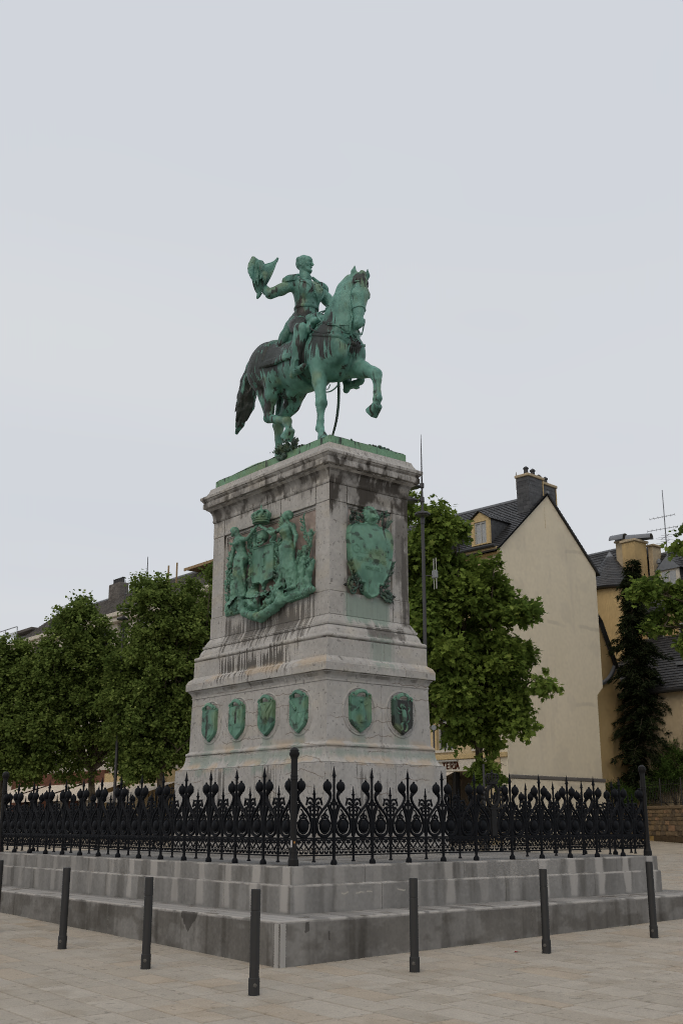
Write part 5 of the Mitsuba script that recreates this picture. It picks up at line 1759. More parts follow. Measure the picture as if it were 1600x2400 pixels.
# the two-horned hat, held edge up, its brim a folded crescent; feathers on the far horn
H_TIP, H_LOW, H_MID = np.array([3.535, 5.25, 12.33]), np.array([3.30, 5.50, 11.60]), np.array([3.40, 5.56, 12.02])


def make_hat():
    ax = unit(H_TIP - H_LOW)
    vd = unit(np.array([.606, .795, .33]))
    back = unit(np.cross(ax, vd))
    if back @ np.array([-.776, .63, 0]) < 0:
        back = -back
    L = np.linalg.norm(H_TIP - H_LOW)
    t = np.linspace(0, 1, 26)
    m = []
    for sgn in (-1, 1):
        rows = []
        for u in t:
            edge = H_LOW + ax * L * u + back * (-.035 * math.sin(math.pi * u))
            w = .31 * math.sin(math.pi * u) ** (.75 if u < .5 else 1.7) + .02
            rows.append([edge + back * w * s + vd * sgn * (.018 + .085 * math.sin(math.pi * u) * math.sin(math.pi * min(s * .5 + .0, 1))) * (1 - .75 * s ** 3) for s in np.linspace(0, 1, 9)])
        P = np.array(rows)
        n, k = P.shape[:2]
        i, j = np.meshgrid(np.arange(n - 1), np.arange(k - 1), indexing='ij')
        q4 = np.stack([i * k + j, i * k + j + 1, (i + 1) * k + j + 1, (i + 1) * k + j], -1).reshape(-1, 4)
        m.append(tm(P.reshape(-1, 3), q4))
        m.append(tube(P[:, 0], .016, 6))
        m.append(tube(P[:, -1], .014, 6))
    m.append(tube([H_TIP - ax * .03, H_TIP + ax * .05], [.035, .022], 7))
    m.append(tube([H_LOW + ax * .05, H_LOW - ax * .02, H_LOW - ax * .09], [.05, .045, .02], 7))
    return cat(m), ax, back, vd


HAT, HAX, HBACK, HVD = make_hat()
add(ES + 'hat', HAT, 'statue_bronze', smooth=40)
labels[ES + 'hat'] = {'label': 'two-horned hat held up in the right hand'}


def make_plume():
    c = H_MID + HBACK * .26 + HAX * .10
    C = Clay(c - .55, c + .55, .0125)
    rng = np.random.default_rng(5)
    top = np.array([3.31, 5.63, 12.30]) - HVD * .23
    for k in range(36):
        s = rng.uniform(-1, 1)
        out = HBACK * rng.uniform(-.20, .13) - HVD * (.02 + .10 * abs(s))
        drop = rng.uniform(.24, .60) * (.55 if out @ HBACK < -.06 else 1)
        p1 = top + out * .7 + HAX * rng.uniform(-.02, .05)
        p2 = top + out * 1.15 - np.array([0, 0, drop * .55])
        p3 = top + out * 1.1 - np.array([0, 0, drop]) + rng.normal(0, .02, 3)
        C.chain(spline([top - HBACK * .02, p1, p2, p3], 7), [.032, .042, .044, .042, .036, .026, .009], .007)
    C.wrinkle(lambda P: strands(P, 34, .014, 41, (1, 1, .30)))
    return C.mesh(1)


add(ES + 'hat__plume', make_plume(), 'statue_bronze', smooth=True)

sab = spline([(4.56, 4.95, 11.0), (4.62, 4.80, 10.4), (4.62, 4.66, 9.9), (4.60, 4.62, 9.45), (4.58, 4.66, 9.05), (4.55, 4.75, 8.72)], 40)
add(ES + 'rider__sabre', cat([tube(sab, [.034, .036, .034, .032, .026], 8, flat=.6), tube(spline([(4.56, 4.95, 11.0), (4.50, 4.90, 11.10), (4.52, 4.80, 11.16)], 10), .02, 6)]), 'dark_bronze', smooth=40)
stir = []
for x, p in ((3.60, (4.58, 9.775)), (4.595, (4.12, 9.545))):
    a = np.linspace(math.radians(-60), math.radians(240), 24)
    stir.append(tube(np.stack([x + .105 * np.cos(a), a * 0 + p[0], p[1] + .105 + .115 * np.sin(a)], 1), .013, 6))
    stir.append(obox((x, p[0], p[1] + .0), (.075, 0, 0), (0, .05, 0), (0, 0, .010)))
    stir.append(tube(spline([(x, p[0], p[1] + .22), (x + (SX - x) * .10, p[0] + .1, 10.2), (x + (SX - x) * .30, 4.8, 10.6)], 14), .014, 6, flat=.5))
add(ES + 'rider__stirrups', cat(stir), 'statue_bronze', smooth=40)
rope = [tube(spline([(SX + .02, 3.92, 9.62), (SX + .05, 4.1, 9.46), (SX + .03, 4.3, 9.40), (SX, 4.5, 9.46), (SX - .02, 4.62, 9.62)], 30), .014, 6),
        tube(spline([(SX, 4.25, 9.52), (SX + .02, 4.35, 9.46), (SX, 4.46, 9.52)], 12), .010, 5)]
add(ES + 'horse__martingale', cat(rope), 'statue_bronze', smooth=40)

# bronze plinth with earth, stones and flowers under the hooves
PB = (3.478, 8.762 - 3.478, 3.478, 10.62 - 3.478)


def make_plinth():
    m = [box(PB[0], PB[1], PB[2], PB[3], 8.02, 8.172, .006)]
    g = np.linspace(0, 1, 40)
    X, Y = np.meshgrid(PB[0] + .02 + g * (PB[1] - PB[0] - .04), PB[2] + .02 + g * (PB[3] - PB[2] - .04), indexing='ij')
    e = np.minimum(np.minimum(X - PB[0], PB[1] - X), np.minimum(Y - PB[2], PB[3] - Y))
    P = np.stack([X, Y, X * 0], -1)
    Z = 8.168 + np.clip(e * 1.1, 0, .05) * (.4 + .8 * meshkit.fbm(P * 5, 3, 2)) + np.clip(e, 0, .15) * .5 * np.exp(-(((Y - 5.9) / .6) ** 2))
    n = len(g)
    i, j = np.meshgrid(np.arange(n - 1), np.arange(n - 1), indexing='ij')
    m.append(tm(np.stack([X, Y, Z], -1).reshape(-1, 3), np.stack([i * n + j, (i + 1) * n + j, (i + 1) * n + j + 1, i * n + j + 1], -1).reshape(-1, 4)))
    return cat(m)


def plinth_col(p, n, uv):
    c = patina_core(p, n, mi.Color3f(.03, .038, .032), (.150, .300, .190), (.135, .235, .130), .66)
    s = p.x + p.y
    drip = smoothstep(.56, .66, .55 * noise(s * 46, 3.3, p.z * 5) + .25 * noise(s * 13, 1.0, p.z * 3) + .20 * noise(s * 3.1, 8.0)) * smoothstep(.35, .6, noise(s * 2.3, 5.0))
    return mix(c, mi.Color3f(.022, .028, .024), drip * .9 * smoothstep(8.0, 8.03, p.z))


bsdf('plinth_bronze', two(principled(plinth_col, .55)))
add(ES + 'plinth', make_plinth(), 'plinth_bronze', smooth=25)


def leaf_blade(p, d, L):
    d = unit(d)
    s = unit(np.cross(d, [.3, .2, 1]))
    n = np.cross(s, d)
    p = np.asarray(p, float)
    return tm([p, p + d * L * .5 + s * L * .22 + n * .01, p + d * L, p + d * L * .5 - s * L * .22 + n * .01, p + d * L * .5 - n * .012], [[0, 1, 2], [0, 2, 3], [0, 4, 1], [1, 4, 2], [2, 4, 3], [3, 4, 0]])


def make_flowers():
    rng = np.random.default_rng(17)
    m = []
    for k in range(46):                                         # the heap of fruit and blossoms at the left edge
        y, x, z = rng.normal(4.80, .17), 3.50 + abs(rng.normal(0, .10)), 8.20 + abs(rng.normal(0, .10))
        if abs(y - 4.80) > .36:
            continue
        r = rng.uniform(.018, .045)
        if k % 3:
            m.append(sphere((x - .03, y, z), r, 1))
        else:
            for a in range(5):
                t = a * 1.256 + rng.random()
                m.append(sphere((x - .03, y + .045 * math.cos(t), z + .045 * math.sin(t)), .026, 1))
            m.append(sphere((x - .06, y, z), .022, 1))
    for k in range(9):
        y = 4.85 + .10 * rng.normal()
        m.append(sphere((3.462 - .01 * rng.random(), y, 8.06 + .12 * rng.random()), rng.uniform(.03, .055), 1))
    for k in range(26):                                         # leaves and stones along the edges
        y = rng.uniform(5.2, 6.1)
        m.append(sphere((3.50 + .05 * rng.random(), y, 8.175 + .015 * rng.random()), rng.uniform(.018, .034), 1))
    for k in range(16):
        x = 4.72 + .18 * rng.normal()
        m.append(sphere((x, 3.50 + .05 * rng.random(), 8.18 + .02 * rng.random()), rng.uniform(.02, .05), 1))
    for x, z in ((3.98, 8.19), (5.03, 8.16)):
        m.append(sphere((x, 3.49, z), .022, 1))
    out = cat(m)
    for k in range(60):
        y, z = rng.normal(4.80, .16), 8.18 + abs(rng.normal(0, .09))
        out = cat([out, leaf_blade((3.47 - .05 * rng.random(), y, z), rng.normal(0, 1, 3) + [-.5, 0, .3], rng.uniform(.06, .12))])
    out.vertices += .016 * (np.stack([meshkit.noise(out.vertices * 34, 3 + q_) for q_ in range(3)], 1) - .5)
    return out


add(ES + 'flowers_and_stones', make_flowers(), 'dark_bronze', smooth=60)
labels[ES + 'flowers_and_stones'] = {'kind': 'stuff'}

# ------------------------------------------------------------------ buildings
def wallcol(a, b, stain, k):
    def fn(p, n, uv):
        s = p.x + p.y
        c = mix(a, b, fbm(s * .5, p.z * .5, k, 4))
        c = c * (.93 + .14 * fbm(s * 9, p.z * 9, p.x, 3))
        run = smoothstep(.54, .78, .6 * fbm(s * 1.6 + k, p.z * .16, 2, 4) + .4 * fbm(s * 5, p.z * .4, k, 3))
        blot = smoothstep(.60, .74, fbm(s * .9 + 5, p.z * .8, k + 3, 4))
        line = smoothstep(.035, .012, dr.abs(p.z * .31 + .12 * fbm(s * .7, k, 1, 3) - dr.floor(p.z * .31 + .12 * fbm(s * .7, k, 1, 3) + .5))) * smoothstep(.5, .7, noise(s * 1.1, p.z * .4, k))
        return mix(mix(c, stain, run * .30 + blot * .28), mi.Color3f(stain) * .8, line * .35)
    return fn


bsdf('cream_render', diffuse(mikit.proc(wallcol((.64, .575, .44), (.70, .63, .495), (.50, .455, .37), 1.0))))
bsdf('yellow_render', diffuse(mikit.proc(wallcol((.46, .335, .165), (.52, .385, .20), (.27, .20, .12), 5.0))))
bsdf('facade_yellow', diffuse((.52, .42, .26)))
bsdf('trim_ochre', diffuse((.50, .385, .21)))
bsdf('pale_trim', diffuse((.56, .52, .45)))
bsdf('tan_render', diffuse(mikit.proc(wallcol((.40, .33, .22), (.46, .38, .265), (.28, .23, .16), 9.0))))


def slate_col(p, n, uv):
    s = p.x * .9 + p.y
    row = p.z / .16
    col_ = s / .28 + .5 * dr.floor(row)
    c = mix((.070, .073, .080), (.135, .136, .142), cell_rand(col_, row, 3))
    c = mix(c, (.10, .085, .070), smoothstep(.6, .8, fbm(s * .5, p.z * .5, p.x, 3)) * .5)
    joint = dr.minimum(col_ - dr.floor(col_), 1 - (col_ - dr.floor(col_)))
    return c * (.45 + .55 * smoothstep(.0, .06, joint)) * (.8 + .4 * fbm(s * 6, p.z * 6, 0, 3))


bsdf('slate', two(rough(mikit.proc(slate_col), .35)))
bsdf('lead_sheet', two(rough((.32, .34, .37), .35)))
bsdf('slate_brown', two(diffuse(mikit.proc(lambda p, n, uv: mix((.105, .098, .092), (.165, .155, .145), cell_rand(p.y / .3 + .5 * dr.floor(p.z / .14), p.z / .14)) * (.8 + .4 * fbm(p.y, p.z, 0, 3))))))
bsdf('dark_metal', rough((.035, .036, .040), .3))
bsdf('window_glass', rough((.012, .015, .018), .05))
bsdf('pale_blind', diffuse((.36, .38, .40)))
bsdf('white_paint', rough((.60, .60, .58), .35))
bsdf('brick_red', diffuse(mikit.proc(lambda p, n, uv: mix((.10, .05, .038), (.16, .08, .055), cell_rand((p.x + p.y) / .22 + .5 * dr.floor(p.z / .075), p.z / .075)))))
bsdf('room_wall', diffuse((.34, .29, .23)))
bsdf('awning_cloth', two(diffuse((.62, .55, .46))))
bsdf('weathered_wood', diffuse((.30, .22, .13)))


class Frame:
    """Local axes of a building: s along one side, f along the other, z up."""

    def __init__(self, o, g, f):
        self.o, self.g, self.f = np.array([o[0], o[1], 0.0]), np.array([*g, 0.0]), np.array([*f, 0.0])

    def P(self, s, f, z):
        return self.o + self.g * s + self.f * f + np.array([0, 0, z])

    def tr(self, m):
        V = m.vertices
        out = trimesh.Trimesh(self.o + V[:, :1] * self.g + V[:, 1:2] * self.f + V[:, 2:] * [0, 0, 1.0], m.faces, process=False)
        if np.dot(np.cross(self.g, self.f), [0, 0, 1]) < 0:
            out.invert()
        return out

    def box(self, s0, s1, f0, f1, z0, z1, b=0.0):
        return self.tr(box(s0, s1, f0, f1, z0, z1, b))

    def prism_f(self, poly, f0, f1):
        """A polygon in (s, z) pushed along f."""
        m = extrude(poly, f1 - f0)
        V = m.vertices
        m = trimesh.Trimesh(np.stack([V[:, 0], V[:, 2] + f0, V[:, 1]], 1), m.faces[:, ::-1], process=False)
        return self.tr(m)

    def prism_s(self, poly, s0, s1):
        """A polygon in (f, z) pushed along s."""
        m = extrude(poly, s1 - s0)
        V = m.vertices
        m = trimesh.Trimesh(np.stack([V[:, 2] + s0, V[:, 0], V[:, 1]], 1), m.faces, process=False)
        return self.tr(m)


def roof_plane(a, b, c, d, rows, th=.035):
    """Slate courses on the plane with eave a-b and ridge d-c: every course a strip lapping over the one below."""
    a, b, c, d = (np.asarray(v, float) for v in (a, b, c, d))
    n = np.cross(b - a, d - a)
    n /= np.linalg.norm(n)
    if n[2] < 0:
        n = -n
    m = []
    for k in range(rows):
        t0, t1 = k / rows, (k + 1.12) / rows
        p = [a + (d - a) * t0 + n * th, b + (c - b) * t0 + n * th, b + (c - b) * min(t1, 1), a + (d - a) * min(t1, 1)]
        q = [a + (d - a) * t0 - n * .01, b + (c - b) * t0 - n * .01]
        m.append(tm(p + q, [[0, 1, 2], [0, 2, 3], [4, 5, 1], [4, 1, 0]]))
    return cat(m)


def window(fr, key, plane, axis, a0, a1, z0, z1, depth=.18, sill=True, surround='trim_ochre', mat='window_glass', bars=1):
    """A window set in a wall at coordinate `plane`; axis 's' = the wall runs along s and faces -f, 'f' = it runs along f and faces -s."""
    def bx(p0, p1, q0, q1, r0, r1):
        return fr.box(p0, p1, q0, q1, r0, r1) if axis == 's' else fr.box(q0, q1, p0, p1, r0, r1)
    key = fast_number(key)
    t = .07
    frame = [bx(a0, a0 + t, plane + depth - .05, plane + depth + .02, z0, z1), bx(a1 - t, a1, plane + depth - .05, plane + depth + .02, z0, z1),
             bx(a0 + t, a1 - t, plane + depth - .05, plane + depth + .02, z1 - t, z1), bx(a0 + t, a1 - t, plane + depth - .05, plane + depth + .02, z0, z0 + t)]
    for k in range(bars):
        x = a0 + (a1 - a0) * (k + 1) / (bars + 1)
        frame.append(bx(x - .03, x + .03, plane + depth - .05, plane + depth + .02, z0 + t, z1 - t))
    if z1 - z0 > 1.5:
        z = z0 + (z1 - z0) * .68
        frame.append(bx(a0 + t, a1 - t, plane + depth - .045, plane + depth + .02, z - .03, z + .03))
    add(key, cat(frame), 'white_paint', smooth=False)
    add(key + '__pane', bx(a0 + .01, a1 - .01, plane + depth, plane + depth + .03, z0 + .01, z1 - .01), mat, smooth=False)
    if sill:
        add(key + '__sill', bx(a0 - .1, a1 + .1, plane - .07, plane + depth - .05, z0 - .1, z0), 'pale_trim', smooth=False)
    if surround:
        w = .13
        add(key + '__surround', cat([bx(a0 - w, a0, plane - .025, plane + .05, z0, z1), bx(a1, a1 + w, plane - .025, plane + .05, z0, z1), bx(a0 - w, a1 + w, plane - .025, plane + .05, z1, z1 + w)]), surround, smooth=False)
    return shapely.box(a0, z0, a1, z1)


# --- cream house with the blind gable
GH = 'gable_house'
thing(GH, 'cream house with a tall windowless gable wall and slate roof', 'house')
hth = math.radians(5.2)
H = Frame((23.74, 18.23), (math.cos(hth), math.sin(hth)), (-math.sin(hth), math.cos(hth)))
GW, GE, GA, GL = 6.72, 12.10, 14.92, 11.0
gpoly = shapely.Polygon([(0, .3), (GW - .45, .3), (GW - .45, 6.75), (GW, 7.1), (GW, GE), (GW / 2, GA), (0, GE)])
add(GH, H.prism_f(gpoly, 0, .35), 'cream_render', smooth=False)
holes = []
FLOORS = [(4.36, 5.95), (6.9, 8.6), (9.35, 10.95)]
for z0, z1 in FLOORS:
    for f0 in (.72, 2.62, 4.6, 6.5, 8.4):
        holes.append(window(H, GH + '__window', 0, 'f', f0, f0 + .86, z0, z1, mat='window_glass' if (f0 + z0) % 2 > .6 else 'pale_blind'))
holes.append(shapely.box(1.55, .3, 8.9, 3.50))
fw = shapely.box(.352, .3, GL, GE).difference(shapely.unary_union(holes))
add(GH + '__facade', H.prism_s(fw, 0, .30), 'facade_yellow', smooth=False)
add(GH + '__back_wall', H.box(GW - .3, GW, .352, GL, .3, GE), 'cream_render', smooth=False)
add(GH + '__far_wall', H.prism_f(shapely.Polygon([(.31, .3), (GW - .31, .3), (GW - .31, GE), (GW / 2, GA - .1), (.31, GE)]), GL - .35, GL - .02), 'cream_render', smooth=False)
add(GH + '__string_course', H.box(-.10, -.001, .0, GL, 3.98, 4.16, .015), 'trim_ochre', smooth=False)
add(GH + '__corner_pilaster', H.box(-.035, -.002, .36, .62, .3, 3.97), 'facade_yellow', smooth=False)
add(GH + '__eaves_cornice', cat([H.box(-.18, -.001, .0, GL, 11.82, 11.95, .01), H.box(-.27, -.001, -.02, GL, 11.953, 12.08, .02)]), 'trim_ochre', smooth=False)
add(GH + '__gutter', H.tr(cat([tube([(-.36, -.05, 12.10), (-.36, GL, 12.10)], .075, 8)])), 'dark_metal', smooth=40)
e = .10
sl = (GA - GE) / (GW / 2)
for s0, s1, nm in ((-.34, GW / 2, 'roof'), (GW + .20, GW / 2, 'roof')):
    key = fast_number(GH + '__' + nm)
    z0 = GE + .06 - sl * (.34 if s0 < 0 else .20)
    rp = [H.P(s0, -e, z0), H.P(s0, GL, z0), H.P(s1, GL, GA + .06), H.P(s1, -e, GA + .06)]
    add(key, roof_plane(*rp, 26), 'slate', smooth=False)
    under = [v - np.array([0, 0, .05]) for v in rp]
    edge = tm(rp + under, [[0, 3, 7], [0, 7, 4], [1, 2, 6], [1, 6, 5], [0, 1, 5], [0, 5, 4], [4, 5, 6], [4, 6, 7]])
    trimesh.repair.fix_normals(edge)
    add(key + '__verge', edge, 'dark_metal', smooth=False)
add(GH + '__ridge_cap', H.tr(tube([(GW / 2, -e, GA + .07), (GW / 2, GL, GA + .07)], .07, 6)), 'lead_sheet', smooth=False)
add(GH + '__verge_board', cat([H.prism_f(shapely.Polygon([(-.05, GE - .06), (GW / 2, GA - .02), (GW / 2, GA + .06), (-.05, GE + .05)]), -.09, -.002), H.prism_f(shapely.Polygon([(GW + .05, GE - .06), (GW / 2 + .003, GA - .02), (GW / 2 + .003, GA + .06), (GW + .05, GE + .05)]), -.09, -.002)]), 'dark_metal', smooth=False)
add(GH + '__base_ledge', H.box(-.02, GW - .42, -.16, -.002, 3.18, 3.33, .03), 'slate_brown', smooth=False)
add(GH + '__base_wall', H.box(.02, GW - .46, -.12, -.001, .3, 3.18), 'cream_render', smooth=False)
for nm, s0, s1, f0, f1, z0, z1 in (('chimney', 2.15, 3.15, .03, .62, 13.4, 15.50), ('chimney', 3.30, 4.40, .25, .85, 13.4, 15.45)):
    key = fast_number(GH + '__' + nm)
    rows, mm = 12, []
    for k in range(rows):
        za, zb = z0 + (z1 - z0) * k / rows, z0 + (z1 - z0) * (k + 1) / rows
        o = .012
        mm.append(H.tr(cat([box(s0 - o, s1 + o, f0 - o, f1 + o, za, zb - .012), box(s0, s1, f0, f1, za, zb)])))
    add(key, cat(mm), 'slate', smooth=False)
    add(key + '__cap', H.box(s0 - .07, s1 + .07, f0 - .07, f1 + .07, z1, z1 + .12, .02), 'tan_render', smooth=False)
    add(key + '__pot', cat([H.tr(lathe([(.10, z1 + .12), (.085, z1 + .40), (.12, z1 + .41), (.12, z1 + .46), (.02, z1 + .54)], 12, ((s0 + s1) / 2 + q, (f0 + f1) / 2, 0))) for q in (-.22, .25)]), 'dark_metal', smooth=40)
    add(key + '__edge_strip', cat([H.box(s1 - .02, s1 + .03, f0 - .03, f0 + .05, z0, z1 - .02)]), 'trim_ochre', smooth=False)
add(GH + '__vent_pipe', H.tr(lathe([(.035, 15.4), (.03, 16.05), (.012, 16.2)], 8, (3.2, 1.4, 0))), 'white_paint', smooth=40)
for fc in (1.02, 3.25, 5.5, 7.8):
    key = fast_number(GH + '__dormer')
    f0, f1, zb, zt = fc - .46, fc + .46, 12.36, 13.42
    front = shapely.Polygon([(f0, zb), (f1, zb), (f1, zt), (fc, zt + .30), (f0, zt)]).difference(shapely.box(f0 + .15, zb + .05, f1 - .15, zt - .10))
    add(key, H.prism_s(front, .10, .22), 'trim_ochre', smooth=False)
    add(key + '__pane', H.box(.19, .21, f0 + .15, f1 - .15, zb + .05, zt - .10), 'pale_blind', smooth=False)
    add(key + '__frame', cat([H.box(.15, .188, f0 + .15, f0 + .21, zb + .05, zt - .1), H.box(.15, .188, f1 - .21, f1 - .15, zb + .05, zt - .1), H.box(.15, .188, f0 + .21, f1 - .21, zt - .17, zt - .1), H.box(.15, .188, fc - .025, fc + .025, zb + .05, zt - .17)]), 'white_paint', smooth=False)
    cheek = shapely.Polygon([(.225, zb), (1.62, zt), (.225, zt)])
    add(key + '__cheek', cat([H.prism_f(cheek, f0 + .01, f0 + .05), H.prism_f(cheek, f1 - .05, f1 - .01)]), 'slate', smooth=False)
    rp = [[H.P(.0, f0 - .08, zt - .03), H.P(1.75, f0 - .08, zt - .03), H.P(1.95, fc, zt + .34), H.P(.0, fc, zt + .34)], [H.P(.0, f1 + .08, zt - .03), H.P(1.75, f1 + .08, zt - .03), H.P(1.95, fc, zt + .34), H.P(.0, fc, zt + .34)]]
    add(key + '__roof', cat([roof_plane(*q_, 4, .02) for q_ in rp]), 'slate', smooth=False)
# the shop on the ground floor
add(GH + '__shop_interior', cat([H.box(5.6, 5.7, 1.4, 9.0, .3, 3.6), H.box(.3, 5.6, 8.9, 9.0, .3, 3.6), H.box(.3, 5.6, 1.45, 1.55, .3, 3.6), H.box(.3, 5.6, 1.55, 8.9, 3.5, 3.6)]), 'room_wall', smooth=False)
add(GH + '__fascia', H.box(-.05, -.003, .66, 9.2, 3.52, 3.96, .01), 'pale_trim', smooth=False)
bsdf('sign_brown', diffuse((.060, .022, .014)))
letters = []
for ch, f1 in (('T', 3.18), ('E', 2.985), ('R', 2.79), ('I', 2.60), ('A', 2.51)):
    t = meshkit.text_mesh(ch, .25, .03, bold=True)
    V = t.vertices
    letters.append(H.tr(trimesh.Trimesh(np.stack([-.052 - V[:, 2], f1 - V[:, 0] * .82, 3.62 + V[:, 1]], 1), t.faces, process=False)))
for L_ in letters:
    trimesh.repair.fix_normals(L_)
    add(fast_number(GH + '__sign_letter'), L_, 'sign_brown', smooth=False)
add(GH + '__awning_box', H.box(-.16, -.051, 2.36, 6.8, 3.90, 3.955, .01), 'white_paint', smooth=False)
aw = [H.P(-.06, 2.6, 3.50), H.P(-.06, 6.8, 3.50), H.P(-1.6, 6.8, 2.95), H.P(-1.6, 2.6, 2.95)]
add(GH + '__awning', tm(aw + [v + np.array([0, 0, -.02]) for v in aw] + [aw[2] - [0, 0, .22], aw[3] - [0, 0, .22]], [[0, 1, 2], [0, 2, 3], [4, 6, 5], [4, 7, 6], [3, 2, 8], [3, 8, 9]]), 'awning_cloth', smooth=False)
for q_ in (2.55, 4.6, 6.7):
    add(fast_number(GH + '__shop_pillar'), H.box(-.02, .25, q_, q_ + .16, .3, 3.5), 'dark_metal', smooth=False)

# --- yellow house at the right with its turret, wing, chimney and antenna
YH = 'yellow_house'
thing(YH, 'yellow house with dark slate roof, round turret and big chimney behind the conifer', 'house')
add(YH, cat([box(36.4, 40.0, 8.0, 26.5, .8, 11.0)]), 'yellow_render', smooth=False)
add(YH + '__cornice', box(36.18, 36.399, 8.0, 21.0, 10.72, 11.02, .03), 'trim_ochre', smooth=False)
add(YH + '__gutter', tube([(36.02, 8.0, 11.15), (36.02, 21.2, 11.15)], .10, 8), 'dark_metal', smooth=40)
add(YH + '__roof', cat([roof_plane((36.05, 21.2, 11.05), (36.05, 8.0, 11.05), (38.15, 8.0, 14.38), (38.15, 21.2, 14.38), 22), roof_plane((40.4, 21.2, 11.05), (40.4, 8.0, 11.05), (38.15, 8.0, 14.38), (38.15, 21.2, 14.38), 22)]), 'slate', smooth=False)
add(YH + '__roof_001', cat([roof_plane((36.05, 26.8, 11.4), (36.05, 21.25, 11.4), (37.75, 21.25, 15.02), (37.75, 26.8, 15.02), 24), tm([(36.1, 21.24, 11.0), (39.6, 21.24, 11.0), (37.75, 21.24, 15.0)], [[0, 1, 2]])]), 'slate', smooth=False)
add(YH + '__ridge_cap', cat([tube([(38.15, 8, 14.40), (38.15, 21.2, 14.40)], .08, 6), tube([(37.75, 21.2, 15.04), (37.75, 26.8, 15.04)], .07, 6)]), 'lead_sheet', smooth=False)
add(YH + '__flashing', cat([box(36.55, 36.80, 21.2, 24.6, 12.86, 12.96), box(37.0, 37.25, 21.2, 22.9, 13.8, 13.9)]), 'lead_sheet', smooth=False)
CH = YH + '__chimney'
add(CH, cat([box(36.35, 37.3, 21.0, 21.75, 11.0, 14.86, .01)]), 'yellow_render', smooth=False)
add(CH + '__flue', cat([box(36.95, 37.85, 21.95, 22.55, 13.0, 15.12, .01), box(37.4, 38.1, 20.72, 20.98, 13.0, 14.7, .01)]), 'tan_render', smooth=False)
add(CH + '__cap', cat([box(36.27, 37.38, 20.92, 21.83, 14.86, 14.98, .02), box(36.88, 37.92, 21.88, 22.62, 15.12, 15.22, .02), box(37.33, 38.17, 20.6, 21.05, 14.7, 14.8, .02)]), 'tan_render', smooth=False)


def half_pipe(p0, p1, r):
    a = np.radians(np.linspace(0, 180, 12))
    p0, p1 = np.asarray(p0, float), np.asarray(p1, float)
    d = unit(p1 - p0)
    s = unit(np.cross(d, [0, 0, 1.0]))
    V = np.vstack([[p + (s * math.cos(t) + np.array([0, 0, 1]) * math.sin(t)) * r for t in a] for p in (p0, p1)])
    k = np.arange(11)
    return tm(V, np.stack([k, k + 1, 12 + k + 1, 12 + k], 1))


add(CH + '__cowl', cat([half_pipe((36.9, 22.72, 15.20), (37.0, 21.95, 15.20), .33), half_pipe((36.75, 21.7, 15.08), (37.1, 20.5, 15.0), .26)]), 'lead_sheet', smooth=40)
TU = YH + '__turret'
tc = (35.75, 22.05)
add(TU, lathe([(1.02, .8), (1.02, 12.40)], 28, (*tc, 0)), 'yellow_render', smooth=40)
rows, prof = 17, []
for k in range(rows):
    za, zb = 12.52 + 1.62 * k / rows, 12.52 + 1.62 * (k + 1) / rows
    f = lambda z: 1.26 * (1 - ((z - 12.52) / 1.86)) ** .92
    prof += [(f(za) + .022, za), (f(zb), zb)]
add(TU + '__cone_roof', lathe(prof, 36, (*tc, 0)), 'slate', smooth=False)
add(TU + '__finial', lathe([(.27, 13.98), (.19, 14.14), (.02, 14.42)], 18, (*tc, 0)), 'lead_sheet', smooth=40)
add(TU + '__gutter', lathe([(1.03, 12.38), (1.30, 12.42), (1.33, 12.50), (1.24, 12.53)], 30, (*tc, 0)), 'dark_metal', smooth=40)
# dormers and vents on the slate roof
for yc in (19.55, 15.0, 11.5):
    key = fast_number(YH + '__dormer')
    add(key, cat([box(36.9, 36.98, yc - .55, yc + .55, 12.35, 13.25)]), 'pale_trim', smooth=False)
    add(key + '__pane', cat([box(36.87, 36.90, yc - .38, yc - .03, 12.45, 13.15), box(36.87, 36.90, yc + .03, yc + .38, 12.45, 13.15)]), 'pale_blind', smooth=False)
    pd_ = tm([(36.80, yc - .72, 13.25), (36.80, yc + .72, 13.25), (36.80, yc, 13.92), (36.92, yc - .72, 13.25), (36.92, yc + .72, 13.25), (36.92, yc, 13.92)], [[0, 2, 1], [3, 4, 5], [0, 1, 4], [0, 4, 3], [1, 2, 5], [1, 5, 4], [2, 0, 3], [2, 3, 5]])
    trimesh.repair.fix_normals(pd_)
    add(key + '__pediment', pd_, 'lead_sheet', smooth=False)
    add(key + '__roof', cat([roof_plane((36.8, yc - .74, 13.24), (38.1, yc - .74, 13.24), (38.1, yc, 13.94), (36.8, yc, 13.94), 4, .02), roof_plane((36.8, yc + .74, 13.24), (38.1, yc + .74, 13.24), (38.1, yc, 13.94), (36.8, yc, 13.94), 4, .02)]), 'slate', smooth=False)
    add(key + '__cheek', cat([box(36.98, 37.9, yc - .55, yc - .50, 12.4, 13.25), box(36.98, 37.9, yc + .50, yc + .55, 12.4, 13.25)]), 'slate', smooth=False)
add(YH + '__vent', cat([lathe([(.06, 13.2), (.06, 13.75), (.12, 13.78), (.12, 13.92), (.03, 14.02)], 10, (37.45, 20.45, 0)), lathe([(.05, 13.3), (.05, 13.6), (.09, 13.62), (.09, 13.68)], 10, (37.6, 21.05, 0))]), 'lead_sheet', smooth=40)
for yc in (20.15, 18.4, 16.6, 14.8, 13.0):
    key = fast_number(YH + '__window')
    add(key, cat([box(36.33, 36.397, yc - .45, yc + .45, 9.2, 10.5)]), 'white_paint', smooth=False)
    add(key + '__pane', cat([box(36.30, 36.329, yc - .38, yc - .04, 9.28, 10.42), box(36.30, 36.329, yc + .04, yc + .38, 9.28, 10.42)]), 'window_glass', smooth=False)
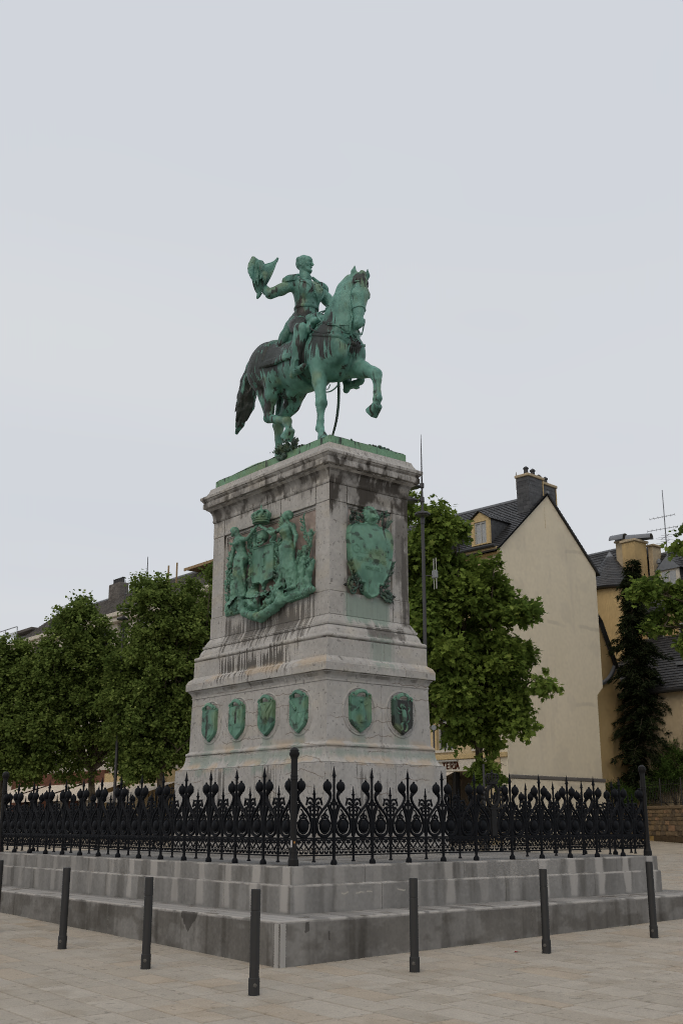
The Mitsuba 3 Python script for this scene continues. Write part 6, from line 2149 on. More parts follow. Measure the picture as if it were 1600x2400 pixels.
add(YH + '__downpipe', tube(spline([(36.1, 18.9, 11.1), (36.15, 18.75, 10.85), (36.3, 18.55, 10.5), (36.33, 18.5, 9.5), (36.33, 18.5, 7.0)], 16), .06, 7), 'dark_metal', smooth=40)
# wing with a sloping verge beside the blind gable
WG = YH + '__wing'
wp = shapely.Polygon([(30.1, .8), (33.6, .8), (33.6, 6.9), (32.46, 8.75), (31.81, 10.12), (31.0, 11.0), (30.1, 11.9)])
m = extrude(wp, .3)
V = m.vertices
add(WG, trimesh.Trimesh(np.stack([V[:, 0], 19.9 - V[:, 2] + .3, V[:, 1]], 1), m.faces, process=False), 'yellow_render', smooth=False)
add(WG + '__verge', tube([(30.1, 19.8, 12.0), (31.0, 19.8, 11.08), (31.81, 19.8, 10.20), (32.46, 19.8, 8.83), (32.75, 19.8, 8.2)], .13, 4), 'dark_metal', smooth=False)
# low annex in front
AN = 'low_annex'
thing(AN, 'low tan house with a slate lean-to roof behind the conifer', 'house')
add(AN, cat([box(33.2, 36.3, 6.0, 21.6, .8, 7.0), box(30.6, 33.19, 20.3, 20.9, .8, 6.9)]), 'tan_render', smooth=False)
add(AN + '__roof', cat([roof_plane((32.95, 21.7, 7.02), (32.95, 6.0, 7.02), (36.35, 6.0, 10.0), (36.35, 21.7, 10.0), 22), roof_plane((30.6, 20.1, 6.95), (33.0, 20.1, 6.95), (33.0, 21.3, 7.9), (30.6, 21.3, 7.9), 6)]), 'slate', smooth=False)
add(AN + '__gutter', cat([tube([(32.86, 21.7, 7.02), (32.86, 6.0, 7.02)], .09, 8), tube([(30.5, 20.0, 6.95), (32.9, 20.0, 6.95)], .08, 8)]), 'dark_metal', smooth=40)
add(AN + '__flashing', tube(spline([(31.1, 19.85, 7.35), (31.9, 19.85, 7.55), (32.4, 19.85, 7.95), (32.75, 19.85, 8.5)], 14), .10, 5), 'lead_sheet', smooth=40)
for yc, z0 in ((16.4, 4.0), (14.2, 4.0)):
    key = fast_number(AN + '__window')
    add(key, box(33.13, 33.199, yc - .5, yc + .5, z0, z0 + 1.4), 'sign_brown', smooth=False)
    add(key + '__pane', box(33.11, 33.129, yc - .42, yc + .42, z0 + .08, z0 + 1.32), 'window_glass', smooth=False)
add(AN + '__skylight', box(34.2, 34.5, 17.35, 17.75, 8.25, 8.4), 'lead_sheet', smooth=False)

# antenna on the yellow house
AT = 'rooftop_antenna'
thing(AT, 'thin tall television antenna on the yellow house roof', 'antenna')
add(AT + '__mast', tube([(37.30, 19.83, 13.2), (37.30, 19.83, 17.35)], [.035, .02], 7), 'lead_sheet', smooth=40)
el = []
for z, a, L, n, w in ((16.0, .5, 1.0, 7, .22), (15.4, .35, 1.2, 8, .25), (15.0, 2.4, .6, 4, .3), (14.75, 2.2, .55, 3, .3)):
    d = np.array([math.cos(a) * .6, -math.sin(a) - .4, .12])
    d /= np.linalg.norm(d)
    c = np.array([37.30, 19.83, z])
    el.append(tube([c - d * L * .7, c + d * L * .5], .014, 5))
    s = np.cross(d, [0, 0, 1])
    for k in range(n):
        p = c + d * L * (-.7 + 1.2 * k / max(n - 1, 1))
        el.append(tube([p - s * w, p + s * w], .008, 4))
add(AT + '__elements', cat(el), 'lead_sheet', smooth=False)

# --- long building behind the left trees
MB_ = 'mansard_building'
thing(MB_, 'long grey slate roofed building behind the left trees with roof terrace', 'building')
holes = []
LB = Frame((21.2, 34.0), (1, 0), (0, 1))
for z0 in (4.9, 7.9, 10.6):
    for k in range(14):
        holes.append(window(LB, MB_ + '__window', 0, 'f', .8 + 2.2 * k, 2.0 + 2.2 * k, z0, z0 + 1.75, surround=None))
fw = shapely.box(0, .8, 31.6, 12.75).difference(shapely.unary_union(holes))
add(MB_, LB.prism_s(fw, 0, .3), 'pale_trim', smooth=False)
add(MB_ + '__ceiling', LB.box(.31, 6.5, .31, 31.29, 12.6, 12.7), 'room_wall', smooth=False)
add(MB_ + '__back_wall', LB.box(6.5, 6.8, 0, 31.6, .8, 12.75), 'pale_trim', smooth=False)
add(MB_ + '__end_wall', cat([LB.box(.31, 6.5, 31.3, 31.6, .8, 12.75), LB.box(.31, 6.5, 0, .3, .8, 12.75)]), 'pale_trim', smooth=False)
add(MB_ + '__cornice', cat([LB.box(-.35, -.001, 0, 31.7, 12.35, 12.6, .03), LB.box(-.5, -.001, 0, 31.8, 12.603, 12.85, .03)]), 'pale_trim', smooth=False)
add(MB_ + '__roof', cat([roof_plane(LB.P(.0, 0, 12.9), LB.P(.0, 25.0, 12.9), LB.P(2.7, 25.0, 15.0), LB.P(2.7, 3, 15.0), 18), roof_plane(LB.P(6.0, 0, 12.9), LB.P(6.0, 25.0, 12.9), LB.P(2.7, 25.0, 15.0), LB.P(2.7, 3, 15.0), 18),
                         tm([LB.P(.0, 25.0, 12.85), LB.P(6.0, 25.0, 12.85), LB.P(2.7, 24.99, 15.0)], [[0, 1, 2]]), roof_plane(LB.P(.0, 0, 12.9), LB.P(6.0, 0, 12.9), LB.P(2.72, 3, 15.0), LB.P(2.68, 3, 15.0), 10)]), 'slate_brown', smooth=False)
add(MB_ + '__ridge_cap', LB.tr(tube([(2.7, 3, 15.02), (2.7, 25.0, 15.02)], .08, 6)), 'lead_sheet', smooth=False)
add(MB_ + '__penthouse', cat([LB.box(1.6, 5.5, 25.2, 28.6, 12.86, 13.95), LB.box(1.1, 6.0, 25.0, 29.2, 13.95, 14.15, .03)]), 'slate_brown', smooth=False)
add(MB_ + '__penthouse_window', LB.box(1.57, 1.60, 25.3, 28.5, 12.95, 13.85), 'pale_blind', smooth=False)
bsdf('balcony_glass', {'type': 'thindielectric', 'int_ior': 1.5})
for k in range(4):
    add(fast_number(MB_ + '__glass_balustrade'), LB.box(-.30, -.285, 24.0 + 1.9 * k, 25.85 + 1.9 * k, 12.9, 13.85), 'balcony_glass', smooth=False)
add(MB_ + '__balustrade_rail', cat([LB.box(-.32, -.27, 24.0, 31.6, 13.85, 13.90)] + [LB.box(-.315, -.275, 23.94 + 1.9 * k, 23.99 + 1.9 * k, 12.86, 13.85) for k in range(5)]), 'lead_sheet', smooth=False)
add(MB_ + '__chimney', cat([LB.box(2.3, 2.9, 15.2, 16.6, 14.2, 15.75, .01)]), 'slate_brown', smooth=False)
add(MB_ + '__chimney__pot', cat([LB.tr(lathe([(.10, 15.75), (.085, 16.05), (.11, 16.07), (.11, 16.10)], 10, (2.6, 15.35 + .27 * k, 0))) for k in range(5)]), 'dark_metal', smooth=40)
add(MB_ + '__chimney_001', LB.box(2.3, 2.9, 22.6, 23.1, 14.2, 15.25, .01), 'slate_brown', smooth=False)
add(MB_ + '__skylight', cat([LB.tr(tm([(.9 + a, 18.2 + b, 12.9 + (.9 + a) * .778 + .09) for a, b in ((0, 0), (0, 1.0), (.8, 1.0), (.8, 0))], [[0, 1, 2], [0, 2, 3]]))]), 'pale_blind', smooth=False)
a = np.radians(np.linspace(0, 180, 14))
add(MB_ + '__round_dormer', LB.tr(tm(np.vstack([np.stack([a * 0 + s, 19.3 + .9 * np.cos(a), 13.0 + .75 * np.sin(a)], 1) for s in (.1, 1.5)]), np.stack([np.arange(13), np.arange(13) + 1, np.arange(13) + 15, np.arange(13) + 14], 1))), 'lead_sheet', smooth=40)
add(MB_ + '__mast', LB.tr(tube([(2.7, 12.6, 14.8), (2.7, 12.6, 16.9)], [.06, .02], 6)), 'dark_metal', smooth=40)
# scaffold-like timber deck on the roof's right part
add(MB_ + '__timber_deck', cat([LB.box(1.6, 3.4, 1.0, 6.5, 14.86, 14.92), LB.box(1.55, 1.6, 1.0, 6.5, 14.80, 14.95)] + [LB.box(1.4, 1.47, 7.0 + .9 * k, 7.07 + .9 * k, 14.2, 15.35) for k in range(2)]), 'weathered_wood', smooth=False)

# --- ground floor shops under the left trees
SHOP = 'shop_row'
thing(SHOP, 'low row of shop fronts with cream awnings under the left trees', 'shop')
SF = Frame((20.5, 34.0), (1, 0), (0, 1))
for nm, f0, f1, mat, zt, ops in (('', 0, 10.0, 'trim_ochre', 4.1, ((1.5, 3.0, 3.5), (7.5, 9.0, 3.5))), ('__brick_front', 10.02, 22.0, 'brick_red', 4.3, ((11.0, 13.4, 3.3), (14.5, 16.9, 3.3), (18.0, 20.4, 3.3))),
                                 ('__white_front', 22.02, 32.0, 'pale_trim', 4.3, ((23.0, 25.4, 3.3), (26.5, 28.9, 3.3)))):
    poly = shapely.box(f0, .8, f1, zt).difference(shapely.unary_union([shapely.box(a_, .9, b_, z_) for a_, b_, z_ in ops]))
    add(SHOP + nm, SF.prism_s(poly, 0, .25), mat, smooth=False)
    add(fast_number(SHOP + '__room'), cat([SF.box(.25, 6.0, f0, f1, zt - .3, zt - .2), SF.box(6.0, 6.1, f0, f1, .8, zt - .2), SF.box(.25, 6.0, f0, f0 + .1, .8, zt - .3), SF.box(.25, 6.0, f1 - .1, f1, .8, zt - .3)]), 'room_wall', smooth=False)
add(SHOP + '__door_panel', cat([box(20.44, 20.498, 37.6 + .8 * k, 38.3 + .8 * k, 1.0, 3.9, .02) for k in range(4)]), 'facade_yellow', smooth=False)
for y0, y1, z in ((36.6, 40.6, 3.15), (41.2, 46.0, 3.3), (46.6, 50.6, 3.3), (51.2, 54.6, 3.3), (58.0, 61.5, 3.5)):
    q_ = [(20.5, y0, z + .35), (20.5, y1, z + .35), (18.3, y1, z - .35), (18.3, y0, z - .35)]
    add(fast_number(SHOP + '__awning'), tm([*q_] + [(18.3, y1, z - .62), (18.3, y0, z - .62)], [[0, 1, 2], [0, 2, 3], [3, 2, 4], [3, 4, 5]]), 'awning_cloth', smooth=False)

# --- street wall with railing at the right
def street_wall():
    rng = np.random.default_rng(31)
    A, B = np.array([31.35, 18.15]), np.array([29.55, 14.2])
    d = (B - A) / np.linalg.norm(B - A)
    n = np.array([d[1], -d[0]])
    if n @ (CAM[:2] - A) < 0:
        n = -n
    L = np.linalg.norm(B - A)
    key = 'street_wall'
    thing(key, 'rough brown rubble stone wall with a paler foot course at the far right', 'wall')
    zb = ground_z(*A) - .1

    def blk(t0, t1, z0, z1, dep, b):
        m = box(t0, t1, -.35, dep, z0, z1, b)
        V = m.vertices
        XY = A + V[:, :1] * d + V[:, 1:2] * n
        m = trimesh.Trimesh(np.column_stack([XY, V[:, 2]]), m.faces, process=False)
        trimesh.repair.fix_normals(m)
        return m
    add(key, blk(0, L, zb - .3, 2.1, -.03, 0), 'joint_mortar', smooth=False)
    z = zb
    first = True
    while z < 2.05:
        h = .26 if first else rng.uniform(.13, .24)
        t = 0.0
        while t < L:
            w = .55 if first else rng.uniform(.16, .48)
            m = blk(t + .008, min(t + w, L) - .008, z + .006, min(z + h, 2.12) - .006, rng.uniform(-.01, .035), .02)
            m.vertices += rng.normal(0, .006, m.vertices.shape)
            add(fast_number(key + '__stone'), m, 'foot_stone' if first else 'rubble_stone', smooth=False, uv=np.full((len(m.vertices), 2), rng.random()))
            t += w
        z += h
        first = False
    add(key + '__coping', blk(-.02, L + .02, 2.12, 2.24, .05, .02), 'rubble_stone', smooth=False, uv=np.full((24, 2), .4))
    key = 'garden_railing'
    thing(key, 'thin dark iron railing on top of the rubble wall', 'railing')
    for k in range(int(L / .13)):
        p = A + d * (.05 + .13 * k) - n * .15
        if k % 12 == 0:
            add(fast_number(key + '__post'), tube([(p[0], p[1], 2.24), (p[0], p[1], 3.30)], .030, 6), 'dark_metal', smooth=40)
        else:
            add(fast_number(key + '__bar'), tube([(p[0], p[1], 2.32), (p[0], p[1], 3.22)], [.011, .011, .011, .003], 5), 'dark_metal', smooth=False)
    for z in (2.36, 3.06):
        add(fast_number(key + '__rail'), tube([(*(A - n * .15), z), (*(B - n * .15), z)], .014, 5), 'dark_metal', smooth=False)


bsdf('joint_mortar', diffuse((.14, .12, .09)))
bsdf('rubble_stone', diffuse(mikit.proc(lambda p, n, uv: mix(mix((.13, .105, .080), (.25, .185, .115), cell_rand(uv.x * 977)), (.31, .20, .13), smoothstep(.82, 1, cell_rand(uv.x * 331))) * (.65 + .7 * fbm(p.x * 9, p.y * 9, p.z * 9, 3)))))
bsdf('foot_stone', diffuse(mikit.proc(lambda p, n, uv: mix((.34, .24, .10), (.10, .075, .05), smoothstep(.45, .55, cell_rand(uv.x * 977))) * (.7 + .6 * fbm(p.x * 9, p.y * 9, p.z * 9, 3)))))
street_wall()

# ------------------------------------------------------------------ trees and plants
def leaf_col(a, b, c):
    def fn(p, n, uv):
        t = uv.x
        k = mix(a, b, t)
        return mix(k, c, smoothstep(.86, 1.0, cell_rand(t * 971 + 5)))
    return fn


def leaf_bsdf(name, a, b, c, trans=.7):
    bsdf(name, {'type': 'principledthin', 'base_color': mikit.proc(leaf_col(a, b, c)), 'roughness': .45, 'diff_trans': trans, 'spec_trans': 0.0, 'eta': 1.4})


leaf_bsdf('plane_leaf', (.100, .150, .040), (.190, .255, .068), (.27, .33, .10))
leaf_bsdf('plane_leaf_near', (.088, .142, .032), (.195, .268, .058), (.27, .34, .085))
leaf_bsdf('conifer_leaf', (.016, .024, .013), (.030, .040, .018), (.05, .055, .025), .3)
leaf_bsdf('bush_leaf', (.045, .085, .022), (.085, .14, .035), (.12, .17, .05))
bsdf('bark', bump(diffuse(mikit.proc(lambda p, n, uv: mix((.055, .045, .033), (.15, .13, .10), smoothstep(.35, .7, fbm(p.x * 7, p.y * 7, p.z * 3, 3))))), lambda p, n, uv: fbm(p.x * 20, p.y * 20, p.z * 6, 3), .02, 4e-3))

LOBED = np.array([(0, 0), (.28, -.02), (.52, .22), (.30, .34), (.48, .62), (.22, .60), (0, 1.0), (-.22, .60), (-.48, .62), (-.30, .34), (-.52, .22), (-.28, -.02)])
LOBED_F = np.array([(0, 1, 3), (1, 2, 3), (3, 4, 5), (5, 6, 7), (7, 8, 9), (9, 10, 11), (9, 11, 0), (0, 3, 5), (0, 5, 7), (0, 7, 9)])
SIMPLE = np.array([(0, 0), (.50, .25), (.40, .62), (0, 1.0), (-.40, .62), (-.50, .25)])
SIMPLE_F = np.array([(0, 1, 2), (0, 2, 3), (0, 3, 4), (0, 4, 5)])
NARROW = np.array([(0, 0), (.12, .4), (0, 1.0), (-.12, .4)])
NARROW_F = np.array([(0, 1, 2), (0, 2, 3)])


def scatter_leaves(P, D, N, size, tint, shape='lobed', fold=.18):
    """One mesh of leaves: at P, pointing along D, facing N."""
    S, F = {'lobed': (LOBED, LOBED_F), 'simple': (SIMPLE, SIMPLE_F), 'narrow': (NARROW, NARROW_F)}[shape]
    D = D / (np.linalg.norm(D, axis=1, keepdims=True) + 1e-9)
    N = N - D * (N * D).sum(1, keepdims=True)
    N /= np.linalg.norm(N, axis=1, keepdims=True) + 1e-9
    X = np.cross(D, N)
    k, n = len(S), len(P)
    V = P[:, None] + size[:, None, None] * (S[None, :, :1] * X[:, None] + S[None, :, 1:] * D[:, None] + (fold * (np.abs(S[:, 0]) - .15 * S[:, 1] ** 2))[None, :, None] * N[:, None])
    Fc = (F[None] + (np.arange(n) * k)[:, None, None]).reshape(-1, 3)
    uv = np.repeat(np.stack([tint, tint], 1), k, 0)
    return tm(V.reshape(-1, 3), Fc), uv


def crown(blobs, n_twigs, per, size, rng, cell=.46, droop=.35, flat=.62, fill=1.0):
    """Leaves in twigs, twigs in layered sprays, sprays spread through ragged blobs: gaps stay open between the sprays."""
    blobs = np.asarray(blobs, float)
    vol = blobs[:, 3] ** 2 * blobs[:, 4]
    n_sp = max(6, int(fill * vol.sum() / cell ** 3))
    pick = rng.choice(len(blobs), n_sp, p=(vol + .12) ** .8 / ((vol + .12) ** .8).sum())
    d = rng.normal(size=(n_sp, 3))
    d /= np.linalg.norm(d, axis=1, keepdims=True)
    r = 1 - .62 * rng.random(n_sp) ** 1.5
    r *= 1 + .40 * (meshkit.fbm(d * 2.2 + pick[:, None] * 7.0, 3, 77) - .5)
    r = np.where(rng.random(n_sp) < .07, r + .22 * rng.random(n_sp), r)
    b = blobs[pick]
    B = b[:, :3] + d * r[:, None] * np.stack([b[:, 3], b[:, 3], b[:, 4]], 1)
    w = rng.uniform(.55, 1.35, n_sp) * np.minimum(1, .35 + b[:, 3])
    k = rng.choice(n_sp, n_twigs, p=w ** 2 / (w ** 2).sum())
    e = rng.normal(size=(n_twigs, 3))
    e /= np.linalg.norm(e, axis=1, keepdims=True)
    e *= (rng.random(n_twigs) ** .45)[:, None]
    C = B[k] + e * cell * w[k][:, None] * np.array([1, 1, flat]) + d[k] * .0
    C[:, 2] -= .22 * (e[:, 0] ** 2 + e[:, 1] ** 2) * cell
    n = len(C)
    axis = e * .7 + d[k] * .4 + rng.normal(0, .4, (n, 3))
    axis /= np.linalg.norm(axis, axis=1, keepdims=True)
    t = rng.random((n, per)) * .30 - .08
    P = C[:, None] + axis[:, None] * t[..., None] + rng.normal(0, .065, (n, per, 3))
    D = axis[:, None] * .7 + rng.normal(0, .6, (n, per, 3))
    D[..., 2] -= droop
    N = rng.normal(0, .45, (n, per, 3)) + np.array([0, 0, 1.0]) + d[k][:, None] * .4
    tone = np.clip(.45 + .20 * rng.normal(size=n_sp), 0, 1)[k]
    tint = np.clip(tone[:, None] + .17 * rng.normal(size=(n, per)), 0, .999)
    sz = size * rng.uniform(.6, 1.15, (n, per))
    return P.reshape(-1, 3), D.reshape(-1, 3), N.reshape(-1, 3), sz.ravel(), tint.ravel(), B


def limbs(base, fork, targets, r0, rng, wob=.25):
    """Trunk up to the fork, then boughs that bend towards the targets."""
    base, fork = np.asarray(base, float), np.asarray(fork, float)
    m = [tube(spline([base, base + (fork - base) * .5 + [rng.normal(0, .06), rng.normal(0, .06), 0], fork], 12), [r0 * 1.25, r0, r0 * .92, r0 * .8], 10)]
    for t in targets:
        t = np.asarray(t, float)
        s = fork - np.array([0, 0, rng.uniform(0, .5)])
        mid = s + (t - s) * .45 + rng.normal(0, wob, 3) + [0, 0, .25]
        p = spline([s, mid, t], 12)
        R = r0 * rng.uniform(.32, .55)
        m.append(tube(p, [R, R * .6, R * .16], 6))
        for k in range(3):
            q_ = p[rng.integers(5, 11)]
            e = q_ + rng.normal(0, .28, 3) + [0, 0, .2]
            m.append(tube(spline([q_, (q_ + e) / 2 + rng.normal(0, .08, 3), e], 7), [R * .35, R * .2, R * .07], 5))
    return cat(m)


def tree(key, label, blobs, base, fork, r0, n_twigs, per, size, mat, seed, group=None, targets=None, fill=1.0):
    rng = np.random.default_rng(seed)
    key = numbered(key)
    thing(key, label, 'tree', group)
    P, D, N, sz, tint, C = crown(blobs, n_twigs, per, size, rng, fill=fill)
    m, uv = scatter_leaves(P, D, N, sz, tint, 'lobed' if mat == 'plane_leaf_near' else 'simple')
    add(key + '__crown', m, mat, smooth=False, uv=uv)
    tg = [b[:3] for b in blobs] if targets is None else targets
    tg = list(tg) + [C[i] for i in rng.choice(len(C), min(len(C), 34), replace=False)]
    add(key + '__trunk', limbs(base, fork, tg, r0, rng), 'bark', smooth=50)


T1 = [(11.89, 37.15, 8.56, 1.15, 1.01), (11.16, 38.07, 7.64, 1.53, 1.81), (12.51, 37.30, 6.72, 1.53, 1.61), (12.21, 38.14, 5.06, 1.72, 1.21), (13.85, 37.86, 5.88, 1.17, 1.44), (12.9, 37.9, 4.2, 1.6, .8), (13.1, 36.6, 7.6, 1.2, 1.3), (11.70, 37.07, 9.20, 0.42, 0.32)]
T2 = [(14.23, 34.72, 10.03, 1.34, 1.11), (13.79, 35.54, 8.75, 1.53, 1.41), (15.11, 34.59, 8.38, 1.53, 1.61), (14.77, 35.53, 6.54, 1.91, 1.61), (14.11, 36.53, 5.25, 1.53, 1.11), (16.07, 35.01, 5.07, 1.34, 1.11), (14.9, 36.2, 4.2, 1.3, .75), (15.6, 33.6, 7.2, 1.1, 1.5), (15.9, 33.2, 5.2, 1.0, 1.0), (16.3, 33.0, 6.3, 1.2, 1.6), (15.8, 32.9, 8.3, 1.0, 1.1), (12.9, 36.3, 5.6, 1.3, 1.6), (13.2, 36.0, 8.0, 1.0, 1.2), (13.6, 36.3, 6.9, 1.2, 1.4), (14.04, 34.49, 11.10, 0.42, 0.28), (13.98, 34.72, 10.59, 0.76, 0.60)]
T3 = [(14.98, 29.84, 10.74, 0.99, 0.95), (15.05, 29.51, 11.52, 0.43, 0.45), (15.97, 29.35, 9.88, 1.08, 1.13), (15.30, 30.3, 8.85, 1.15, 1.15), (16.08, 30.06, 7.63, 1.62, 1.51), (15.35, 31.15, 6.24, 1.44, 1.32), (16.70, 30.25, 5.73, 1.26, 1.32), (16.22, 31.07, 4.51, 1.08, 0.85), (15.6, 31.6, 4.1, .9, .7), (17.0, 29.8, 8.6, 1.0, 1.4), (17.2, 30.2, 6.6, 1.0, 1.3), (14.9, 31.6, 7.4, .9, 1.2)]
T4 = [(17.77, 30.24, 10.77, 0.94, 1.18), (18.31, 30.32, 9.33, 1.12, 1.58), (18.34, 30.95, 7.53, 1.12, 1.58), (18.77, 31.18, 5.90, 1.12, 1.18), (17.20, 28.92, 12.00, 0.18, 0.42), (18.52, 31.76, 4.82, 0.94, 0.89), (19.6, 29.6, 8.0, 1.3, 1.9)]
TRT = [(15.12, 12.72, 10.16, 0.60, 0.68), (15.35, 13.38, 9.21, 1.05, 1.25), (15.95, 12.35, 8.85, 0.80, 0.80), (16.16, 11.46, 8.99, 0.36, 0.30), (15.82, 12.99, 7.34, 1.56, 1.50), (16.85, 11.98, 7.85, 0.78, 0.82), (16.53, 11.01, 7.54, 0.38, 0.35), (16.90, 11.95, 6.15, 0.85, 0.85), (17.35, 11.05, 5.78, 0.34, 0.30), (16.46, 13.15, 5.47, 1.43, 1.09), (16.11, 14.46, 6.35, 1.07, 1.55), (17.43, 11.89, 4.92, 0.64, 0.70), (16.36, 14.20, 4.63, 0.79, 0.69), (17.13, 13.15, 3.97, 0.40, 0.50), (17.19, 13.32, 3.45, 0.34, 0.42), (17.3, 13.1, 3.05, .24, .3), (17.38, 12.85, 4.22, 0.52, 0.30), (16.00, 15.07, 8.61, 0.83, 1.74), (15.22, 12.25, 10.79, 0.36, 0.25), (15.45, 14.52, 11.39, 0.41, 0.43), (16.93, 16.56, 6.08, 0.85, 1.34)]
TBR = [(22.42, 9.19, 10.47, 0.33, 0.43), (22.83, 9.52, 8.62, 0.66, 0.52), (22.15, 10.00, 8.81, 0.61, 0.43), (21.72, 10.33, 8.88, 0.33, 0.32), (23.52, 8.84, 8.7, 0.80, .9), (23.44, 9.40, 7.56, 0.83, 0.87), (23.6, 8.2, 10.60, 0.80, 1.0), (22.30, 10.29, 7.69, 0.30, 0.23), (24.3, 7.8, 9.4, 1.4, 2.0)]
GP = 'plane trees on the square'
tree('plane_tree', 'leftmost leafy plane tree at the picture edge', T1, (12.3, 38.2, .9), (12.3, 38.0, 4.4), .15, 5200, 12, .130, 'plane_leaf', 1, GP, fill=1.9)
tree('plane_tree', 'plane tree left of the middle whose bare forked trunk shows above the railing', T2, (15.83, 35.93, .95), (15.5, 35.7, 4.2), .16, 8000, 12, .130, 'plane_leaf', 2, GP, fill=1.9)
tree('plane_tree', 'tallest of the left plane trees, its top rising over the slate roof', T3, (16.4, 31.0, .9), (16.2, 30.9, 4.0), .15, 7000, 12, .128, 'plane_leaf', 3, GP, fill=1.9)
tree('plane_tree', 'plane tree half hidden behind the left side of the pedestal', T4, (18.9, 32.2, .95), (18.8, 31.8, 4.1), .16, 5200, 12, .128, 'plane_leaf', 4, GP, fill=1.9)
tree('plane_tree', 'big plane tree right of the pedestal before the blind gable', TRT, (17.32, 13.39, .6), (17.2, 13.4, 4.3), .13, 5200, 11, .175, 'plane_leaf_near', 5, GP, fill=1.15)
tree('plane_tree', 'plane tree boughs reaching in from the right edge', TBR, (24.6, 8.0, .6), (24.5, 7.9, 7.0), .16, 1100, 12, .175, 'plane_leaf_near', 6, GP, targets=[(22.2, 9.95, 8.8), (21.8, 10.3, 8.85), (22.5, 9.2, 10.3), (22.9, 9.1, 9.9)])


def conifer():
    rng = np.random.default_rng(9)
    key = 'conifer'
    thing(key, 'tall narrow dark conifer with ragged drooping boughs', 'tree')
    spine = np.array([(31.59, 17.71, 12.55), (31.75, 17.95, 11.41), (31.94, 18.2, 10.16), (32.16, 18.4, 9.2), (32.5, 18.5, 8.19), (32.74, 18.60, 7.2), (33.1, 18.7, 6.2), (33.25, 18.9, 5.4), (33.3, 19.2, 4.5), (33.4, 19.4, 3.6), (33.45, 19.65, 2.4)])
    wide = [.14, .46, .70, .92, .86, .98, 1.12, 1.28, 1.34, 1.25, 1.1]
    zs = spine[::-1, 2]
    P, D, N, S, tw = [], [], [], [], []
    boughs = []
    for k in range(300):
        z = 2.9 + (12.5 - 2.9) * rng.random() ** 1.15
        c = np.array([np.interp(z, zs, spine[::-1, 0]), np.interp(z, zs, spine[::-1, 1]), z])
        L = np.interp(z, zs, wide[::-1]) * rng.uniform(.55, 1.30) * (.75 + .6 * meshkit.noise(np.array([z * 1.7, k * .01, 3.0]), 4))
        a = rng.uniform(0, 2 * math.pi)
        d = np.array([math.cos(a), math.sin(a), 0])
        p = spline([c + [0, 0, .15], c + d * L * .55 + [0, 0, .12], c + d * L + [0, 0, -.22 * L - .05]], 9)
        boughs.append(tube(p, [.025, .012, .004], 4))
        n = int(40 + 140 * L)
        t = rng.random(n)
        q_ = c + d * (L * t)[:, None] + np.stack([0 * t, 0 * t, .12 - .35 * L * t ** 2], 1)
        side = np.cross(d, [0, 0, 1])
        sp = rng.normal(0, .13, n) * (1.15 - t)
        q_ = q_ + side * sp[:, None] + rng.normal(0, .05, (n, 3))
        P.append(q_)
        D.append(d * .8 + side * np.sign(sp)[:, None] * .6 + rng.normal(0, .35, (n, 3)) - [0, 0, .45])
        N.append(rng.normal(0, .5, (n, 3)) + [0, 0, .8])
        S.append(rng.uniform(.14, .26, n))
        tw.append(np.clip(rng.uniform(.2, .7) + rng.normal(0, .2, n), 0, .999))
    m, uv = scatter_leaves(np.vstack(P), np.vstack(D), np.vstack(N), np.concatenate(S), np.concatenate(tw), 'narrow', .3)
    add(key + '__foliage', m, 'conifer_leaf', smooth=False, uv=uv)
    add(key + '__trunk', cat([tube(spine, [.02, .07, .10, .13, .16, .20], 8)] + boughs), 'bark', smooth=50)


conifer()


def shrub(key, label, cat_, blobs, n, per, size, mat, seed):
    rng = np.random.default_rng(seed)
    thing(key, label, cat_)
    P, D, N, sz, tint, C = crown(blobs, n, per, size, rng, .28, .1, .8)
    m, uv = scatter_leaves(P, D, N, sz, tint, 'narrow', .25)
    add(key + '__foliage', m, mat, smooth=False, uv=uv)
    b = np.asarray(blobs)[:, :3].mean(0)
    root = np.array([b[0], b[1], b[2] - 1.6])
    add(key + '__stems', cat([tube(spline([root + rng.normal(0, .1, 3), (root + c) / 2 + rng.normal(0, .1, 3), c], 8), [.03, .018, .006], 5) for c in C[rng.choice(len(C), min(len(C), 20), replace=False)]]), 'bark', smooth=50)


shrub('bush', 'bright green rounded bush behind the railing at the right edge', 'bush', [(33.10, 17.54, 4.01, 0.72, 0.76), (33.81, 17.55, 3.50, 0.90, 0.95), (32.88, 17.97, 3.32, 0.50, 0.53), (32.35, 18.26, 2.97, 0.36, 0.26), (33.38, 17.16, 4.44, 0.43, 0.34), (33.6, 16.6, 3.4, .9, 1.0)], 900, 22, .17, 'bush_leaf', 11)
shrub('ivy', 'dark ivy patch over the wall beside the gable foot', 'plant', [(31.6, 18.9, 2.7, .5, .55), (32.0, 18.5, 2.3, .45, .4), (31.2, 19.3, 2.9, .35, .5)], 320, 18, .13, 'bush_leaf', 12)

# ------------------------------------------------------------------ lamps and small things
def disc_lamp(c, d, arm, r):
    """A flat round lamp head on an arm; d = direction from the pole."""
    head = lathe([(r * .90, 0), (r, .012), (r, .05), (r * .80, .085), (.05, .10), (.045, .16)], 28, (c[0], c[1], c[2]))
    glass = lathe([(r * .80, -.012), (r * .80, .002)], 28, (c[0], c[1], c[2]))
    return head, glass


bsdf('lamp_paint', rough((.085, .085, .095), .35))
bsdf('lamp_lens', rough((.20, .22, .18), .2))
bsdf('device_grey', rough((.42, .44, .46), .4))


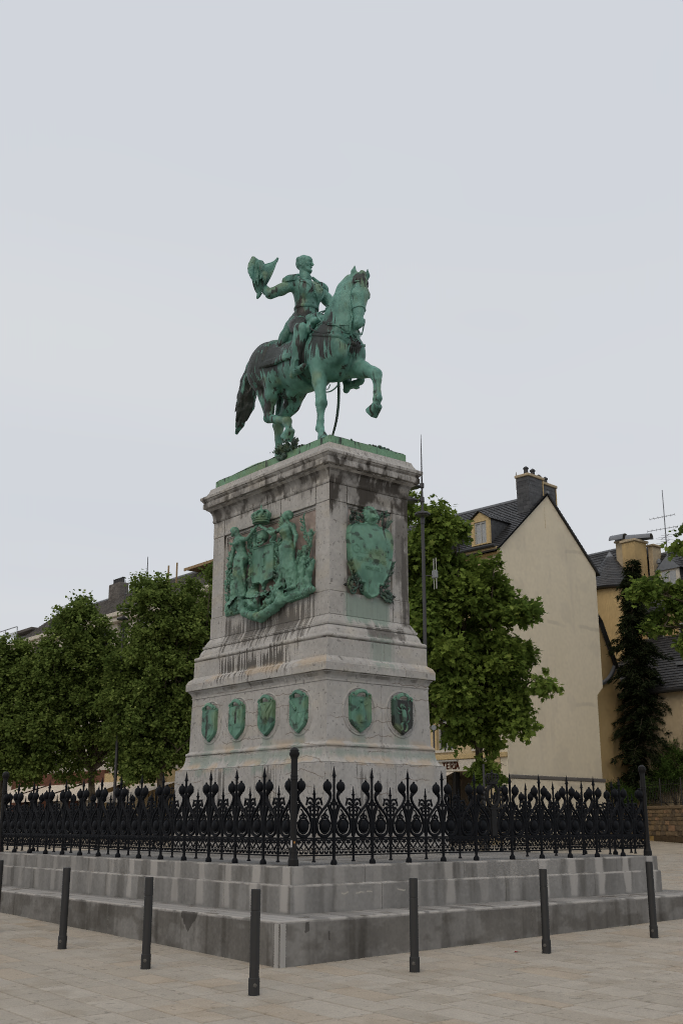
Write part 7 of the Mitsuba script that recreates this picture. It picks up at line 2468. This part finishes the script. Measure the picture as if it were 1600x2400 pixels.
def mast_lamp(key, label, x, y, zt, lamps, r, rp):
    thing(key, label, 'street lamp')
    g = ground_z(x, y)
    add(key + '__mast', lathe([(rp * 1.7, g - .02), (rp * 1.7, g + .9), (rp * 1.15, g + .95), (rp, zt - 2.7), (rp * 1.3, zt - 2.69), (rp * 1.3, zt - 2.52), (rp * .8, zt - 2.5), (.008, zt)], 14, (x, y, 0)), 'lamp_paint', smooth=35)
    for z, ang, L in lamps:
        k = fast_number(key + '__lamp_head')
        d = np.array([math.cos(ang), math.sin(ang), 0])
        c = np.array([x, y, z]) + d * L
        h, gl = disc_lamp(c, d, L, r)
        if L > .01:
            h = cat([h, tube([(x, y, z + .06), c + [0, 0, .06] - d * r * .6], .022, 6), lathe([(rp * 1.35, z), (rp * 1.35, z + .13)], 12, (x, y, 0))])
        add(k, h, 'lamp_paint', smooth=35)
        add(k + '__lens', gl, 'lamp_lens', smooth=35)


left_a = math.atan2(.63, -.777)
mast_lamp('street_lamp', 'grey mast lamp with needle top just right of the pedestal', 13.13, 11.37, 12.5, [(10.88, left_a, .28), (10.46, left_a, .35), (10.05, -2.4, .03)], .225, .048)
mast_lamp('street_lamp_001', 'grey mast lamp half hidden in the left plane trees', 14.75, 31.95, 11.8, [(10.45, left_a, .05), (10.05, left_a, .05)], .26, .06)
DV = 'antenna_box'
thing(DV, 'small pale grey box with four white rods on the mast lamp', 'antenna')
dx, dy = 13.37, 11.17
add(DV, box(dx - .06, dx + .06, dy - .08, dy + .08, 8.22, 8.44, .02), 'device_grey', smooth=False)
add(DV + '__rod', cat([tube([(dx + a, dy + b, 8.44), (dx + a, dy + b, 8.80)], .014, 6) for a, b in ((.0, -.06), (.02, .06))] + [tube([(dx + a, dy + b, 8.22), (dx + a, dy + b, 7.92)], .014, 6) for a, b in ((.0, -.06), (.02, .06))]), 'white_paint', smooth=40)
add(DV + '__bracket', tube([(13.14, 11.36, 8.30), (dx, dy, 8.30)], .016, 6), 'lamp_paint', smooth=40)
# round sign seen past the pedestal's edge
RS = 'round_sign'
thing(RS, 'small round dark blue sign with pale rim beside the pedestal', 'sign')
sx, sy = 13.785, 11.787
sf = frame3((sx, sy, 4.14), (.777, -.63, 0), (0, 0, 1), (-.63, -.777, 0))
bsdf('sign_blue', rough((.018, .018, .04), .3))
add(RS, moved(lathe([(.052, 0), (.052, .012)], 20), sf), 'sign_blue', smooth=30)
add(RS + '__rim', moved(lathe([(.072, -.002), (.074, .008), (.060, .016), (.053, .013)], 20), sf), 'device_grey', smooth=30)
add(RS + '__post', tube([(sx + .03, sy + .03, ground_z(sx, sy)), (sx + .03, sy + .03, 4.2)], .025, 8), 'lamp_paint', smooth=40)
SGN = 'sign_post'
thing(SGN, 'thin dark post standing by the crest of the railing', 'post')
add(SGN, tube([(16.3, 12.35, .5), (16.3, 12.35, 3.25)], .032, 8), 'lamp_paint', smooth=40)
# red scrap
bsdf('red_plastic', rough((.42, .012, .018), .35))
rx, ry = 3.02, -.86
sc = np.array([(0, 0), (.055, .008), (.060, .034), (.03, .042), (.002, .030)])
zz = np.array([.004, .010, .006, .012, .004]) + ground_z(rx, ry)
add('red_scrap', tm(np.vstack([np.column_stack([sc + [rx, ry], zz]), np.column_stack([sc + [rx, ry], zz - .003])]), [[0, 1, 2], [0, 2, 3], [0, 3, 4], [5, 7, 6], [5, 8, 7], [5, 9, 8], [0, 5, 6], [0, 6, 1], [1, 6, 7], [1, 7, 2], [2, 7, 8], [2, 8, 3], [3, 8, 9], [3, 9, 4], [4, 9, 5], [4, 5, 0]]), 'red_plastic', smooth=False)
thing('red_scrap', 'tiny red plastic scrap on the paving', 'litter')
